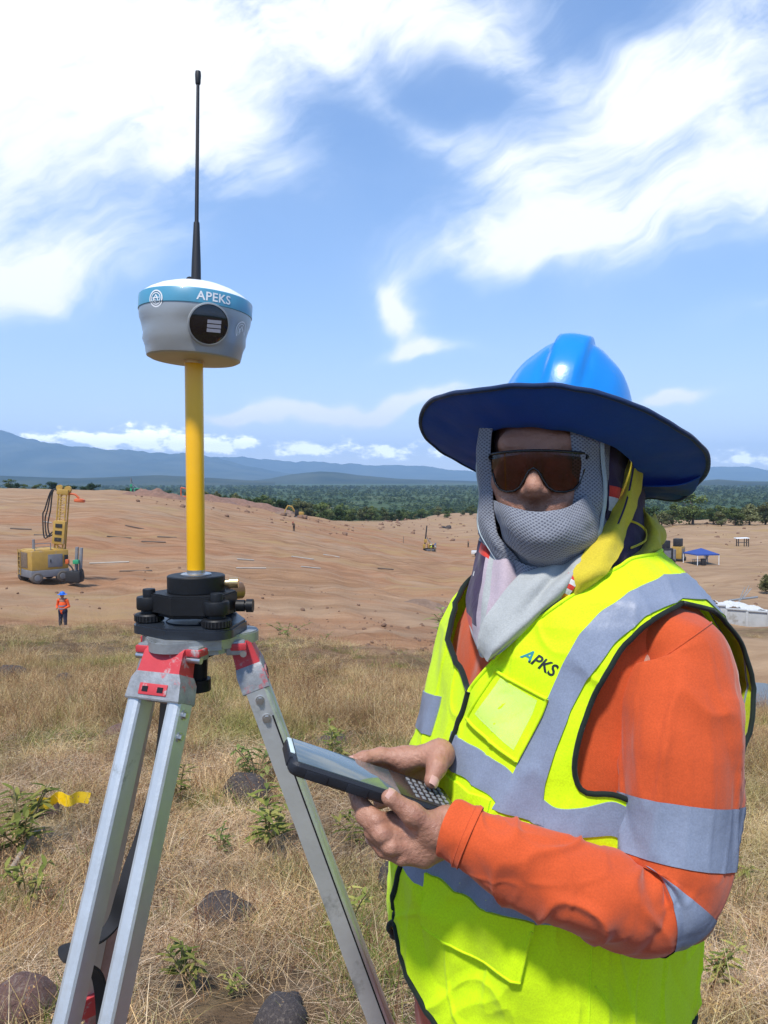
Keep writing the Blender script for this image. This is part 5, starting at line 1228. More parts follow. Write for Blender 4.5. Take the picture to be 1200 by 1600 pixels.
def build_glasses():
    m, nt, b = nodes('tinted_lens'); N = nt.nodes; L = nt.links
    tr = N.new('ShaderNodeBsdfTransparent'); tr.inputs[0].default_value = (.52, .26, .215, 1); gl = N.new('ShaderNodeBsdfGlossy'); gl.inputs['Roughness'].default_value = .03
    fr = N.new('ShaderNodeFresnel'); fr.inputs[0].default_value = 1.55; mx = N.new('ShaderNodeMixShader'); L.new(fr.outputs[0], mx.inputs[0]); L.new(tr.outputs[0], mx.inputs[1]); L.new(gl.outputs[0], mx.inputs[2])
    L.new(mx.outputs[0], N['Material Output'].inputs['Surface'])
    blk = pbr('gloss_black_frame', (.010, .010, .011), .25)
    X0 = .060
    topz = lambda x: .024 - 1.0 * x * x
    def botz(x):
        a = abs(x); return float(np.interp(a, [0, .006, .011, .018, .026, .038, .048, .055, X0], [.002, -.002, -.012, -.023, -.028, -.029, -.026, -.018, .000]))
    yy = lambda x, z: .1175 - 9.3 * x * x - .10 * max(0, .012 - z)
    xs = [-X0 + 2 * X0 * i / 60 for i in range(61)]; V = []; F = []; K = 12
    for x in xs:
        for k in range(K): z = botz(x) + (topz(x) - botz(x)) * k / (K - 1); V.append(HP(x, yy(x, z), z))
    for i in range(60):
        for k in range(K - 1): a = i * K + k; F.append((a, a + K, a + K + 1, a + 1))
    g = mk('sunglasses', V, F, m, PERSON)
    out = [HP(x, yy(x, topz(x)) + .0006, topz(x)) for x in xs]; V2, F2 = tube(out, .0019, 8); mk('top_bar', V2, F2, blk, g)
    out = [HP(x, yy(x, botz(x)) + .0006, botz(x)) for x in xs]; V2, F2 = tube(out, .0014, 8); mk('lower_rim', V2, F2, blk, g)
    for s in (-1, 1):
        V2, F2 = tube([HP(s * X0, yy(X0, 0), .016), HP(s * .068, .06, .018), HP(s * .074, .01, .018), HP(s * .076, -.03, .010)], [.0045, .004, .0035, .003], 8); mk('temple', V2, F2, blk, g)
        V2, F2 = tube([HP(s * .007, .112, -.004), HP(s * .012, .108, -.016), HP(s * .016, .104, -.024)], [.0022, .0028, .002], 8); mk('nose_pad', V2, F2, blk, g)
build_glasses()

def build_hood():
    # grey mesh hood round the head, open over the face
    zs = np.linspace(-.155, .085, 46); n = 90; V = []; F = []; s1, s2 = SN(501), SN(502)
    def ph0(z, side):
        return float(np.interp(z, [-.155, -.125, -.105, -.08, -.05, 0, .05, .09], [3, 11, 18, 24, 27, 28, 26, 23] if side > 0 else [3, 13, 23, 33, 38, 41, 40, 36]))
    def hr(ph, z):
        c, s = math.cos(R(ph)), math.sin(R(ph)); k = float(np.interp(z, [-.155, -.13, -.09, -.04, .04, .09], [.72, .86, .99, 1.0, .985, .93])); b = .104 if c > 0 else .118
        return k * ((abs(c) / b) ** 2.2 + (abs(s) / .0905) ** 2.2) ** (-1 / 2.2)
    def pt(ph, z, off=0.0):
        r = hr(ph, z) + off + .0022 * float(s1(math.cos(R(ph)) * 1.2, math.sin(R(ph)) * 1.2, z * 12)) + .0016 * float(s2(math.cos(R(ph)) * 2.5, math.sin(R(ph)) * 2.5, z * 6))
        return HP(r * math.sin(R(ph)), -.004 + r * math.cos(R(ph)), z)
    uv = []
    for z in zs:
        a, b = ph0(z, 1), 360 - ph0(z, -1)
        for k in range(n + 1):
            ph = a + (b - a) * k / n; V.append(pt(ph, z)); uv.append((R(ph) * .1, z))
    m = n + 1
    for i in range(len(zs) - 1):
        for k in range(n): q = i * m + k; F.append((q, q + 1, q + m + 1, q + m))
    h = mk('hood', V, F, M_MESH, PERSON, uv=uv)
    for side in (1, -1):      # folded front border and pale trim
        rows = []
        for z in np.linspace(-.150, .085, 16):
            p0 = ph0(z, side); rows.append([pt(side * (p0 - 1.5), z, .001), pt(side * (p0 + 4), z, .0065), pt(side * (p0 + 11), z, .0075), pt(side * (p0 + 18), z, .0070), pt(side * (p0 + (23 if side > 0 else 20)), z, .0045)])
        sheet('hood_border', rows, M_MESH, h, th=.0016, nu=3, nv=5, wr=.0007, wscale=16, seed=10 + side)
        P = [pt(side * (ph0(z, side) + (24 if side > 0 else 21)), z, .0072) for z in np.linspace(-.140, .085, 26)]; ribbon('hood_trim', P, .0042 if side > 0 else .003, .0008, M_TRIM, h, hl * side * .4 - fh)
    # mask pulled up over the chin
    rows = [[(772, 782, 1.025), (790, 789, .985), (815, 796, .964), (846, 801, .955), (880, 795, .957), (908, 780, .975), (926, 765, 1.01)],
            [(774, 800, 1.02), (792, 808, .978), (817, 817, .955), (848, 822, .945), (884, 816, .949), (914, 800, .968), (934, 785, 1.01)],
            [(782, 822, 1.02), (799, 832, .976), (822, 841, .953), (852, 846, .942), (890, 839, .947), (920, 822, .968), (940, 805, 1.01)],
            [(786, 846, 1.03), (809, 856, .982), (830, 864, .962), (858, 868, .952), (894, 860, .957), (924, 845, .978), (940, 830, 1.015)],
            [(796, 866, 1.04), (822, 874, 1.0), (840, 879, .982), (862, 882, .975), (892, 876, .982), (918, 864, 1.0), (934, 850, 1.03)],
            [(786, 890, 1.07), (820, 898, 1.03), (840, 904, 1.015), (862, 906, 1.01), (890, 900, 1.015), (915, 890, 1.03), (934, 876, 1.06)]]
    mk_ = sheet('face_mask', rows, M_MESH, PERSON, th=.0022, nu=6, nv=6, wr=.0012, wscale=18, seed=20)
    # neck of the gaiter running down to the collar
    ring = []
    for z, ra, sh in ((1.455, .072, .030), (1.43, .078, .024), (1.40, .086, .016), (1.375, .098, .010), (1.35, .11, .004)):
        ring.append([TC + f_ * (sh + ra * math.cos(2 * math.pi * k / 40) * 1.05) + l_ * (ra * math.sin(2 * math.pi * k / 40)) + UP * z for k in range(40)])
    V = [p for r in ring for p in r]; F = [(i * 40 + k, i * 40 + (k + 1) % 40, (i + 1) * 40 + (k + 1) % 40, (i + 1) * 40 + k) for i in range(4) for k in range(40)]
    mk('neck_gaiter', V, [tuple(reversed(f)) for f in F], M_MESH, PERSON, uv=[(p.x, p.z) for p in V])
build_hood()

def build_scarf():
    # pale front fold running from the right of the chin down into the opening of the vest, pleated lengthwise
    def pleat(rows, amp, ph=0.0):
        out = []
        for i, r in enumerate(rows):
            q = []
            for j, p in enumerate(r): q.append((p[0], p[1], p[2] + amp * (-1 if (j + (i > 2)) % 2 else 1) * (.6 + .4 * math.sin(1.7 * i + ph))))
            out.append(q)
        return out
    sc_ = sheet('scarf', pleat([
        [(838, 882, 1.000), (862, 880, .985), (886, 876, .978), (910, 866, .976), (936, 848, .985), (958, 828, 1.03)],
        [(812, 902, .985), (840, 906, .966), (866, 906, .955), (890, 900, .950), (914, 888, .956), (938, 872, .982)],
        [(784, 932, .972), (808, 942, .952), (832, 946, .940), (856, 940, .936), VD(876, 930, -.004), VD(896, 918, .004)],
        [(760, 962, .962), (780, 978, .942), (800, 986, .932), (820, 978, .932), VD(838, 966, -.003), VD(856, 954, .005)],
        [(748, 990, .958), (760, 1004, .942), (774, 1014, .934), (788, 1006, .935), VD(800, 998, -.001), VD(812, 988, .005)],
        [(748, 1014, .958), (754, 1026, .946), (761, 1034, .940), (768, 1030, .941), (776, 1022, .943), (784, 1012, .948)]], .0075), M_PALE, PERSON, th=.0022, nu=6, nv=6, wr=.0016, wscale=10, seed=31)
    # the mesh underneath showing at the throat
    sheet('throat_fold', [[(800, 872, 1.02), (825, 884, .995), (850, 888, .988)], [(806, 892, 1.01), (826, 904, .985), (846, 902, .978)], [(806, 912, 1.0), (820, 922, .985), (836, 914, .975)]], M_MESH, sc_, wr=.001, seed=39)
    # left drape: lavender underside with a purple printed border
    sheet('drape', pleat([
        [(752, 826, 1.11), (764, 836, 1.085), (776, 846, 1.06), (792, 862, 1.04), (812, 880, 1.025)],
        [(744, 868, 1.095), (754, 876, 1.06), (768, 886, 1.03), (788, 900, 1.005), (810, 906, 1.0)],
        [(735, 912, 1.075), (746, 920, 1.035), (762, 928, 1.00), (782, 936, .985), (804, 934, .985)],
        [(731, 950, 1.055), (741, 962, 1.012), (754, 972, .982), (770, 976, .970), (788, 964, .974)],
        [(738, 988, 1.03), (744, 1000, .99), (752, 1008, .965), (762, 1010, .957), (772, 1000, .962)],
        [(748, 1012, 1.01), (751, 1020, .982), (755, 1026, .963), (760, 1026, .957), (766, 1018, .960)]], .0070, 1.0), None, sc_, th=.0022, nu=6, nv=6, wr=.0016, wscale=10, seed=33,
        mats=[M_PINKISH, M_PURPLE, M_RED, M_PALE, M_WHITEC], paint=[(0, .66, 0, .34, 1), (0, .10, 0, .5, 3), (.10, .17, .10, .42, 2), (.62, .72, 0, .20, 2), (.72, .80, 0, .16, 4), (.3, .34, .08, .14, 4), (.15, 1, .40, .56, 3), (.80, 1, 0, .6, 3)])
    sheet('pink_edge', [[(762, 690, 1.11), (757, 696, 1.12), (760, 700, 1.15)], [(754, 725, 1.10), (750, 730, 1.115), (754, 735, 1.15)], [(756, 765, 1.095), (751, 768, 1.11), (756, 772, 1.14)], [(765, 798, 1.085), (760, 804, 1.10), (764, 808, 1.13)], [(778, 826, 1.06), (773, 832, 1.08), (776, 836, 1.11)]], M_PINKISH, sc_, wr=.001, seed=40)
    # printed side panel beside the hood
    sheet('side_panel', [
        [(940, 676, 1.045), (958, 676, 1.060), (976, 684, 1.095), (990, 696, 1.13)], [(948, 722, 1.038), (964, 724, 1.052), (980, 732, 1.09), (992, 740, 1.13)], [(949, 764, 1.032), (966, 768, 1.046), (980, 776, 1.08), (990, 784, 1.12)],
        [(946, 802, 1.026), (962, 808, 1.040), (976, 816, 1.07), (986, 822, 1.11)], [(928, 842, 1.012), (946, 850, 1.018), (962, 854, 1.04), (978, 858, 1.07)], [(904, 882, .975), (922, 890, .976), (938, 890, .99), (956, 888, 1.01)]], None, sc_, th=.0022, wr=.0014, seed=34,
        mats=[M_PURPLE, M_RED, M_WHITEC], paint=[(.36, .46, .04, .60, 1), (.46, .56, .04, .45, 2), (.06, .075, .2, .9, 2), (.22, .23, .1, .7, 2)])
    # purple drape behind, over the shoulder
    sheet('back_drape', pleat([
        [(978, 742, 1.10), (990, 748, 1.10), (1000, 752, 1.13), (1004, 758, 1.18)], [(978, 785, 1.065), (992, 790, 1.075), (1004, 796, 1.10), (1008, 802, 1.16)], [(968, 820, 1.035), (986, 826, 1.042), (1003, 830, 1.075), (1012, 834, 1.14)],
        [(946, 856, 1.005), (968, 860, 1.005), (990, 858, 1.03), (1010, 852, 1.09)], [(922, 888, .965), (944, 890, .962), (966, 884, .985), (992, 870, 1.04)], [VD(902, 918, .005), VD(922, 908, .006), VD(944, 898, .010), VD(972, 882, .03)]], .0035), None, sc_, th=.0022, nu=6, wr=.0018, seed=35, mats=[M_PURPLE, M_WHITEC, M_YELLOW], paint=[(.60, .615, .25, .8, 1), (.42, .43, .3, .6, 1), (.72, .73, .4, .9, 1)])
    # yellow border band twisting down from the hat to the collar, and its loop on the shoulder
    yb = sheet('yellow_border', [
        [(984, 686, 1.085), (991, 684, 1.068), (1001, 690, 1.085)], [(984, 712, 1.075), (992, 713, 1.056), (1003, 720, 1.080)], [(979, 745, 1.062), (988, 749, 1.044), (998, 756, 1.070)],
        [(970, 776, 1.046), (980, 781, 1.026), (991, 786, 1.050)], [(955, 804, 1.030), (969, 811, 1.008), (983, 812, 1.030)], [(936, 832, 1.008), (956, 841, .984), (978, 842, 1.004)], [(913, 864, .972), (937, 876, .956), (963, 874, .972)], [(895, 894, .948), (917, 903, .936), (944, 895, .950)], [(882, 926, .946), VD(897, 934, .003), VD(913, 922, .005)]],
        M_YELLOW, sc_, th=.0022, wr=.0022, wscale=12, seed=36)
    P = [U(*q) for q in ((992, 690, 1.064), (991, 718, 1.052), (986, 752, 1.040), (978, 786, 1.022), (966, 818, 1.003), (954, 846, .984), (944, 868, .964), (934, 886, .950))]
    ribbon('print_line', P, .0012, .0005, M_PURPLE, yb, Vector((1, 0, 0)))
    sheet('yellow_loop', [
        [(998, 788, 1.115), (1008, 798, 1.098), (1018, 808, 1.125), (1022, 800, 1.17)], [(1006, 812, 1.095), (1020, 818, 1.075), (1035, 828, 1.10), (1030, 828, 1.15)], [(1010, 836, 1.075), (1024, 842, 1.055), (1037, 845, 1.085), (1032, 844, 1.13)],
        [(1002, 858, 1.045), (1014, 862, 1.022), (1028, 858, 1.05), (1028, 852, 1.10)], [(975, 876, 1.005), (990, 880, .992), (1006, 872, 1.01), (1012, 864, 1.06)], [(950, 892, .975), (962, 894, .972), (976, 886, .988), (990, 876, 1.03)]], M_YELLOW, sc_, th=.0022, wr=.0020, seed=37)
    P = [U(*q) for q in ((978, 812, 1.048), (996, 818, 1.050), (1008, 828, 1.052), (1010, 842, 1.040), (1000, 850, 1.030), (986, 856, 1.012))]; ribbon('print_line', P, .0014, .0006, M_YELLOW, yb, Vector((0, -.2, 1)))
    # striped flag corner by the collar
    sheet('flag_corner', [[(898, 880, .962), (906, 885, .955), (912, 890, .953)], [(888, 897, .950), (897, 902, .943), (904, 907, .942)], [(877, 914, .945), (886, 919, .939), (894, 923, .938)], [(867, 930, .946), (875, 935, .943), (883, 938, .944)]], None, sc_, th=.002, nu=8, nv=4, wr=.0008, seed=38,
          mats=[M_ORANGEC, M_RED, M_WHITEC], paint=[(0, .8, 0, 1, 2), (.05, .17, 0, 1, 1), (.29, .41, 0, 1, 1), (.53, .65, 0, 1, 1), (.8, 1, 0, 1, 0)])
build_scarf()

# ------------------------------------------------------------------ handheld controller
def build_controller():
    Rm = Matrix((d1, d2, d3)).transposed()
    T = root('survey_controller', DC, 'black handheld controller with grey screen and keypad held in both hands', 'controller')
    rub = pbr('rubberised_black', (.012, .014, .020), .5, bump=(500, .0003)); T_ = lambda x, y, z: DP(x, y, z)
    out = []
    for (cx, cy, a0) in ((HALF_L - .010, HALF_W - .010, 0), (-HALF_L + .012, HALF_W - .012, 90), (-HALF_L + .012, -HALF_W + .012, 180), (HALF_L - .010, -HALF_W + .010, 270)):
        r = .010 if cx > 0 else .012
        for k in range(7): a = R(a0 + 15 * k); out.append((cx + r * math.cos(a), cy + r * math.sin(a)))
    m = MB(); n = len(out)
    def layer(sc_, w): return [DP(x * (1 - sc_ / HALF_L), y * (1 - sc_ / HALF_W), w) for x, y in out]
    secs = [layer(.004, -HALF_T), layer(.001, -HALF_T + .003), layer(0, 0), layer(.0005, HALF_T - .003), layer(.003, HALF_T)]; V = [p for s in secs for p in s]
    F = [(i * n + k, i * n + (k + 1) % n, (i + 1) * n + (k + 1) % n, (i + 1) * n + k) for i in range(4) for k in range(n)] + [tuple(reversed(range(n))), tuple(range(4 * n, 5 * n))]
    case = mk('case', V, F, rub, T, autos=30)
    for k in range(4): g = MB(); g.box(DP(.075 - .05 * k, HALF_W + .0002, -.001), (.026, .0016, .010), Rm, bevel=.0006); g.build('grip_rib', rub, case)
    g = MB(); g.box(DP(HALF_L - .001, 0, .002), (.004, .05, .012), Rm, bevel=.001); g.build('end_cap', rub, case)
    gl = pbr('screen_glass', (.10, .13, .14), .05, 0, spec=.7, coat=.3); s = MB(); s.box(DP(.036, 0, HALF_T + .0003), (.128, .068, .0014), Rm, bevel=.0005); s.build('screen', gl, T)
    pn = MB(); pn.box(DP(-.064, 0, HALF_T + .0002), (.078, .066, .0012), Rm, bevel=.0004); pn.build('keypad_panel', pbr('dark_panel', (.030, .024, .022), .25), T)
    br = MB(); br.box(DP(HALF_L - .004, -.010, HALF_T + .0003), (.0055, .045, .0016), Rm, bevel=.0005); br.build('end_highlight', pbr('white_highlight', (.62, .72, .70), .35), T)  # pale strip: the bright glint on the tip's upper edge, put in as colour
    km = pbr('grey_keys', (.24, .25, .26), .45)
    for i in range(6):
        for j in range(5):
            k = MB(); k.box(DP(-.052 - i * .0085, (j - 2) * .0115, HALF_T + .0012), (.0046, .0070, .0014), Rm, bevel=.0006); k.build('key', km, T)
build_controller()
# ------------------------------------------------------------------ dry grass
def ground_hit(px, py):
    """where the sight line of a photo point meets the ground"""
    lo = None
    for d in np.geomspace(2.0, 900, 900):
        if row(G(px, d)) <= py: lo = d; break
    return G(px, lo or 900)
def inst_gn(name, pts, rots, scs, kinds, sources, kind='stuff', label=None, cat=None):
    """points carrying one of several unlinked meshes each"""
    me = bpy.data.meshes.new(name); n = len(pts); me.vertices.add(n); me.vertices.foreach_set('co', np.asarray(pts, np.float32).ravel())
    a = me.attributes.new('rot', 'FLOAT_VECTOR', 'POINT'); a.data.foreach_set('vector', np.asarray(rots, np.float32).ravel())
    a = me.attributes.new('scl', 'FLOAT_VECTOR', 'POINT'); a.data.foreach_set('vector', np.asarray(scs, np.float32).ravel())
    a = me.attributes.new('pick', 'INT', 'POINT'); a.data.foreach_set('value', np.asarray(kinds, np.int32))
    o = bpy.data.objects.new(name, me); COL.objects.link(o); tag(o, label, cat, kind=kind)
    col = bpy.data.collections.new(name + '_sources')
    for i, s in enumerate(sources): col.objects.link(s); s.name = f'{name}_{chr(97 + i)}'
    ng = bpy.data.node_groups.new(name + '_scatter', 'GeometryNodeTree'); ng.interface.new_socket('Geometry', in_out='INPUT', socket_type='NodeSocketGeometry'); ng.interface.new_socket('Geometry', in_out='OUTPUT', socket_type='NodeSocketGeometry')
    N = ng.nodes; L = ng.links; gi = N.new('NodeGroupInput'); go = N.new('NodeGroupOutput'); ci = N.new('GeometryNodeCollectionInfo'); ci.inputs['Collection'].default_value = col; ci.inputs['Separate Children'].default_value = True; ci.inputs['Reset Children'].default_value = True
    ip = N.new('GeometryNodeInstanceOnPoints'); ip.inputs['Pick Instance'].default_value = True
    def na(nm, ty):
        q = N.new('GeometryNodeInputNamedAttribute'); q.data_type = ty; q.inputs['Name'].default_value = nm; return q.outputs['Attribute']
    m2p = N.new('GeometryNodeMeshToPoints'); L.new(gi.outputs[0], m2p.inputs[0]); L.new(m2p.outputs[0], ip.inputs['Points']); L.new(ci.outputs[0], ip.inputs['Instance'])
    L.new(na('pick', 'INT'), ip.inputs['Instance Index']); L.new(na('rot', 'FLOAT_VECTOR'), ip.inputs['Rotation']); L.new(na('scl', 'FLOAT_VECTOR'), ip.inputs['Scale']); L.new(ip.outputs[0], go.inputs[0])
    md = o.modifiers.new('scatter', 'NODES'); md.node_group = ng; return o
def blade_material(name, stops, trans=.15, patch=None):
    m, nt, b = nodes(name); N = nt.nodes; L = nt.links; b.inputs['Roughness'].default_value = .8; b.inputs['Specular IOR Level'].default_value = .15
    at = N.new('ShaderNodeAttribute'); at.attribute_name = 'tone'; r = N.new('ShaderNodeValToRGB'); L.new(at.outputs['Fac'], r.inputs[0]); e = r.color_ramp.elements
    while len(e) < len(stops): e.new(.5)
    for q, (p, c) in zip(e, stops): q.position = p; q.color = (*c, 1)
    out = r.outputs[0]
    oi = N.new('ShaderNodeObjectInfo'); hs = N.new('ShaderNodeHueSaturation'); mr = N.new('ShaderNodeMapRange'); mr.inputs['To Min'].default_value = .72; mr.inputs['To Max'].default_value = 1.22; L.new(oi.outputs['Random'], mr.inputs['Value']); L.new(mr.outputs[0], hs.inputs['Value']); L.new(out, hs.inputs['Color']); out = hs.outputs[0]
    gp = N.new('ShaderNodeNewGeometry'); ln = N.new('ShaderNodeTexNoise'); ln.inputs['Scale'].default_value = 1.3; ln.inputs['Detail'].default_value = 3; L.new(gp.outputs['Position'], ln.inputs['Vector']); lr = N.new('ShaderNodeMapRange'); lr.inputs['From Min'].default_value = .32; lr.inputs['From Max'].default_value = .68; lr.inputs['To Min'].default_value = .60; lr.inputs['To Max'].default_value = 1.28; L.new(ln.outputs['Fac'], lr.inputs['Value'])
    h2 = N.new('ShaderNodeHueSaturation'); L.new(lr.outputs[0], h2.inputs['Value']); L.new(out, h2.inputs['Color']); out = h2.outputs[0]
    if patch:
        g = N.new('ShaderNodeNewGeometry'); n = N.new('ShaderNodeTexNoise'); n.inputs['Scale'].default_value = .55; n.inputs['Detail'].default_value = 4; L.new(g.outputs['Position'], n.inputs['Vector'])
        rr = N.new('ShaderNodeMapRange'); rr.inputs['From Min'].default_value = .53; rr.inputs['From Max'].default_value = .68; rr.inputs['To Max'].default_value = .5; L.new(n.outputs['Fac'], rr.inputs['Value'])
        x = N.new('ShaderNodeMix'); x.data_type = 'RGBA'; L.new(rr.outputs[0], x.inputs[0]); L.new(out, x.inputs[6]); x.inputs[7].default_value = (*patch, 1); out = x.outputs[2]
    L.new(out, b.inputs['Base Color'])
    t = N.new('ShaderNodeBsdfTranslucent'); L.new(out, t.inputs[0]); mx = N.new('ShaderNodeMixShader'); mx.inputs[0].default_value = trans; L.new(b.outputs[0], mx.inputs[1]); L.new(t.outputs[0], mx.inputs[2]); L.new(mx.outputs[0], N['Material Output'].inputs['Surface'])
    return m
def blades(seed, n, rad, h0, h1, lean0, lean1, w0, w1, curl, mat, seg=3, bias=None, seeds=0):
    r = np.random.default_rng(seed); V = []; F = []; T = []
    for i in range(n):
        a = r.uniform(0, 6.283); q = rad * math.sqrt(r.uniform()); p = np.array([q * math.cos(a), q * math.sin(a), -.02]); h = r.uniform(h0, h1); le = math.radians(r.uniform(lean0, lean1)); az = r.uniform(0, 6.283)
        w = r.uniform(w0, w1); d = np.array([math.sin(le) * math.cos(az), math.sin(le) * math.sin(az), math.cos(le)]); side = np.cross(d, r.normal(size=3)); side /= np.linalg.norm(side); tone = r.uniform(0, 1); b0 = len(V)
        cu = r.normal(size=3) * curl; cu[2] -= abs(curl) * .9
        for s in range(seg + 1):
            ww = w * (1 - .85 * s / seg) * (1 if s else .8); V.append(p - side * ww / 2); V.append(p + side * ww / 2); T += [tone, tone]; d = d + cu / seg; d /= np.linalg.norm(d); p = p + d * h / seg
            if p[2] < .004: p[2] = .004 + r.uniform(0, .01)
        for s in range(seg): k = b0 + 2 * s; F.append((k, k + 1, k + 3, k + 2))
        if seeds and r.uniform() < seeds:
            for q2 in range(5):
                b1 = len(V); c = p - d * .02 * q2; s2 = r.normal(size=3); s2 /= np.linalg.norm(s2); V += [c, c + s2 * .008, c + s2 * .007 + d * .012]; T += [.3] * 3; F.append((b1, b1 + 1, b1 + 2))
    me = bpy.data.meshes.new('blades'); me.from_pydata([tuple(v) for v in V], [], F); me.update(); at = me.attributes.new('tone', 'FLOAT', 'POINT'); at.data.foreach_set('value', np.array(T, np.float32)); me.materials.append(mat)
    return bpy.data.objects.new('blades', me)
STRAW = [(0, (.18, .095, .045)), (.18, (.36, .205, .090)), (.42, (.54, .355, .160)), (.65, (.66, .475, .250)), (.85, (.72, .57, .37)), (1, (.40, .38, .12))]
M_STRAW = blade_material('straw', STRAW, patch=(.38, .42, .10))
M_MAT = blade_material('straw_litter', [(0, (.35, .21, .115)), (.3, (.55, .375, .215)), (.6, (.70, .52, .335)), (1, (.80, .65, .47))], patch=(.44, .42, .14))
M_GREEN = blade_material('green_blades', [(0, (.10, .15, .025)), (.5, (.20, .25, .05)), (1, (.34, .34, .10))], .25)
M_RUSSET = blade_material('russet_stems', [(0, (.16, .07, .04)), (.5, (.26, .13, .07)), (1, (.36, .23, .12))])
def build_grass():
    src = [blades(1, 90, .17, .14, .34, 8, 60, .0022, .0046, .55, M_STRAW), blades(2, 90, .19, .12, .30, 25, 80, .0022, .0044, .7, M_STRAW), blades(3, 110, .21, .14, .34, 55, 90, .0020, .0040, .8, M_MAT),
           blades(4, 110, .22, .10, .28, 60, 92, .0020, .0040, .9, M_MAT), blades(5, 34, .14, .32, .60, 3, 24, .0020, .0036, .28, M_RUSSET, 4, seeds=.8), blades(6, 60, .13, .12, .30, 8, 55, .0032, .0065, .6, M_GREEN), blades(7, 46, .18, .26, .48, 4, 40, .0022, .0042, .4, M_STRAW, 4, seeds=.6)]
    r = np.random.default_rng(5); P = []; Ro = []; Sc = []; Kk = []
    pn, pg = SN(91), SN(92)
    def put(n, d0, d1, dens_scale, szf):
        d = np.sqrt(r.uniform(d0 * d0, d1 * d1, n)); px = r.uniform(-230, 1430, n); x = (px - 600) / FPX * d
        g = grass_edge(x, d); keep = r.uniform(size=n) < g ** 1.3 * np.clip(.74 + .50 * pn(x / 1.8, d / 1.8), .12, 1); x, d = x[keep], d[keep]; n = len(x); z = hgt(x, d)
        low = pg(x / 1.7, d / 1.7); u = r.uniform(size=n)
        k = np.where(u < .16, 0, np.where(u < .36, 1, np.where(u < .62, 2, np.where(u < .82, 3, np.where(u < .88, 4, np.where(u < .91, 5, 6))))))
        far = d > 7; k = np.where(far & (k == 2), 0, k); k = np.where(far & (k == 3) & (r.uniform(size=n) < .6), 6, k)
        k = np.where((low > .75) & (r.uniform(size=n) < .35), 5, k); k = np.where((low < -.6) & (d < 7) & (r.uniform(size=n) < .6), 3, k)
        s = szf * r.uniform(.75, 1.3, n) * np.where(d < 3.2, .85, 1)
        P.append(np.stack([x, d, z], -1)); Ro.append(np.stack([r.normal(0, .08, n), r.normal(0, .08, n), r.uniform(0, 6.28, n)], -1)); Sc.append(np.stack([s, s, s * np.clip(r.normal(.64, .16, n), .3, 1.1)], -1)); Kk.append(k)
    put(1900, 1.5, 4.0, 1, .80); put(4200, 3.5, 8, 1, .92); put(7000, 7.5, 16, 1, 1.05); put(9000, 15, 40, 1, 1.25)
    inst_gn('dry_grass', np.concatenate(P), np.concatenate(Ro), np.concatenate(Sc), np.concatenate(Kk), src, label='dry straw coloured grass covering the near hillside', cat='grass')
build_grass()

# clods and stones of the broken earth
def rock_mesh(seed, sub=3, flat=.7, rough=.22):
    bm = bmesh.new(); bmesh.ops.create_icosphere(bm, subdivisions=sub, radius=1); n1, n2, n3 = SN(seed), SN(seed + 50), SN(seed + 90)
    for v in bm.verts:
        c = v.co; k = 1 + rough * float(n1(c.x * .45, c.y * .45, c.z * .45)) + rough * .5 * float(n2(c.x * 1.0, c.y * 1.0, c.z * 1.0)) + rough * .22 * float(n3(c.x * 2.6, c.y * 2.6, c.z * 2.6)); v.co = Vector((c.x * k, c.y * k * .85, c.z * k * flat))
    me = bpy.data.meshes.new('rock'); bm.to_mesh(me); bm.free(); me.polygons.foreach_set('use_smooth', [True] * len(me.polygons)); return me
M_ROCK = pbr('dark_basalt', (.050, .040, .037), .9, var=(14, .5), bump=(18, .003), grime=(8, (.13, .105, .085), .42))
M_ROCKR = pbr('reddish_rock', (.15, .085, .07), .9, var=(10, .4), bump=(25, .008), grime=(6, (.24, .18, .14), .42))
M_CLOD = pbr('earth_clod', (.19, .11, .07), .95, var=(9, .35), bump=(30, .02))
def build_clods():
    srcs = []
    for i in range(4):
        me = rock_mesh(700 + i, 1, .65, .25); me.materials.append(M_CLOD); srcs.append(bpy.data.objects.new('clod', me))
    r = np.random.default_rng(9); P = []; S = []
    for (n, px0, px1, d0, d1, s0, s1) in ((900, 200, 800, 19, 34, .02, .10), (300, -50, 760, 34, 60, .03, .14), (260, 380, 760, 24, 44, .04, .16), (300, 200, 560, 150, 225, .15, .7), (220, 560, 800, 220, 420, .3, 1.0), (150, 1000, 1220, 150, 290, .2, .8), (200, 980, 1250, 47, 110, .03, .2)):
        px = r.uniform(px0, px1, n); d = r.uniform(d0, d1, n); cl = _n2(px / 40, d / 4); k = cl > .1; px, d = px[k], d[k]; x = (px - 600) / FPX * d; s = s0 + (s1 - s0) * r.uniform(size=len(x)) ** 3; P.append(np.stack([x, d, hgt(x, d) + s * .15], -1)); S.append(np.stack([s, s, s], -1))
    P = np.concatenate(P); S = np.concatenate(S); n = len(P)
    inst_gn('earth_clods', P, np.stack([r.uniform(0, .4, n), r.uniform(0, .4, n), r.uniform(0, 6.28, n)], -1), S, r.integers(0, 4, n), srcs, label='scattered brown clods of broken earth', cat='clods')
build_clods()

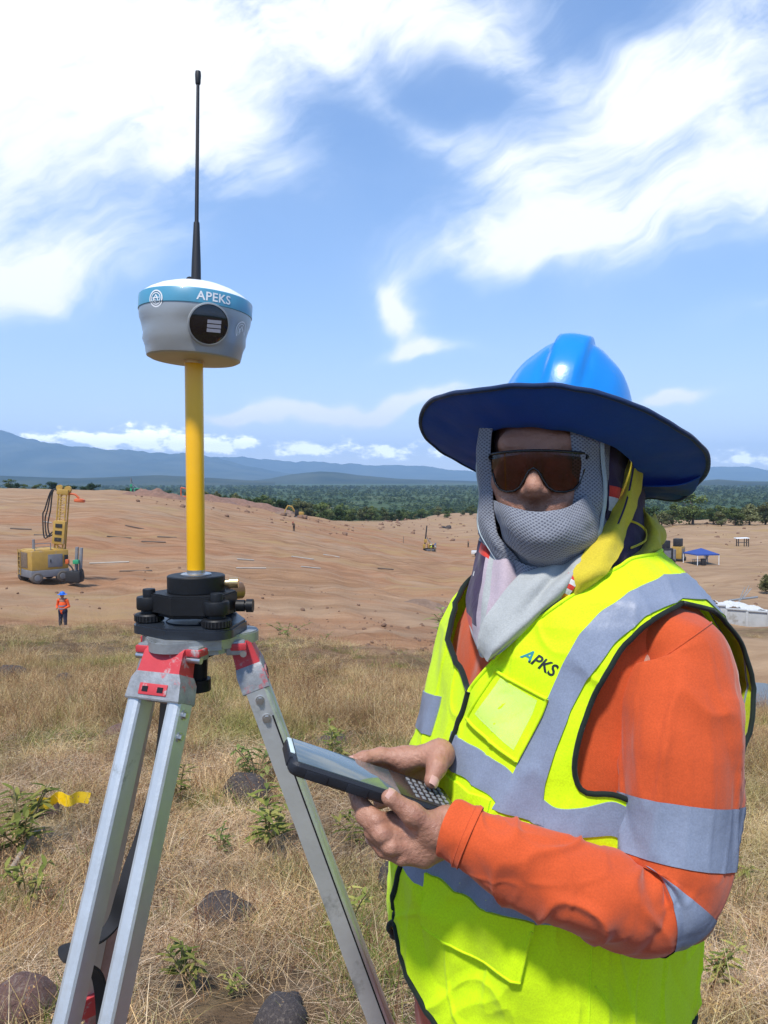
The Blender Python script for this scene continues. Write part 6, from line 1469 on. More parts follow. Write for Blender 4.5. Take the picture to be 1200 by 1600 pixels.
# single rocks lying in the grass
ROCKS = [((337, 1425), 52, 36, 'dark rounded rock in the grass between the tripod legs', 0), ((432, 1592), 58, 34, 'dark rock at the bottom edge between the tripod legs', 0), ((383, 1238), 44, 30, 'dark boulder with a small shrub beside the right tripod leg', 0),
         ((517, 1158), 28, 15, 'low dark rock in the grass behind the controller', 0), ((622, 1372), 36, 40, 'dark rock in the grass beside the vest', 0), ((15, 1565), 62, 46, 'big reddish brown rock at the lower left corner', 1),
         ((58, 1268), 28, 24, 'grey rock behind the leafy green weed at left', 1), ((8, 1050), 26, 14, 'small dark rock at the left edge of the picture', 0), ((178, 1140), 22, 10, 'small grey stone in the grass left of the tripod', 1),
         ((1108, 1470), 40, 26, 'dark rock in the grass behind the orange elbow', 0), ((128, 1545), 30, 22, 'brown stone behind the left tripod leg', 1), ((92, 1060), 18, 8, 'small dark stone far out in the grass at left', 0)]
for i, ((px, py), hw, hh, lab, kind) in enumerate(ROCKS):
    p = ground_hit(px, py + hh * .6); k = p.y / FPX; me = rock_mesh(800 + i, 3, .75, .12); me.materials.append(M_ROCKR if kind else M_ROCK)
    o = bpy.data.objects.new('rock', me); COL.objects.link(o); o.location = p + Vector((0, hw * k * .3, hh * k * .10)); o.scale = (hw * k, hw * k * .95, hh * k * 1.5); o.rotation_euler = (0, 0, i * 1.3); tag(o, lab, 'rock', 'rocks lying in the grass')

# leafy weeds
M_LEAF = blade_material('weed_leaf', [(0, (.13, .17, .035)), (.5, (.24, .27, .06)), (1, (.42, .38, .11))], .3)
M_LEAFG = blade_material('weed_leaf_green', [(0, (.09, .14, .035)), (.5, (.17, .24, .06)), (1, (.30, .35, .11))], .3)
M_STEM = pbr('weed_stem', (.20, .17, .07), .8)
def weed(px, py, hpx, spread, n, lab, mat, seed, wide=.22, long_=.55):
    p = ground_hit(px, py); k = p.y / FPX; h = hpx * k * 1.45; r = np.random.default_rng(seed); T = root('weed', p, lab, 'weed', 'weeds in the dry grass'); st = MB(); V = []; F = []; tone = []
    for s in range(max(3, n // 12)):
        a = r.uniform(0, 6.28); top = p + Vector((math.cos(a) * spread * h * r.uniform(.2, 1), math.sin(a) * spread * h * r.uniform(.2, 1), h * r.uniform(.65, 1))); mid = (p + top) / 2 + Vector((0, 0, h * .12)); pts = smooth_path([p, mid, top], 4); st.tube(pts, [h * .012] * len(pts), 5)
        m = max(4, int(n / max(3, n // 12)))
        for i in range(m):
            t = .25 + .75 * (i + .5) / m; c = pts[min(int(t * (len(pts) - 1)), len(pts) - 1)]; az = r.uniform(0, 6.28) ; L_ = h * long_ * r.uniform(.55, 1) * (1.15 - .5 * t); W_ = L_ * wide; d = Vector((math.cos(az), math.sin(az), r.uniform(-.05, .75))).normalized(); sd = d.cross(Vector((0, 0, 1))).normalized(); b = len(V); up = sd.cross(d)
            dr = Vector((0, 0, -L_ * .22)); q = [c, c + d * L_ * .3 + sd * W_ * .5 + up * W_ * .1, c + d * L_ * .3 - sd * W_ * .5 + up * W_ * .1, c + d * L_ * .3, c + d * L_ * .68 + sd * W_ * .42 + dr * .4, c + d * L_ * .68 - sd * W_ * .42 + dr * .4, c + d * L_ * .68 + dr * .45 - up * W_ * .08, c + d * L_ + dr]
            V += q; F += [(b, b + 3, b + 1), (b, b + 2, b + 3), (b + 1, b + 3, b + 6, b + 4), (b + 3, b + 2, b + 5, b + 6), (b + 4, b + 6, b + 7), (b + 6, b + 5, b + 7)]; tone += [r.uniform()] * 8
    st.build('stem', M_STEM, T); o = mk('foliage', V, F, mat, T); at = o.data.attributes.new('tone', 'FLOAT', 'POINT'); at.data.foreach_set('value', np.array(tone, np.float32)); o['kind'] = 'stuff'
WEEDS = [(24, 1335, 70, .9, 90, 'leafy green weed at the left edge beside the yellow tape', M_LEAF), (30, 1420, 60, .6, 36, 'pale green weed at the left edge below the yellow tape', M_LEAF), (415, 1330, 70, .8, 60, 'yellow green weed with narrow leaves left of the right tripod leg', M_LEAF), (285, 1545, 62, .7, 44, 'yellowing weed between the tripod legs near the bottom', M_LEAF),
         (335, 1345, 40, .5, 26, 'small green weed sprig between the tripod legs', M_LEAFG), (400, 1230, 50, .8, 60, 'small grey green shrub over the dark boulder', M_LEAFG), (275, 1250, 50, .8, 40, 'pale weed just right of the left tripod leg', M_LEAF), (540, 1470, 60, .7, 40, 'faint green weed right of the right tripod leg', M_LEAF),
         (560, 1330, 46, .7, 36, 'green weed under the hands of the person', M_LEAF), (705, 1010, 46, .5, 90, 'upright green bush beside the vest at the edge of the grass', M_LEAFG), (447, 998, 20, 1.4, 60, 'low bright green plant at the grass edge right of the tripod', M_LEAFG), (505, 1004, 12, 1.5, 40, 'low green patch plant at the grass edge in the middle', M_LEAFG),
         (1165, 1390, 46, .8, 40, 'green weed beside the orange sleeve at right', M_LEAF), (1120, 1560, 60, .8, 40, 'pale green weed at the lower right corner', M_LEAF), (520, 1195, 44, .9, 44, 'green tuft weed just under the controller', M_LEAF), (360, 1560, 34, .7, 26, 'small weed near the bottom right of the left leg', M_LEAF)]
for i, w in enumerate(WEEDS): weed(*w, seed=40 + i)

# crumpled yellow barrier tape
def build_tape_litter():
    pts = []
    for (px, py, up) in ((34, 1316, .02), (50, 1304, .04), (66, 1300, .03), (82, 1296, .05), (98, 1297, .035), (114, 1293, .045), (132, 1292, .03)):
        p = ground_hit(px, py + 8); pts.append(p + Vector((0, 0, up + .16)))
    o = ribbon('barrier_tape', pts, .030, .001, pbr('yellow_plastic', (.72, .47, .01), .35, var=(20, .2)), None, Vector((0, .35, 1))); tag(o, 'crumpled yellow plastic tape on the grass at left', 'tape')
    pts = [ground_hit(*q) + Vector((0, 0, .06)) for q in ((4, 1382), (20, 1355), (40, 1325), (58, 1312))]; V, F = tube(smooth_path(pts), .012, 8); o = mk('stick', V, F, pbr('pale_stick', (.36, .28, .2), .9, var=(20, .2))); tag(o, 'pale dry stick leaning by the green weed at left', 'stick')
build_tape_litter()
# ------------------------------------------------------------------ things on the work site
def XF(mb, M_):
    mb.V = [M_ @ v for v in mb.V]; return mb
def place(p, rz): return Matrix.Translation(p) @ Matrix.Rotation(rz, 4, 'Z')
M_YEL = pbr('machine_yellow', (.43, .265, .055), .6, var=(2, .15), grime=(1.5, (.35, .25, .15), .38))
M_MGREY = pbr('machine_grey', (.17, .175, .19), .6, var=(2, .2), grime=(1.2, (.32, .25, .18), .36))
M_MBLK = pbr('machine_black', (.02, .02, .022), .6, grime=(2, (.10, .08, .06), .38))
M_GRILL = pbr('dusty_grill', (.20, .15, .105), .8, var=(14, .5), bump=(16, .05))
M_TYRE = pbr('dusty_tyre', (.12, .105, .09), .9, var=(3, .3))
M_ORANGEM = pbr('machine_orange', (.55, .11, .03), .5, var=(2, .2))
M_GREENM = pbr('green_paint', (.03, .30, .14), .5)
M_GLASSM = pbr('cab_glass', (.05, .07, .08), .1)
M_HIVIS = fabric('far_hivis_orange', (.75, .10, .02), .85); M_NAVY = fabric('far_navy', (.02, .025, .05), .9); M_HATB = pbr('far_blue_hat', (.01, .13, .55), .5); M_HIVY = fabric('far_hivis_yellow', (.5, .6, .05), .85); M_KHAKI = fabric('far_khaki', (.2, .16, .1), .9)

def small_person(p, face, lab, shirt, trous, hat, res=.022, scale=1.0, bend=0.0, pack=False, bands=False, grp=None):
    T = root('person', p, lab, 'person', grp); c, s = math.cos(face), math.sin(face); k = scale
    def W(x, y, z): return p + Vector(((x * -s + y * c) * k, (x * c + y * s) * k, z * k))       # x = his left, y = forward
    def Wb(x, y, z):   # upper body bends forward at the hip
        zz = z - .92; return W(x, y + math.sin(bend) * zz, .92 + math.cos(bend) * zz)
    C = lambda a, b, r0, r1, q=.03: ('cap', a, b, r0 * k, r1 * k, q)
    skin = [C(Wb(0, 0, .95), Wb(0, 0, 1.38), .12, .13), C(Wb(0, 0, 1.40), Wb(0, .03, 1.55), .05, .05), ('ell', Wb(0, .04, 1.62), (.085 * k, .09 * k, .115 * k), None, .02), C(Wb(0, .12, 1.60), Wb(0, .135, 1.585), .014, .014, .01)]
    top = [C(Wb(0, 0, .93), Wb(0, .01, 1.20), .155, .16), C(Wb(0, .01, 1.2), Wb(0, 0, 1.40), .16, .10), C(Wb(-.17, 0, 1.40), Wb(.17, 0, 1.40), .07, .07)]
    for q in (-1, 1):
        el = Wb(q * .27, -.02, 1.13); ha = Wb(q * .16, .22, 1.06)
        top += [C(Wb(q * .20, 0, 1.39), el, .062, .052), C(el, ha + (el - ha) * .25, .052, .043)]; skin += [C(Wb(q * .20, 0, 1.39), el, .045, .04), C(el, ha, .04, .03), C(ha, ha + (W(0, 1, 0) - W(0, 0, 0)) * .07 * 1, .034, .022, .02)]
    leg = [C(W(-.05, 0, .93), W(.05, 0, .93), .15, .15)]
    for q in (-1, 1):
        leg += [C(W(q * .09, 0, .88), W(q * .11, .02, .48), .105, .075), C(W(q * .11, .02, .48), W(q * .12, -.01, .08), .075, .062)]; skin += [C(W(q * .09, 0, .9), W(q * .12, 0, .08), .07, .04)]
    b = npmesh('body', *sdf_mesh(skin, res * k), M_SKIN, T); sh = npmesh('shirt', *sdf_mesh(top, res * k), shirt, T); tr = npmesh('trousers', *sdf_mesh(leg, res * k), trous, T)
    for q in (-1, 1): npmesh('boot', *sdf_mesh([C(W(q * .12, -.03, .05), W(q * .13, .14, .04), .055, .045)], res * k * .8), M_MBLK, T)
    ax = (Wb(0, 0, 1.8) - Wb(0, 0, 1.5)).normalized(); m = MB(); m.lathe(Wb(0, .03, 1.66), ax, [(.205 * k, -.005 * k), (.21 * k, 0), (.12 * k, .018 * k), (.118 * k, .05 * k), (.09 * k, .10 * k), (.045 * k, .125 * k), (.001, .13 * k)], 24); m.build('hat', hat, T)
    if bands:
        for z in (1.02, 1.14):
            V, F = lathe(Wb(0, .005, z), ax, [(.172 * k, 0), (.172 * k, .05 * k)], 28); m = MB(); m.add(V, F[:-2]); m.build('reflective_band', M_TAPE, sh)
    if pack: npmesh('backpack', *sdf_mesh([C(Wb(.02, -.2, 1.1), Wb(.02, -.2, 1.35), .11, .11)], .03), M_MBLK, T)
    return T

def build_drill_rig():
    D = 50.0; p = G(66, D); p.z = float(hgt(p.x, p.y)); T = root('drill_rig', p, 'big yellow drill rig with tall lattice mast parked on the bare earth', 'drill rig'); a = R(45)
    Mx = place(p, a)     # local +x points right and away, -y right and towards the lens
    def B(name, c, s, mat, par=T, bev=.03): m = MB(); m.box(c, s, bevel=bev); return XF(m, Mx).build(name, mat, par)
    B('chassis', (0, 0, .62), (2.42, 2.36, .46), M_MGREY)
    cov = B('engine_cover', (0, 0, 1.47), (2.34, 2.28, 1.24), M_YEL, bev=.06)
    for k in range(3): B('cover_lid', (-.7 + .7 * k, 0, 2.11), (.6, 1.9, .06), M_YEL, cov)
    B('radiator_grill', (-1.18, .28, 1.48), (.05, 1.45, .98), M_GRILL, cov, .01)
    for k in range(7): B('grill_bar', (-1.215, -.42 + .233 * k, 1.48), (.02, .03, .98), M_GRILL, cov, 0)
    B('door_panel', (.30, -1.155, 1.42), (.92, .05, .82), M_MGREY, cov, .01); B('door_panel', (1.0, -1.155, 1.5), (.24, .05, .5), M_MBLK, cov, .01)
    B('door_handle', (.0, -1.19, 1.42), (.05, .03, .2), M_MBLK, cov, 0)
    for y in (.55, .95): B('ladder_rail', (-1.26, y, 1.3), (.04, .04, 1.7), M_YEL, T, 0)
    for k in range(6): B('ladder_rung', (-1.26, .75, .55 + k * .28), (.03, .40, .03), M_YEL, T, 0)
    for (x, y) in ((-.85, -1.06), (.75, -1.06), (-.85, 1.06), (.75, 1.06)):
        m = MB(); m.lathe((x, y - .16, .38), (0, 1, 0), [(.14, 0), (.30, 0), (.37, .05), (.38, .16), (.37, .27), (.30, .32), (.14, .32)], 28); w = XF(m, Mx).build('wheel', M_TYRE, T); m = MB(); m.lathe((x, y - .19 if y < 0 else y + .13, .38), (0, 1, 0), [(.06, 0), (.18, .01), (.2, .04), (.2, .06)], 20); XF(m, Mx).build('hub', M_MGREY, w)
    # deck gear
    m = MB(); m.cyl((-.5, .3, 2.1), (-.5, .3, 2.75), .09, .08); XF(m, Mx).build('exhaust', M_MGREY, T)
    m = MB()
    for x in (-.9, .1): m.cyl((x, -.95, 2.1), (x, -.95, 2.55), .025)
    m.cyl((-.9, -.95, 2.55), (.1, -.95, 2.55), .025); m.cyl((-.9, -.95, 2.33), (.1, -.95, 2.33), .02); XF(m, Mx).build('handrail', M_MGREY, T)
    # mast, standing at the far right corner and leaning a little
    q0 = U(91, 893, D + .2); q1 = U(100, 770, D + .2); ax = (q1 - q0).normalized(); sx = Vector((1, 0, 0)); sx = (sx - ax * sx.dot(ax)).normalized(); sy = ax.cross(sx); Lm = (q1 - q0).length
    mast = MB()
    for sx_ in (-1, 1):
        for sy_ in (-1, 1): o = sx * (.26 * sx_) + sy * (.22 * sy_); mast.cyl(q0 + o, q1 + o, .055, n=8)
    mm = mast.build('mast', M_YEL, T); mm['kind'] = 'stuff'
    for k in range(17):
        t0 = Lm * k / 17; t1 = Lm * (k + 1) / 17; br = MB(); sgn = 1 if k % 2 else -1
        br.cyl(q0 + ax * t0 + sx * .26 * sgn - sy * .22, q0 + ax * t1 - sx * .26 * sgn - sy * .22, .028, n=6); br.build('brace', M_YEL, mm)
        br = MB(); br.cyl(q0 + ax * t1 - sx * .26 - sy * .22, q0 + ax * t1 + sx * .26 - sy * .22, .03, n=6); br.build('brace', M_YEL, mm)
    m = MB(); m.box(q0 + ax * 2.6 - sy * .28, (.78, .3, 1.5), Matrix((sx, sy, ax)).transposed(), bevel=.04); m2 = m.build('mast_carriage', M_YEL, T)
    for k in range(3): m = MB(); m.box(q0 + ax * (2.15 + .45 * k) - sy * .44, (.44, .04, .24), Matrix((sx, sy, ax)).transposed()); m.build('carriage_slot', M_MBLK, m2)
    m = MB(); m.box(q0 + ax * (Lm + .05), (.75, .6, .35), Matrix((sx, sy, ax)).transposed(), bevel=.05); m.cyl(q1 + sx * -.3 - sy * .1 + ax * .3, q1 + sx * -.3 + sy * .1 + ax * .3, .2); m.cyl(q1 + sx * .25 - sy * .1 + ax * .25, q1 + sx * .25 + sy * .1 + ax * .25, .22); m.build('crown_block', M_YEL, T)
    m = MB(); m.tube([q1 + sx * .3, q1 + sx * .75 - ax * .05, q1 + sx * 1.0 - ax * .25], .07, 8); m.lathe(q1 + sx * 1.05 - ax * .52, ax, [(.30, 0), (.36, .05), (.34, .18), (.2, .24)], 20); m.build('winch_head', M_ORANGEM, T)
    for k, off in enumerate((-.35, -.55, -.72)):
        P = [q1 + sx * (-.2), q1 + sx * (-.6 + off * .3) + ax * .1, q1 + sx * (off - .45) - ax * 1.2, q0 + sx * (off - .55) + ax * (3.0 + .3 * k), q0 + sx * (off - .35) + ax * (2.35 - .1 * k), q0 + sx * (off + .1) + ax * 2.5, q0 + sx * (-.2) + ax * 2.9]; V, F = tube(smooth_path(P, 5), .045, 6); mk('hose', V, F, M_MBLK, T)
    # jack leg and rod rack on the right
    for (px, h) in ((120.5, 2.15), (127, 2.1)):
        b = U(px - 1, 906, D - .6); b.z = p.z + .15; m = MB(); m.box(b + Vector((.02, 0, h / 2)), (.17, .2, h), Matrix.Rotation(R(3), 3, 'Y'), bevel=.02); m.build('rod_rack', M_MGREY, T)
    b = U(118, 899, D - .7); b.z = p.z; m = MB(); m.box(b + Vector((-.05, 0, .40)), (.95, .8, .75), bevel=.12); m.cyl(b + Vector((-.2, -.3, .2)), b + Vector((-.2, .5, .2)), .25); m.build('jack_frame', M_MBLK, T)
    m = MB(); m.tube(smooth_path([b + Vector((-.45, 0, 1.2)), b + Vector((-.15, -.2, 1.0)), b + Vector((.1, -.2, .6)), b + Vector((.45, -.1, .9)), b + Vector((.55, 0, .3))]), .05, 6); m.build('hose', M_MBLK, T)
    m = MB(); m.box(b + Vector((.12, -.15, 1.36)), (.36, .3, .26), bevel=.04); m.build('green_valve_box', M_GREENM, T)
    m = MB(); m.box(b + Vector((-.55, .1, 1.35)), (.22, .2, .3), bevel=.03); m.build('orange_guard', M_ORANGEM, T)
build_drill_rig()
p = G(95, 34.0); small_person(p - Vector((0, 0, .30)), R(265), 'person in orange shirt and blue hat standing by the grass below the drill rig', M_HIVIS, M_NAVY, M_HATB, .016, 1.02, pack=True, bands=True)

def excavator(p, rz, lab, col, k=1.0, boom=True, cabd=True):
    T = root('excavator', p, lab, 'excavator'); Mx = place(p, rz) @ Matrix.Scale(k, 4)
    def B(name, c, s, mat, par=T, bev=.05): m = MB(); m.box(c, s, bevel=bev); return XF(m, Mx).build(name, mat, par)
    for y in (-.85, .85): t = B('track', (0, y, .4), (3.2, .5, .75), M_MBLK, bev=.3); B('track_frame', (0, y, .42), (2.2, .54, .3), M_MGREY, t)
    B('turntable', (0, 0, .85), (1.6, 1.4, .25), M_MGREY); b = B('engine_house', (-.7, 0, 1.45), (1.6, 2.0, 1.0), col, bev=.15)
    c = B('cab', (.65, .55, 1.75), (1.1, .95, 1.6), M_MBLK if cabd else col, bev=.1); B('cab_window', (1.21, .55, 1.95), (.03, .75, .9), M_GLASSM, c, 0); B('cab_window', (.65, .05, 1.95), (.8, .03, .9), M_GLASSM, c, 0)
    m = MB(); m.tube([(.7, -.35, 1.4), (2.0, -.35, 3.6), (3.2, -.35, 3.9)], [.25, .3, .2], 8); bo = XF(m, Mx).build('boom', col, T)
    m = MB(); m.tube([(3.1, -.35, 4.0), (4.0, -.35, 2.6), (4.2, -.35, 1.6)], [.22, .18, .14], 8); XF(m, Mx).build('stick', col, bo)
    m = MB(); m.tube([(1.0, -.35, 1.8), (2.2, -.35, 3.2)], [.09, .06], 8); XF(m, Mx).build('ram', M_STEEL, bo)
    m = MB(); m.tube([(4.2, -.85, 1.2), (4.2, .15, 1.2)], [.5, .5], 10); XF(m, Mx).build('bucket', M_MBLK, bo)
def mini_rig(p, rz, lab, col, mastm, k=1.0, mh=6.0, lean=.05, cat='drill rig'):
    T = root('crawler_drill', p, lab, cat); Mx = place(p, rz) @ Matrix.Scale(k, 4)
    def B(name, c, s, mat, par=T, bev=.05): m = MB(); m.box(c, s, bevel=bev); return XF(m, Mx).build(name, mat, par)
    for y in (-.7, .7): t = B('track', (.2, y, .35), (2.6, .42, .68), M_MBLK, bev=.28); B('track_frame', (.2, y, .36), (1.8, .46, .26), M_MGREY, t)
    b = B('power_pack', (.6, .1, 1.2), (1.5, 1.3, .95), col, bev=.08); B('side_panel', (.6, -.56, 1.2), (1.1, .04, .6), M_MBLK, b, 0); B('control_stand', (1.5, -.3, 1.4), (.3, .5, 1.1), M_MGREY)
    m = MB(); a = (-1.0, 0, .5); z = (-1.0 + lean * mh, 0, mh); m.tube([a, z], [.17, .14], 8); ms = XF(m, Mx).build('mast', mastm, T)
    B('drill_head', (-1.0 + lean * 2.4, -.1, 2.4), (.55, .6, .8), col, ms); B('mast_foot', (-1.05, 0, 1.2), (.5, .6, 1.0), col, ms)
    m = MB(); m.tube([(-1.0 + lean * mh, 0, mh), (-.5, .1, mh * .62), (.3, .1, 1.6)], [.04, .04, .04], 6); XF(m, Mx).build('hose', M_MBLK, ms)
    m = MB(); m.tube([(.9, 0, 1.6), (-.8 + lean * 3, 0, 3.0)], [.08, .06], 8); XF(m, Mx).build('ram', M_STEEL, ms)
excavator(G(466, 196), R(200), 'yellow excavator with dark cab working among earth heaps on the slope', M_YEL, .82)
mini_rig(G(670, 172), R(10), 'small yellow crawler drill with tall black mast in the middle of the site', M_YEL, M_MBLK, 1.0, 5.8, .10)
mini_rig(G(211, 187), R(20), 'green drill rig with thin tower on the far ridge left of the pole', M_GREENM, M_MGREY, .9, 4.4, .0)
# orange frame machine beside the pole
def orange_frame():
    p = G(288, 188); T = root('orange_lifting_frame', p, 'orange red steel frame machine on the ridge beside the yellow pole', 'machine')
    for (x, z0, z1, x1) in ((-.8, 0, 2.9, -.8), (.9, 0, 2.6, .5)): m = MB(); m.tube([p + Vector((x, 0, z0)), p + Vector((x1, 0, z1))], .16, 8); m.build('post', M_ORANGEM, T)
    m = MB(); m.tube([p + Vector((-.8, 0, 2.9)), p + Vector((.5, 0, 2.6)), p + Vector((1.2, 0, 1.9))], .17, 8); m.build('beam', M_ORANGEM, T); m = MB(); m.box(p + Vector((0, .3, .5)), (2.0, 1.2, .7), bevel=.1); m.build('base', M_ORANGEM, T)
orange_frame()
small_person(G(459, 141), R(250), 'tiny dark figure in brown bending on the slope below the excavator', M_KHAKI, M_MBLK, pbr('brown_hat', (.25, .06, .03), .7), .03, 1.05, bend=.5)
small_person(G(674, 168), R(200), 'tiny figure in yellow vest just right below the crawler drill', M_HIVY, M_KHAKI, pbr('white_hat', (.7, .7, .7), .6), .03, 1.0)
small_person(G(681, 166.5), R(160), 'tiny figure in pale shirt at the right of the crawler drill', M_PALE, M_KHAKI, M_HATB, .03, 1.0, bend=.3)
small_person(G(732, 196), R(220), 'tiny figure in brown standing alone on the flat left of the scarf', M_KHAKI, M_MBLK, M_ORANGEM, .03, 1.05)
def stake(px, d, h, lab):
    p = G(px, d); m = MB(); m.cyl(p, p + Vector((.1, 0, h)), .07, .05, 8); o = m.build('stake', M_TYRE, None); tag(o, lab, 'stake')
stake(630, 182, 1.7, 'thin dark stake standing alone left of the crawler drill')
def pickup():
    p = G(757, 152); T = root('pickup_truck', p, 'white pickup truck half hidden behind the scarf', 'truck'); Mx = place(p, R(170)); W_ = pbr('white_car_paint', (.6, .6, .58), .35, grime=(2, (.4, .33, .25), .36))
    def B(n, c, s, mat, par=T, bev=.06): m = MB(); m.box(c, s, bevel=bev); return XF(m, Mx).build(n, mat, par)
    B('body', (0, 0, .72), (5.0, 1.8, .62), W_); c = B('cab', (.2, 0, 1.35), (2.0, 1.62, .75), W_, bev=.2); B('window', (.2, -.81, 1.4), (1.6, .04, .42), M_GLASSM, c, 0); B('window', (.2, .81, 1.4), (1.6, .04, .42), M_GLASSM, c, 0); B('windscreen', (1.19, 0, 1.42), (.06, 1.4, .45), M_GLASSM, c, 0)
    for x in (-1.6, 1.5):
        for y in (-.85, .85): m = MB(); m.lathe((x, y - .1, .37), (0, 1, 0), [(.2, 0), (.36, .02), (.37, .1), (.36, .18), (.2, .2)], 20); XF(m, Mx).build('wheel', M_MBLK, T)
pickup()
# right-hand field: plant beside the blue shade
def gensets():
    for i, (px, d, w, h, lab, mat) in enumerate(((1040, 112, 1.9, 3.1, 'tall black machine with grey tank beside the lime shoulder', M_MBLK), (1061, 114, 1.8, 3.2, 'dark yellow compressor unit between black machine and blue shade', M_YEL))):
        p = G(px, d); T = root('site_machine', p, lab, 'machine'); Mx = place(p, R(15 + 40 * i))
        def B(n, c, s, m_, par=T, bev=.05): m = MB(); m.box(c, s, bevel=bev); return XF(m, Mx).build(n, m_, par)
        B('skid', (0, 0, .25), (w * 1.2, 1.6, .3), M_MBLK); bd = B('housing', (0, 0, .4 + h * .28), (w, 1.4, h * .56), mat); B('upper_unit', (-.15, 0, .4 + h * .56 + h * .18), (w * .75, 1.1, h * .36), M_MBLK)
        B('panel', (0, -.71, .4 + h * .28), (w * .6, .04, h * .35), M_MGREY, bd, 0); m = MB(); m.cyl((w * .62, -.3, .3), (w * .62, -.3, h * .62), .42, n=18); XF(m, Mx).build('tank', M_MGREY, T)
        for x in (-w * .4, w * .4): m = MB(); m.lathe((x, -.95, .33), (0, 1, 0), [(.15, 0), (.32, .02), (.33, .2), (.15, .22)], 18); XF(m, Mx).build('wheel', M_MBLK, T)
gensets()
def shade():
    p = G(1097, 110); T = root('canopy_tent', p, 'blue pyramid canopy tent on the right field', 'tent'); rz = R(12); Mx = place(p, rz); w = 1.75; h = 1.55
    V = [(-w, -w, h), (w, -w, h), (w, w, h), (-w, w, h), (0, 0, h + .75), (-w, -w, h - .16), (w, -w, h - .16), (w, w, h - .16), (-w, w, h - .16)]; F = [(0, 1, 4), (1, 2, 4), (2, 3, 4), (3, 0, 4), (5, 6, 1, 0), (6, 7, 2, 1), (7, 8, 3, 2), (8, 5, 0, 3)]
    mk('canopy', [Mx @ Vector(v) for v in V], F, fabric('tent_blue', (.035, .085, .33), .8, trans=.2), T, smooth=False)
    for x in (-1, 1):
        for y in (-1, 1): m = MB(); m.cyl((x * w * .97, y * w * .97, 0), (x * w * .97, y * w * .97, h), .05); XF(m, Mx).build('leg', M_WHITE, T)
    tp = G(1092, 109.4); m = MB(); m.box(tp + Vector((0, 0, .72)), (1.4, .7, .05)); 
    T2 = root('site_table', tp, 'dark table with a box under the blue canopy', 'table'); m.build('table_top', M_MGREY, T2)
    for x in (-.6, .6):
        for y in (-.28, .28): m = MB(); m.cyl(tp + Vector((x, y, 0)), tp + Vector((x, y, .7)), .03); m.build('leg', M_MBLK, T2)
    cp = G(1101, 108.6); o = MB(); o.box(cp + Vector((0, 0, .45)), (.62, .5, .9), bevel=.06); o.box(cp + Vector((0, 0, .93)), (.68, .56, .08), bevel=.03); tag(o.build('cool_box', M_MBLK, None), 'black chest standing under the front of the blue canopy', 'chest')
    small_person(G(1106, 110.5), R(240), 'tiny figure in pale clothes under the blue canopy', M_PALE, M_PALE, pbr('tan_hat', (.4, .3, .2), .7), .03, .92)
shade()
def white_stand():
    p = G(1160, 151); T = root('roofed_stand', p, 'white roofed stand on dark legs in the right field', 'stand'); Mx = place(p, R(-5))
    m = MB(); m.box((0, 0, 1.62), (2.5, 1.6, .14), Matrix.Rotation(R(-2), 3, 'Y'), bevel=.03); XF(m, Mx).build('roof', M_WHITE, T)
    for (x, y) in ((-.75, -.5), (.35, -.5), (1.15, .5), (-.75, .5), (1.15, -.5)): m = MB(); m.cyl((x, y, 0), (x, y, 1.6), .09); XF(m, Mx).build('leg', M_MBLK, T)
    m = MB(); m.box((.2, 0, .75), (1.9, .9, .07)); XF(m, Mx).build('shelf', M_TYRE, T)
white_stand()
def concrete_wall():
    M_C = pbr('pale_concrete', (.44, .45, .44), .9, var=(1.5, .15), bump=(20, .01), grime=(1.1, (.30, .29, .26), .40)); a = U(1040, 968, 46.5); b = U(1235, 979, 43.5); T = root('concrete_wall', a, 'low pale concrete panel wall above the pond at right', 'wall'); n = 6; L_ = (b - a); L_.z = 0; ln = L_.length; d = L_.normalized(); rz = math.atan2(d.y, d.x)
    for i in range(n):
        c = a + d * (ln * (i + .5) / n); c.z = float(hgt(c.x, c.y)) + .38; m = MB(); m.box((0, 0, 0), (ln / n - .05, .16, 1.0), bevel=.015); XF(m, Matrix.Translation(c) @ Matrix.Rotation(rz, 4, 'Z')).build('panel', M_C, T)
        m = MB(); m.box((-ln / n / 2, -.06, 0), (.14, .2, .96), bevel=.01); XF(m, Matrix.Translation(c) @ Matrix.Rotation(rz, 4, 'Z')).build('pilaster', M_C, T)
        m = MB(); m.box((0, 0, .53), (ln / n - .02, .30, .07), bevel=.01); XF(m, Matrix.Translation(c) @ Matrix.Rotation(rz, 4, 'Z')).build('coping', M_C, T)
concrete_wall()
def tarps():
    M_T = fabric('white_sheeting', (.62, .63, .61), .6, fold=.05)
    for i, (px, py, w, dp, lab) in enumerate(((1160, 951, 3.0, 2.2, 'white sheeting spread on the ground behind the concrete wall'), (1192, 958, 2.6, 1.6, 'crumpled white sheeting at the right edge behind the wall'))):
        p = ground_hit(px, py); r = []
        for a in range(6): r.append([Vector((p.x + (b / 5 - .5) * w, p.y + (a / 5 - .5) * dp, float(hgt(p.x + (b / 5 - .5) * w, p.y + (a / 5 - .5) * dp)) + .14 + .12 * math.sin(2.1 * a + 1.7 * b + i))) for b in range(6)])
        o = sheet('plastic_sheeting', r, M_T, None, th=.02, wr=.05, wscale=1.5, seed=60 + i); tag(o, lab, 'sheeting')
    p = ground_hit(1168, 940); m = MB()
    for k in range(7): m.tube([p + Vector((-1 + .2 * k, .3 * k - 1, .1)), p + Vector((-.6 + .25 * k, .3 * k - .9, 1.0 + .2 * math.sin(k * 2)))], .02, 6)
    m.tube([p + Vector((-1.5, -.5, .15)), p + Vector((1.2, .6, .25))], .08, 8); o = m.build('metal_scrap', M_CASTALU, None); o['kind'] = 'stuff'; tag(o, 'heap of thin metal rods behind the white sheeting', 'scrap')
tarps()
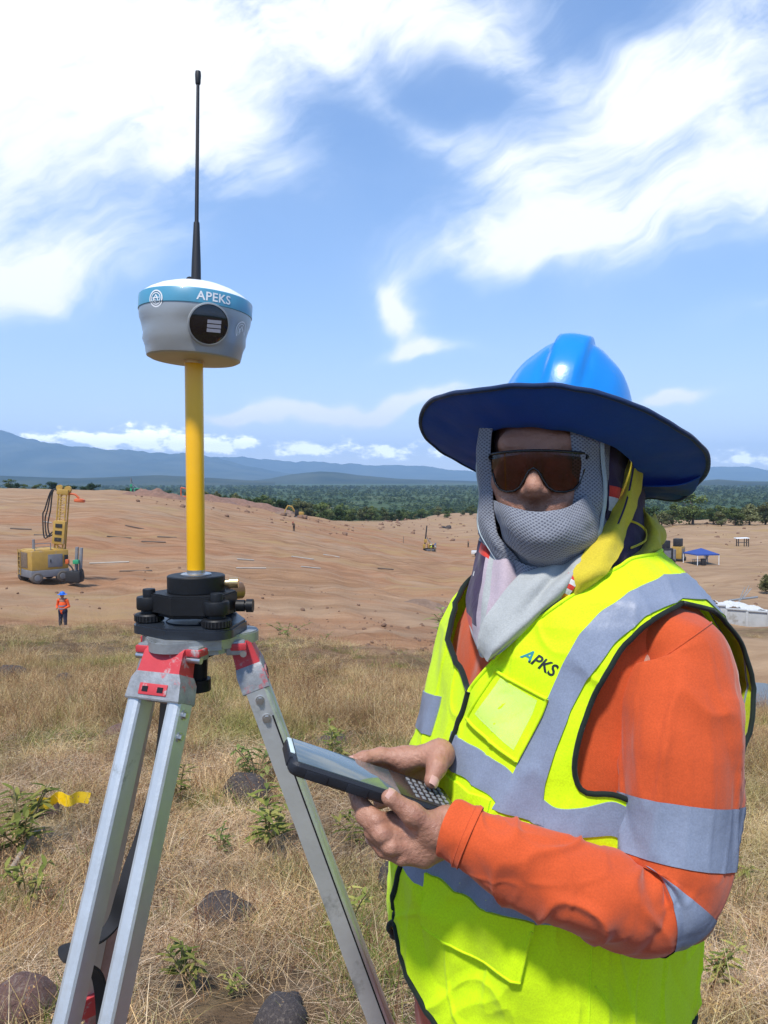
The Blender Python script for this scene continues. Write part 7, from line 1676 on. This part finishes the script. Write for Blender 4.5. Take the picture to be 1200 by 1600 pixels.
def boulders():
    for i, (px, d, s, lab) in enumerate(((475, 192, .95, 'pale round boulder at the right foot of the excavator'), (469, 191, .85, 'pale boulder just below the excavator'), (442, 194, .8, 'pale boulder left of the excavator'), (700, 296, 1.2, 'dark boulder far out on the flat left of the scarf'), (692, 300, 1.0, 'small dark boulder far out left of the other one'))):
        me = rock_mesh(850 + i, 2, .75, .2); me.materials.append(M_CLOD if i < 3 else M_ROCK); o = bpy.data.objects.new('boulder', me); COL.objects.link(o); o.location = G(px, d) + Vector((0, 0, s * .3)); o.scale = (s, s, s); tag(o, lab, 'boulder', 'boulders on the site')
    # heaps of dug earth
    def heap(px, d, w, dp, h, lab, seed, mat):
        n1 = SN(seed); c = G(px, d); V = []; F = []; n, m = 34, 18
        for i in range(n + 1):
            for j in range(m + 1):
                u, v = i / n * 2 - 1, j / m * 2 - 1; x, y = c.x + u * w, c.y + v * dp; e = max(0, 1 - u * u) ** .7 * max(0, 1 - v * v) ** .9; z = float(hgt(x, y)) - .25 + e * h * (1 + .16 * float(n1(u * 1.6, v * 1.2))) + e * h * .07 * float(n1(u * 5, v * 4)); V.append((x, y, z))
        for i in range(n):
            for j in range(m): q = i * (m + 1) + j; F.append((q, q + m + 1, q + m + 2, q + 1))
        tag(mk('earth_heap', V, F, mat), lab, 'heap', 'heaps of dug earth')
    M_H = pbr('red_spoil', (.215, .122, .085), .95, var=(1.2, .3), bump=(3, .15)); M_H2 = pbr('brown_spoil', (.22, .145, .10), .95, var=(1.2, .3), bump=(3, .15))
    heap(243, 182, 7.5, 4, 1.9, 'red earth heap on the ridge left of the yellow pole', 901, M_H); heap(400, 212, 14, 5, 1.7, 'long red earth bank along the ridge right of the pole', 902, M_H); heap(455, 197, 4.2, 2.5, 1.2, 'brown earth heap around the excavator', 903, M_H2); heap(330, 205, 8, 4, 1.4, 'red earth bank close behind the yellow pole', 904, M_H)
    heap(690, 50.5, 3.2, .9, .55, 'low cut bank of brown earth left of the scarf', 905, M_H2)
boulders()
def pipes():
    LABS = ['long pale pipe on the bare earth between the drill rig and the tribrach', 'dark pipe on the slope at far left above the drill rig', 'short dark pipe just left of the drill rig mast', 'dark pipe high on the slope right of the drill rig mast', 'dark pipe on the slope level with the middle of the mast', 'dark pipe just left of the tribrach adapter', 'long pale pipe just right of the tribrach adapter', 'short pale pipe above the long one right of the pole', 'dark pipe just left of the yellow pole halfway up the slope', 'pale pipe left of the middle of the bare slope', 'pale pipe in the middle of the bare slope', 'pale pipe below the middle of the bare slope', 'short dark pipe on the earth nearest the scarf', 'short pale pipe at the left of the rig mast near its top', 'dark pipe on the slope between mast and yellow pole']
    M_P = pbr('dusty_pipe', (.40, .37, .32), .6, var=(2, .2)); M_PD = pbr('dark_pipe', (.12, .09, .07), .7)
    for i, (x0, y0, x1, y1, dk) in enumerate(((138, 882.5, 200, 882.5, 0), (15, 827, 48, 829.5, 1), (52, 837, 78, 837.5, 1), (195, 822.5, 224, 824.5, 1), (166, 840, 204, 839.5, 1), (185, 894, 236, 892, 1), (368, 889, 415, 887, 0), (370, 876, 396, 875, 0), (245, 840, 275, 841, 1), (455, 871, 490, 873, 0), (505, 868, 530, 871, 0), (470, 887, 500, 888, 0), (590, 890, 615, 891, 1), (65, 817, 80, 817, 0), (220, 848, 258, 848.5, 1))):
        a = ground_hit(x0, y0); b = ground_hit((x0 + x1) / 2, (y0 + y1) / 2); a2 = G(x1, a.y * .6 + ground_hit(x1, y1).y * .4); a = G(x0, a.y); m = MB(); r_ = .05 * a.y / 60; m.tube([a + Vector((0, 0, .08)), a2 + Vector((0, 0, .08))], r_, 8); o = m.build('drill_pipe', M_PD if dk else M_P, None); tag(o, LABS[i], 'pipe', 'dark pipes lying on the bare earth' if dk else 'pale pipes lying on the bare earth')
pipes()

# ------------------------------------------------------------------ trees
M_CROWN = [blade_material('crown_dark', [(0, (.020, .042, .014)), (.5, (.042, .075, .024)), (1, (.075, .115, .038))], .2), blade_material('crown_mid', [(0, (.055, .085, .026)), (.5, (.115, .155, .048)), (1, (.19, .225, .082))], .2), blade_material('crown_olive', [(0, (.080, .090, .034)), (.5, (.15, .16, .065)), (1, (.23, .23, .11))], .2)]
M_TRUNK = pbr('bark', (.11, .085, .065), .95, var=(3, .3))
def crown_mesh(seed, n, mat, low=.15):
    """unit tree: height 1, crown made of leaf sprays on clumps"""
    r = np.random.default_rng(seed); cl = [];
    for i in range(13):
        a = r.uniform(0, 6.28); q = r.uniform(.05, .34); cl.append((q * math.cos(a), q * math.sin(a), r.uniform(.12, .86) - q * .2 * r.uniform(0, 1), r.uniform(.11, .20)))
    V = []; F = []; T = []
    for i in range(n):
        c = cl[r.integers(len(cl))]; d = r.normal(size=3); d /= np.linalg.norm(d); p = np.array(c[:3]) + d * c[3] * r.uniform(.55, 1.08) * np.array([1, 1, .8]); nn = d + r.normal(size=3) * .6; nn /= np.linalg.norm(nn); t = np.cross(nn, r.normal(size=3)); t /= np.linalg.norm(t); b = np.cross(nn, t); s = r.uniform(.018, .042); q = len(V)
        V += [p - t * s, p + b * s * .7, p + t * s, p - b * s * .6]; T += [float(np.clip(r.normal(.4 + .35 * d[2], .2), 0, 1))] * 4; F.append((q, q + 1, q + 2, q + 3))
    me = bpy.data.meshes.new('crown'); me.from_pydata([tuple(v) for v in V], [], F); me.update(); at = me.attributes.new('tone', 'FLOAT', 'POINT'); at.data.foreach_set('value', np.array(T, np.float32)); me.materials.append(mat); return me, cl
def trunk_mesh(cl):
    m = MB(); m.tube([(0, 0, -.03), (.01, 0, .18), (0, .01, .36)], [.030, .022, .016], 7)
    for c in cl[:7]: m.tube([(0, .01, .26), (c[0] * .5, c[1] * .5, .26 + (c[2] - .26) * .6), c[:3]], [.014, .009, .004], 5)
    me = bpy.data.meshes.new('trunk'); me.from_pydata([tuple(v) for v in m.V], [], m.F); me.materials.append(M_TRUNK); return me
TV = []
for i in range(6):
    cm, cl = crown_mesh(1000 + i, 1500, M_CROWN[i % 3]); TV.append((cm, trunk_mesh(cl)))
def tree(p, h, w, v, lab, grp, rz, name='tree'):
    T = root(name, p, lab, 'tree' if name == 'tree' else 'bush', grp); T.rotation_euler = (0, 0, rz); T.scale = (w, w, h); cm, tm = TV[v]
    for nm, me in (('trunk', tm), ('crown', cm)):
        o = bpy.data.objects.new(nm, me); COL.objects.link(o); o.parent = T
        if nm == 'crown': o['kind'] = 'stuff'
def build_trees():
    r = np.random.default_rng(77)
    # belt along the far side of the bare slope, from behind the pole towards the scarf
    for k in range(46):
        px = 318 + 330 * (k / 45) + r.uniform(-6, 6); d = np.interp(px, [318, 400, 460, 520, 600, 650], [240, 250, 262, 285, 345, 380]) + r.uniform(0, 34); h = r.uniform(5.0, 8.5); rr = np.interp(px, [318, 380, 430, 480, 560, 620, 660], [762, 768, 772, 778, 786, 793, 800]) + r.uniform(-3, 8)
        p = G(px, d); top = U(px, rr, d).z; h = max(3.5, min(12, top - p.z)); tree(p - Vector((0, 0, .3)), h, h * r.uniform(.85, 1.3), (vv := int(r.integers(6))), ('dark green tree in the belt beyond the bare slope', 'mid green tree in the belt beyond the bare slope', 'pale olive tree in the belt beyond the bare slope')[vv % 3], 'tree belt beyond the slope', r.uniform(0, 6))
    for k in range(20):
        px = 560 + 200 * k / 19 + r.uniform(-8, 8); d = r.uniform(400, 520); p = G(px, d); h = r.uniform(3, 7); tree(p, h, h * 1.4, int(r.integers(6)), 'low bush at the far end of the flat', 'bushes on the far flat', r.uniform(0, 6), 'bush')
    for k in range(24):
        px = -40 + 360 * k / 23 + r.uniform(-8, 8); d = r.uniform(285, 330); p = G(px, d); h = r.uniform(3.2, 5.4); tree(p, h, h * 1.5, int(r.integers(3)), 'small dark tree on the skyline of the left ridge', 'trees on the left ridge', r.uniform(0, 6))
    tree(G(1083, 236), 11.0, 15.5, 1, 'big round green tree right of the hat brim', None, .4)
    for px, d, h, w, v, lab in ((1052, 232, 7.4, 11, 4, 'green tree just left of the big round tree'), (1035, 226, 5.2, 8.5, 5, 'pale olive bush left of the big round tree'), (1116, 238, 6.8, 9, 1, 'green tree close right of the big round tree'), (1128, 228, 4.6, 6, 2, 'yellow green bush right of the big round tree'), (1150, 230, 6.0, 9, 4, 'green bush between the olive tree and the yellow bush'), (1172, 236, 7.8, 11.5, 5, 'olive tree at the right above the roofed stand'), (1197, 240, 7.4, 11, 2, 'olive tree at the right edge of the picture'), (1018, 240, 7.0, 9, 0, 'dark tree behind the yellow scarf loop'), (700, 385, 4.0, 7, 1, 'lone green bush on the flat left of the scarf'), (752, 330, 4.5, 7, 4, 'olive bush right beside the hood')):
        tree(G(px, d), h, w, v, lab, None, px * .1)
    tree(ground_hit(1200, 930), 2.2, 2.2, 5, 'yellow green shrub at the right edge above the wall', None, 1.0, 'bush')
    # the wooded plain: one mass
    src = []
    for i in range(3):
        cm, cl = crown_mesh(1100 + i, 150, M_CROWN[(0, 1, 0)[i]], 0)
        V = np.zeros(len(cm.vertices) * 3, np.float32); cm.vertices.foreach_get('co', V); V = V.reshape(-1, 3); c = V.reshape(-1, 4, 3).mean(1, keepdims=True); V = ((V.reshape(-1, 4, 3) - c) * 2.0 + c).reshape(-1, 3); cm.vertices.foreach_set('co', V.ravel()); src.append(bpy.data.objects.new('crown', cm))
    n = 16000; d = 330 * (3900 / 330) ** r.uniform(0, 1, n); px = r.uniform(-150, 1350, n); x = (px - 600) / FPX * d; edge = np.interp(px, [-200, 0, 200, 330, 460, 600, 700, 1080, 1300], [420, 420, 380, 330, 350, 450, 640, 330, 330]); cl = _n1(x / 160, d / 240); k = (d > edge) & (cl > -.75); x, d = x[k], d[k]; n = len(x)
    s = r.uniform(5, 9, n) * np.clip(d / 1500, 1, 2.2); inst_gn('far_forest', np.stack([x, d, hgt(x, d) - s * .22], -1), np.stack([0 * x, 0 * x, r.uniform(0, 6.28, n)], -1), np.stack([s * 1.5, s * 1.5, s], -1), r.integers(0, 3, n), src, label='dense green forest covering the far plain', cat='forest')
build_trees()
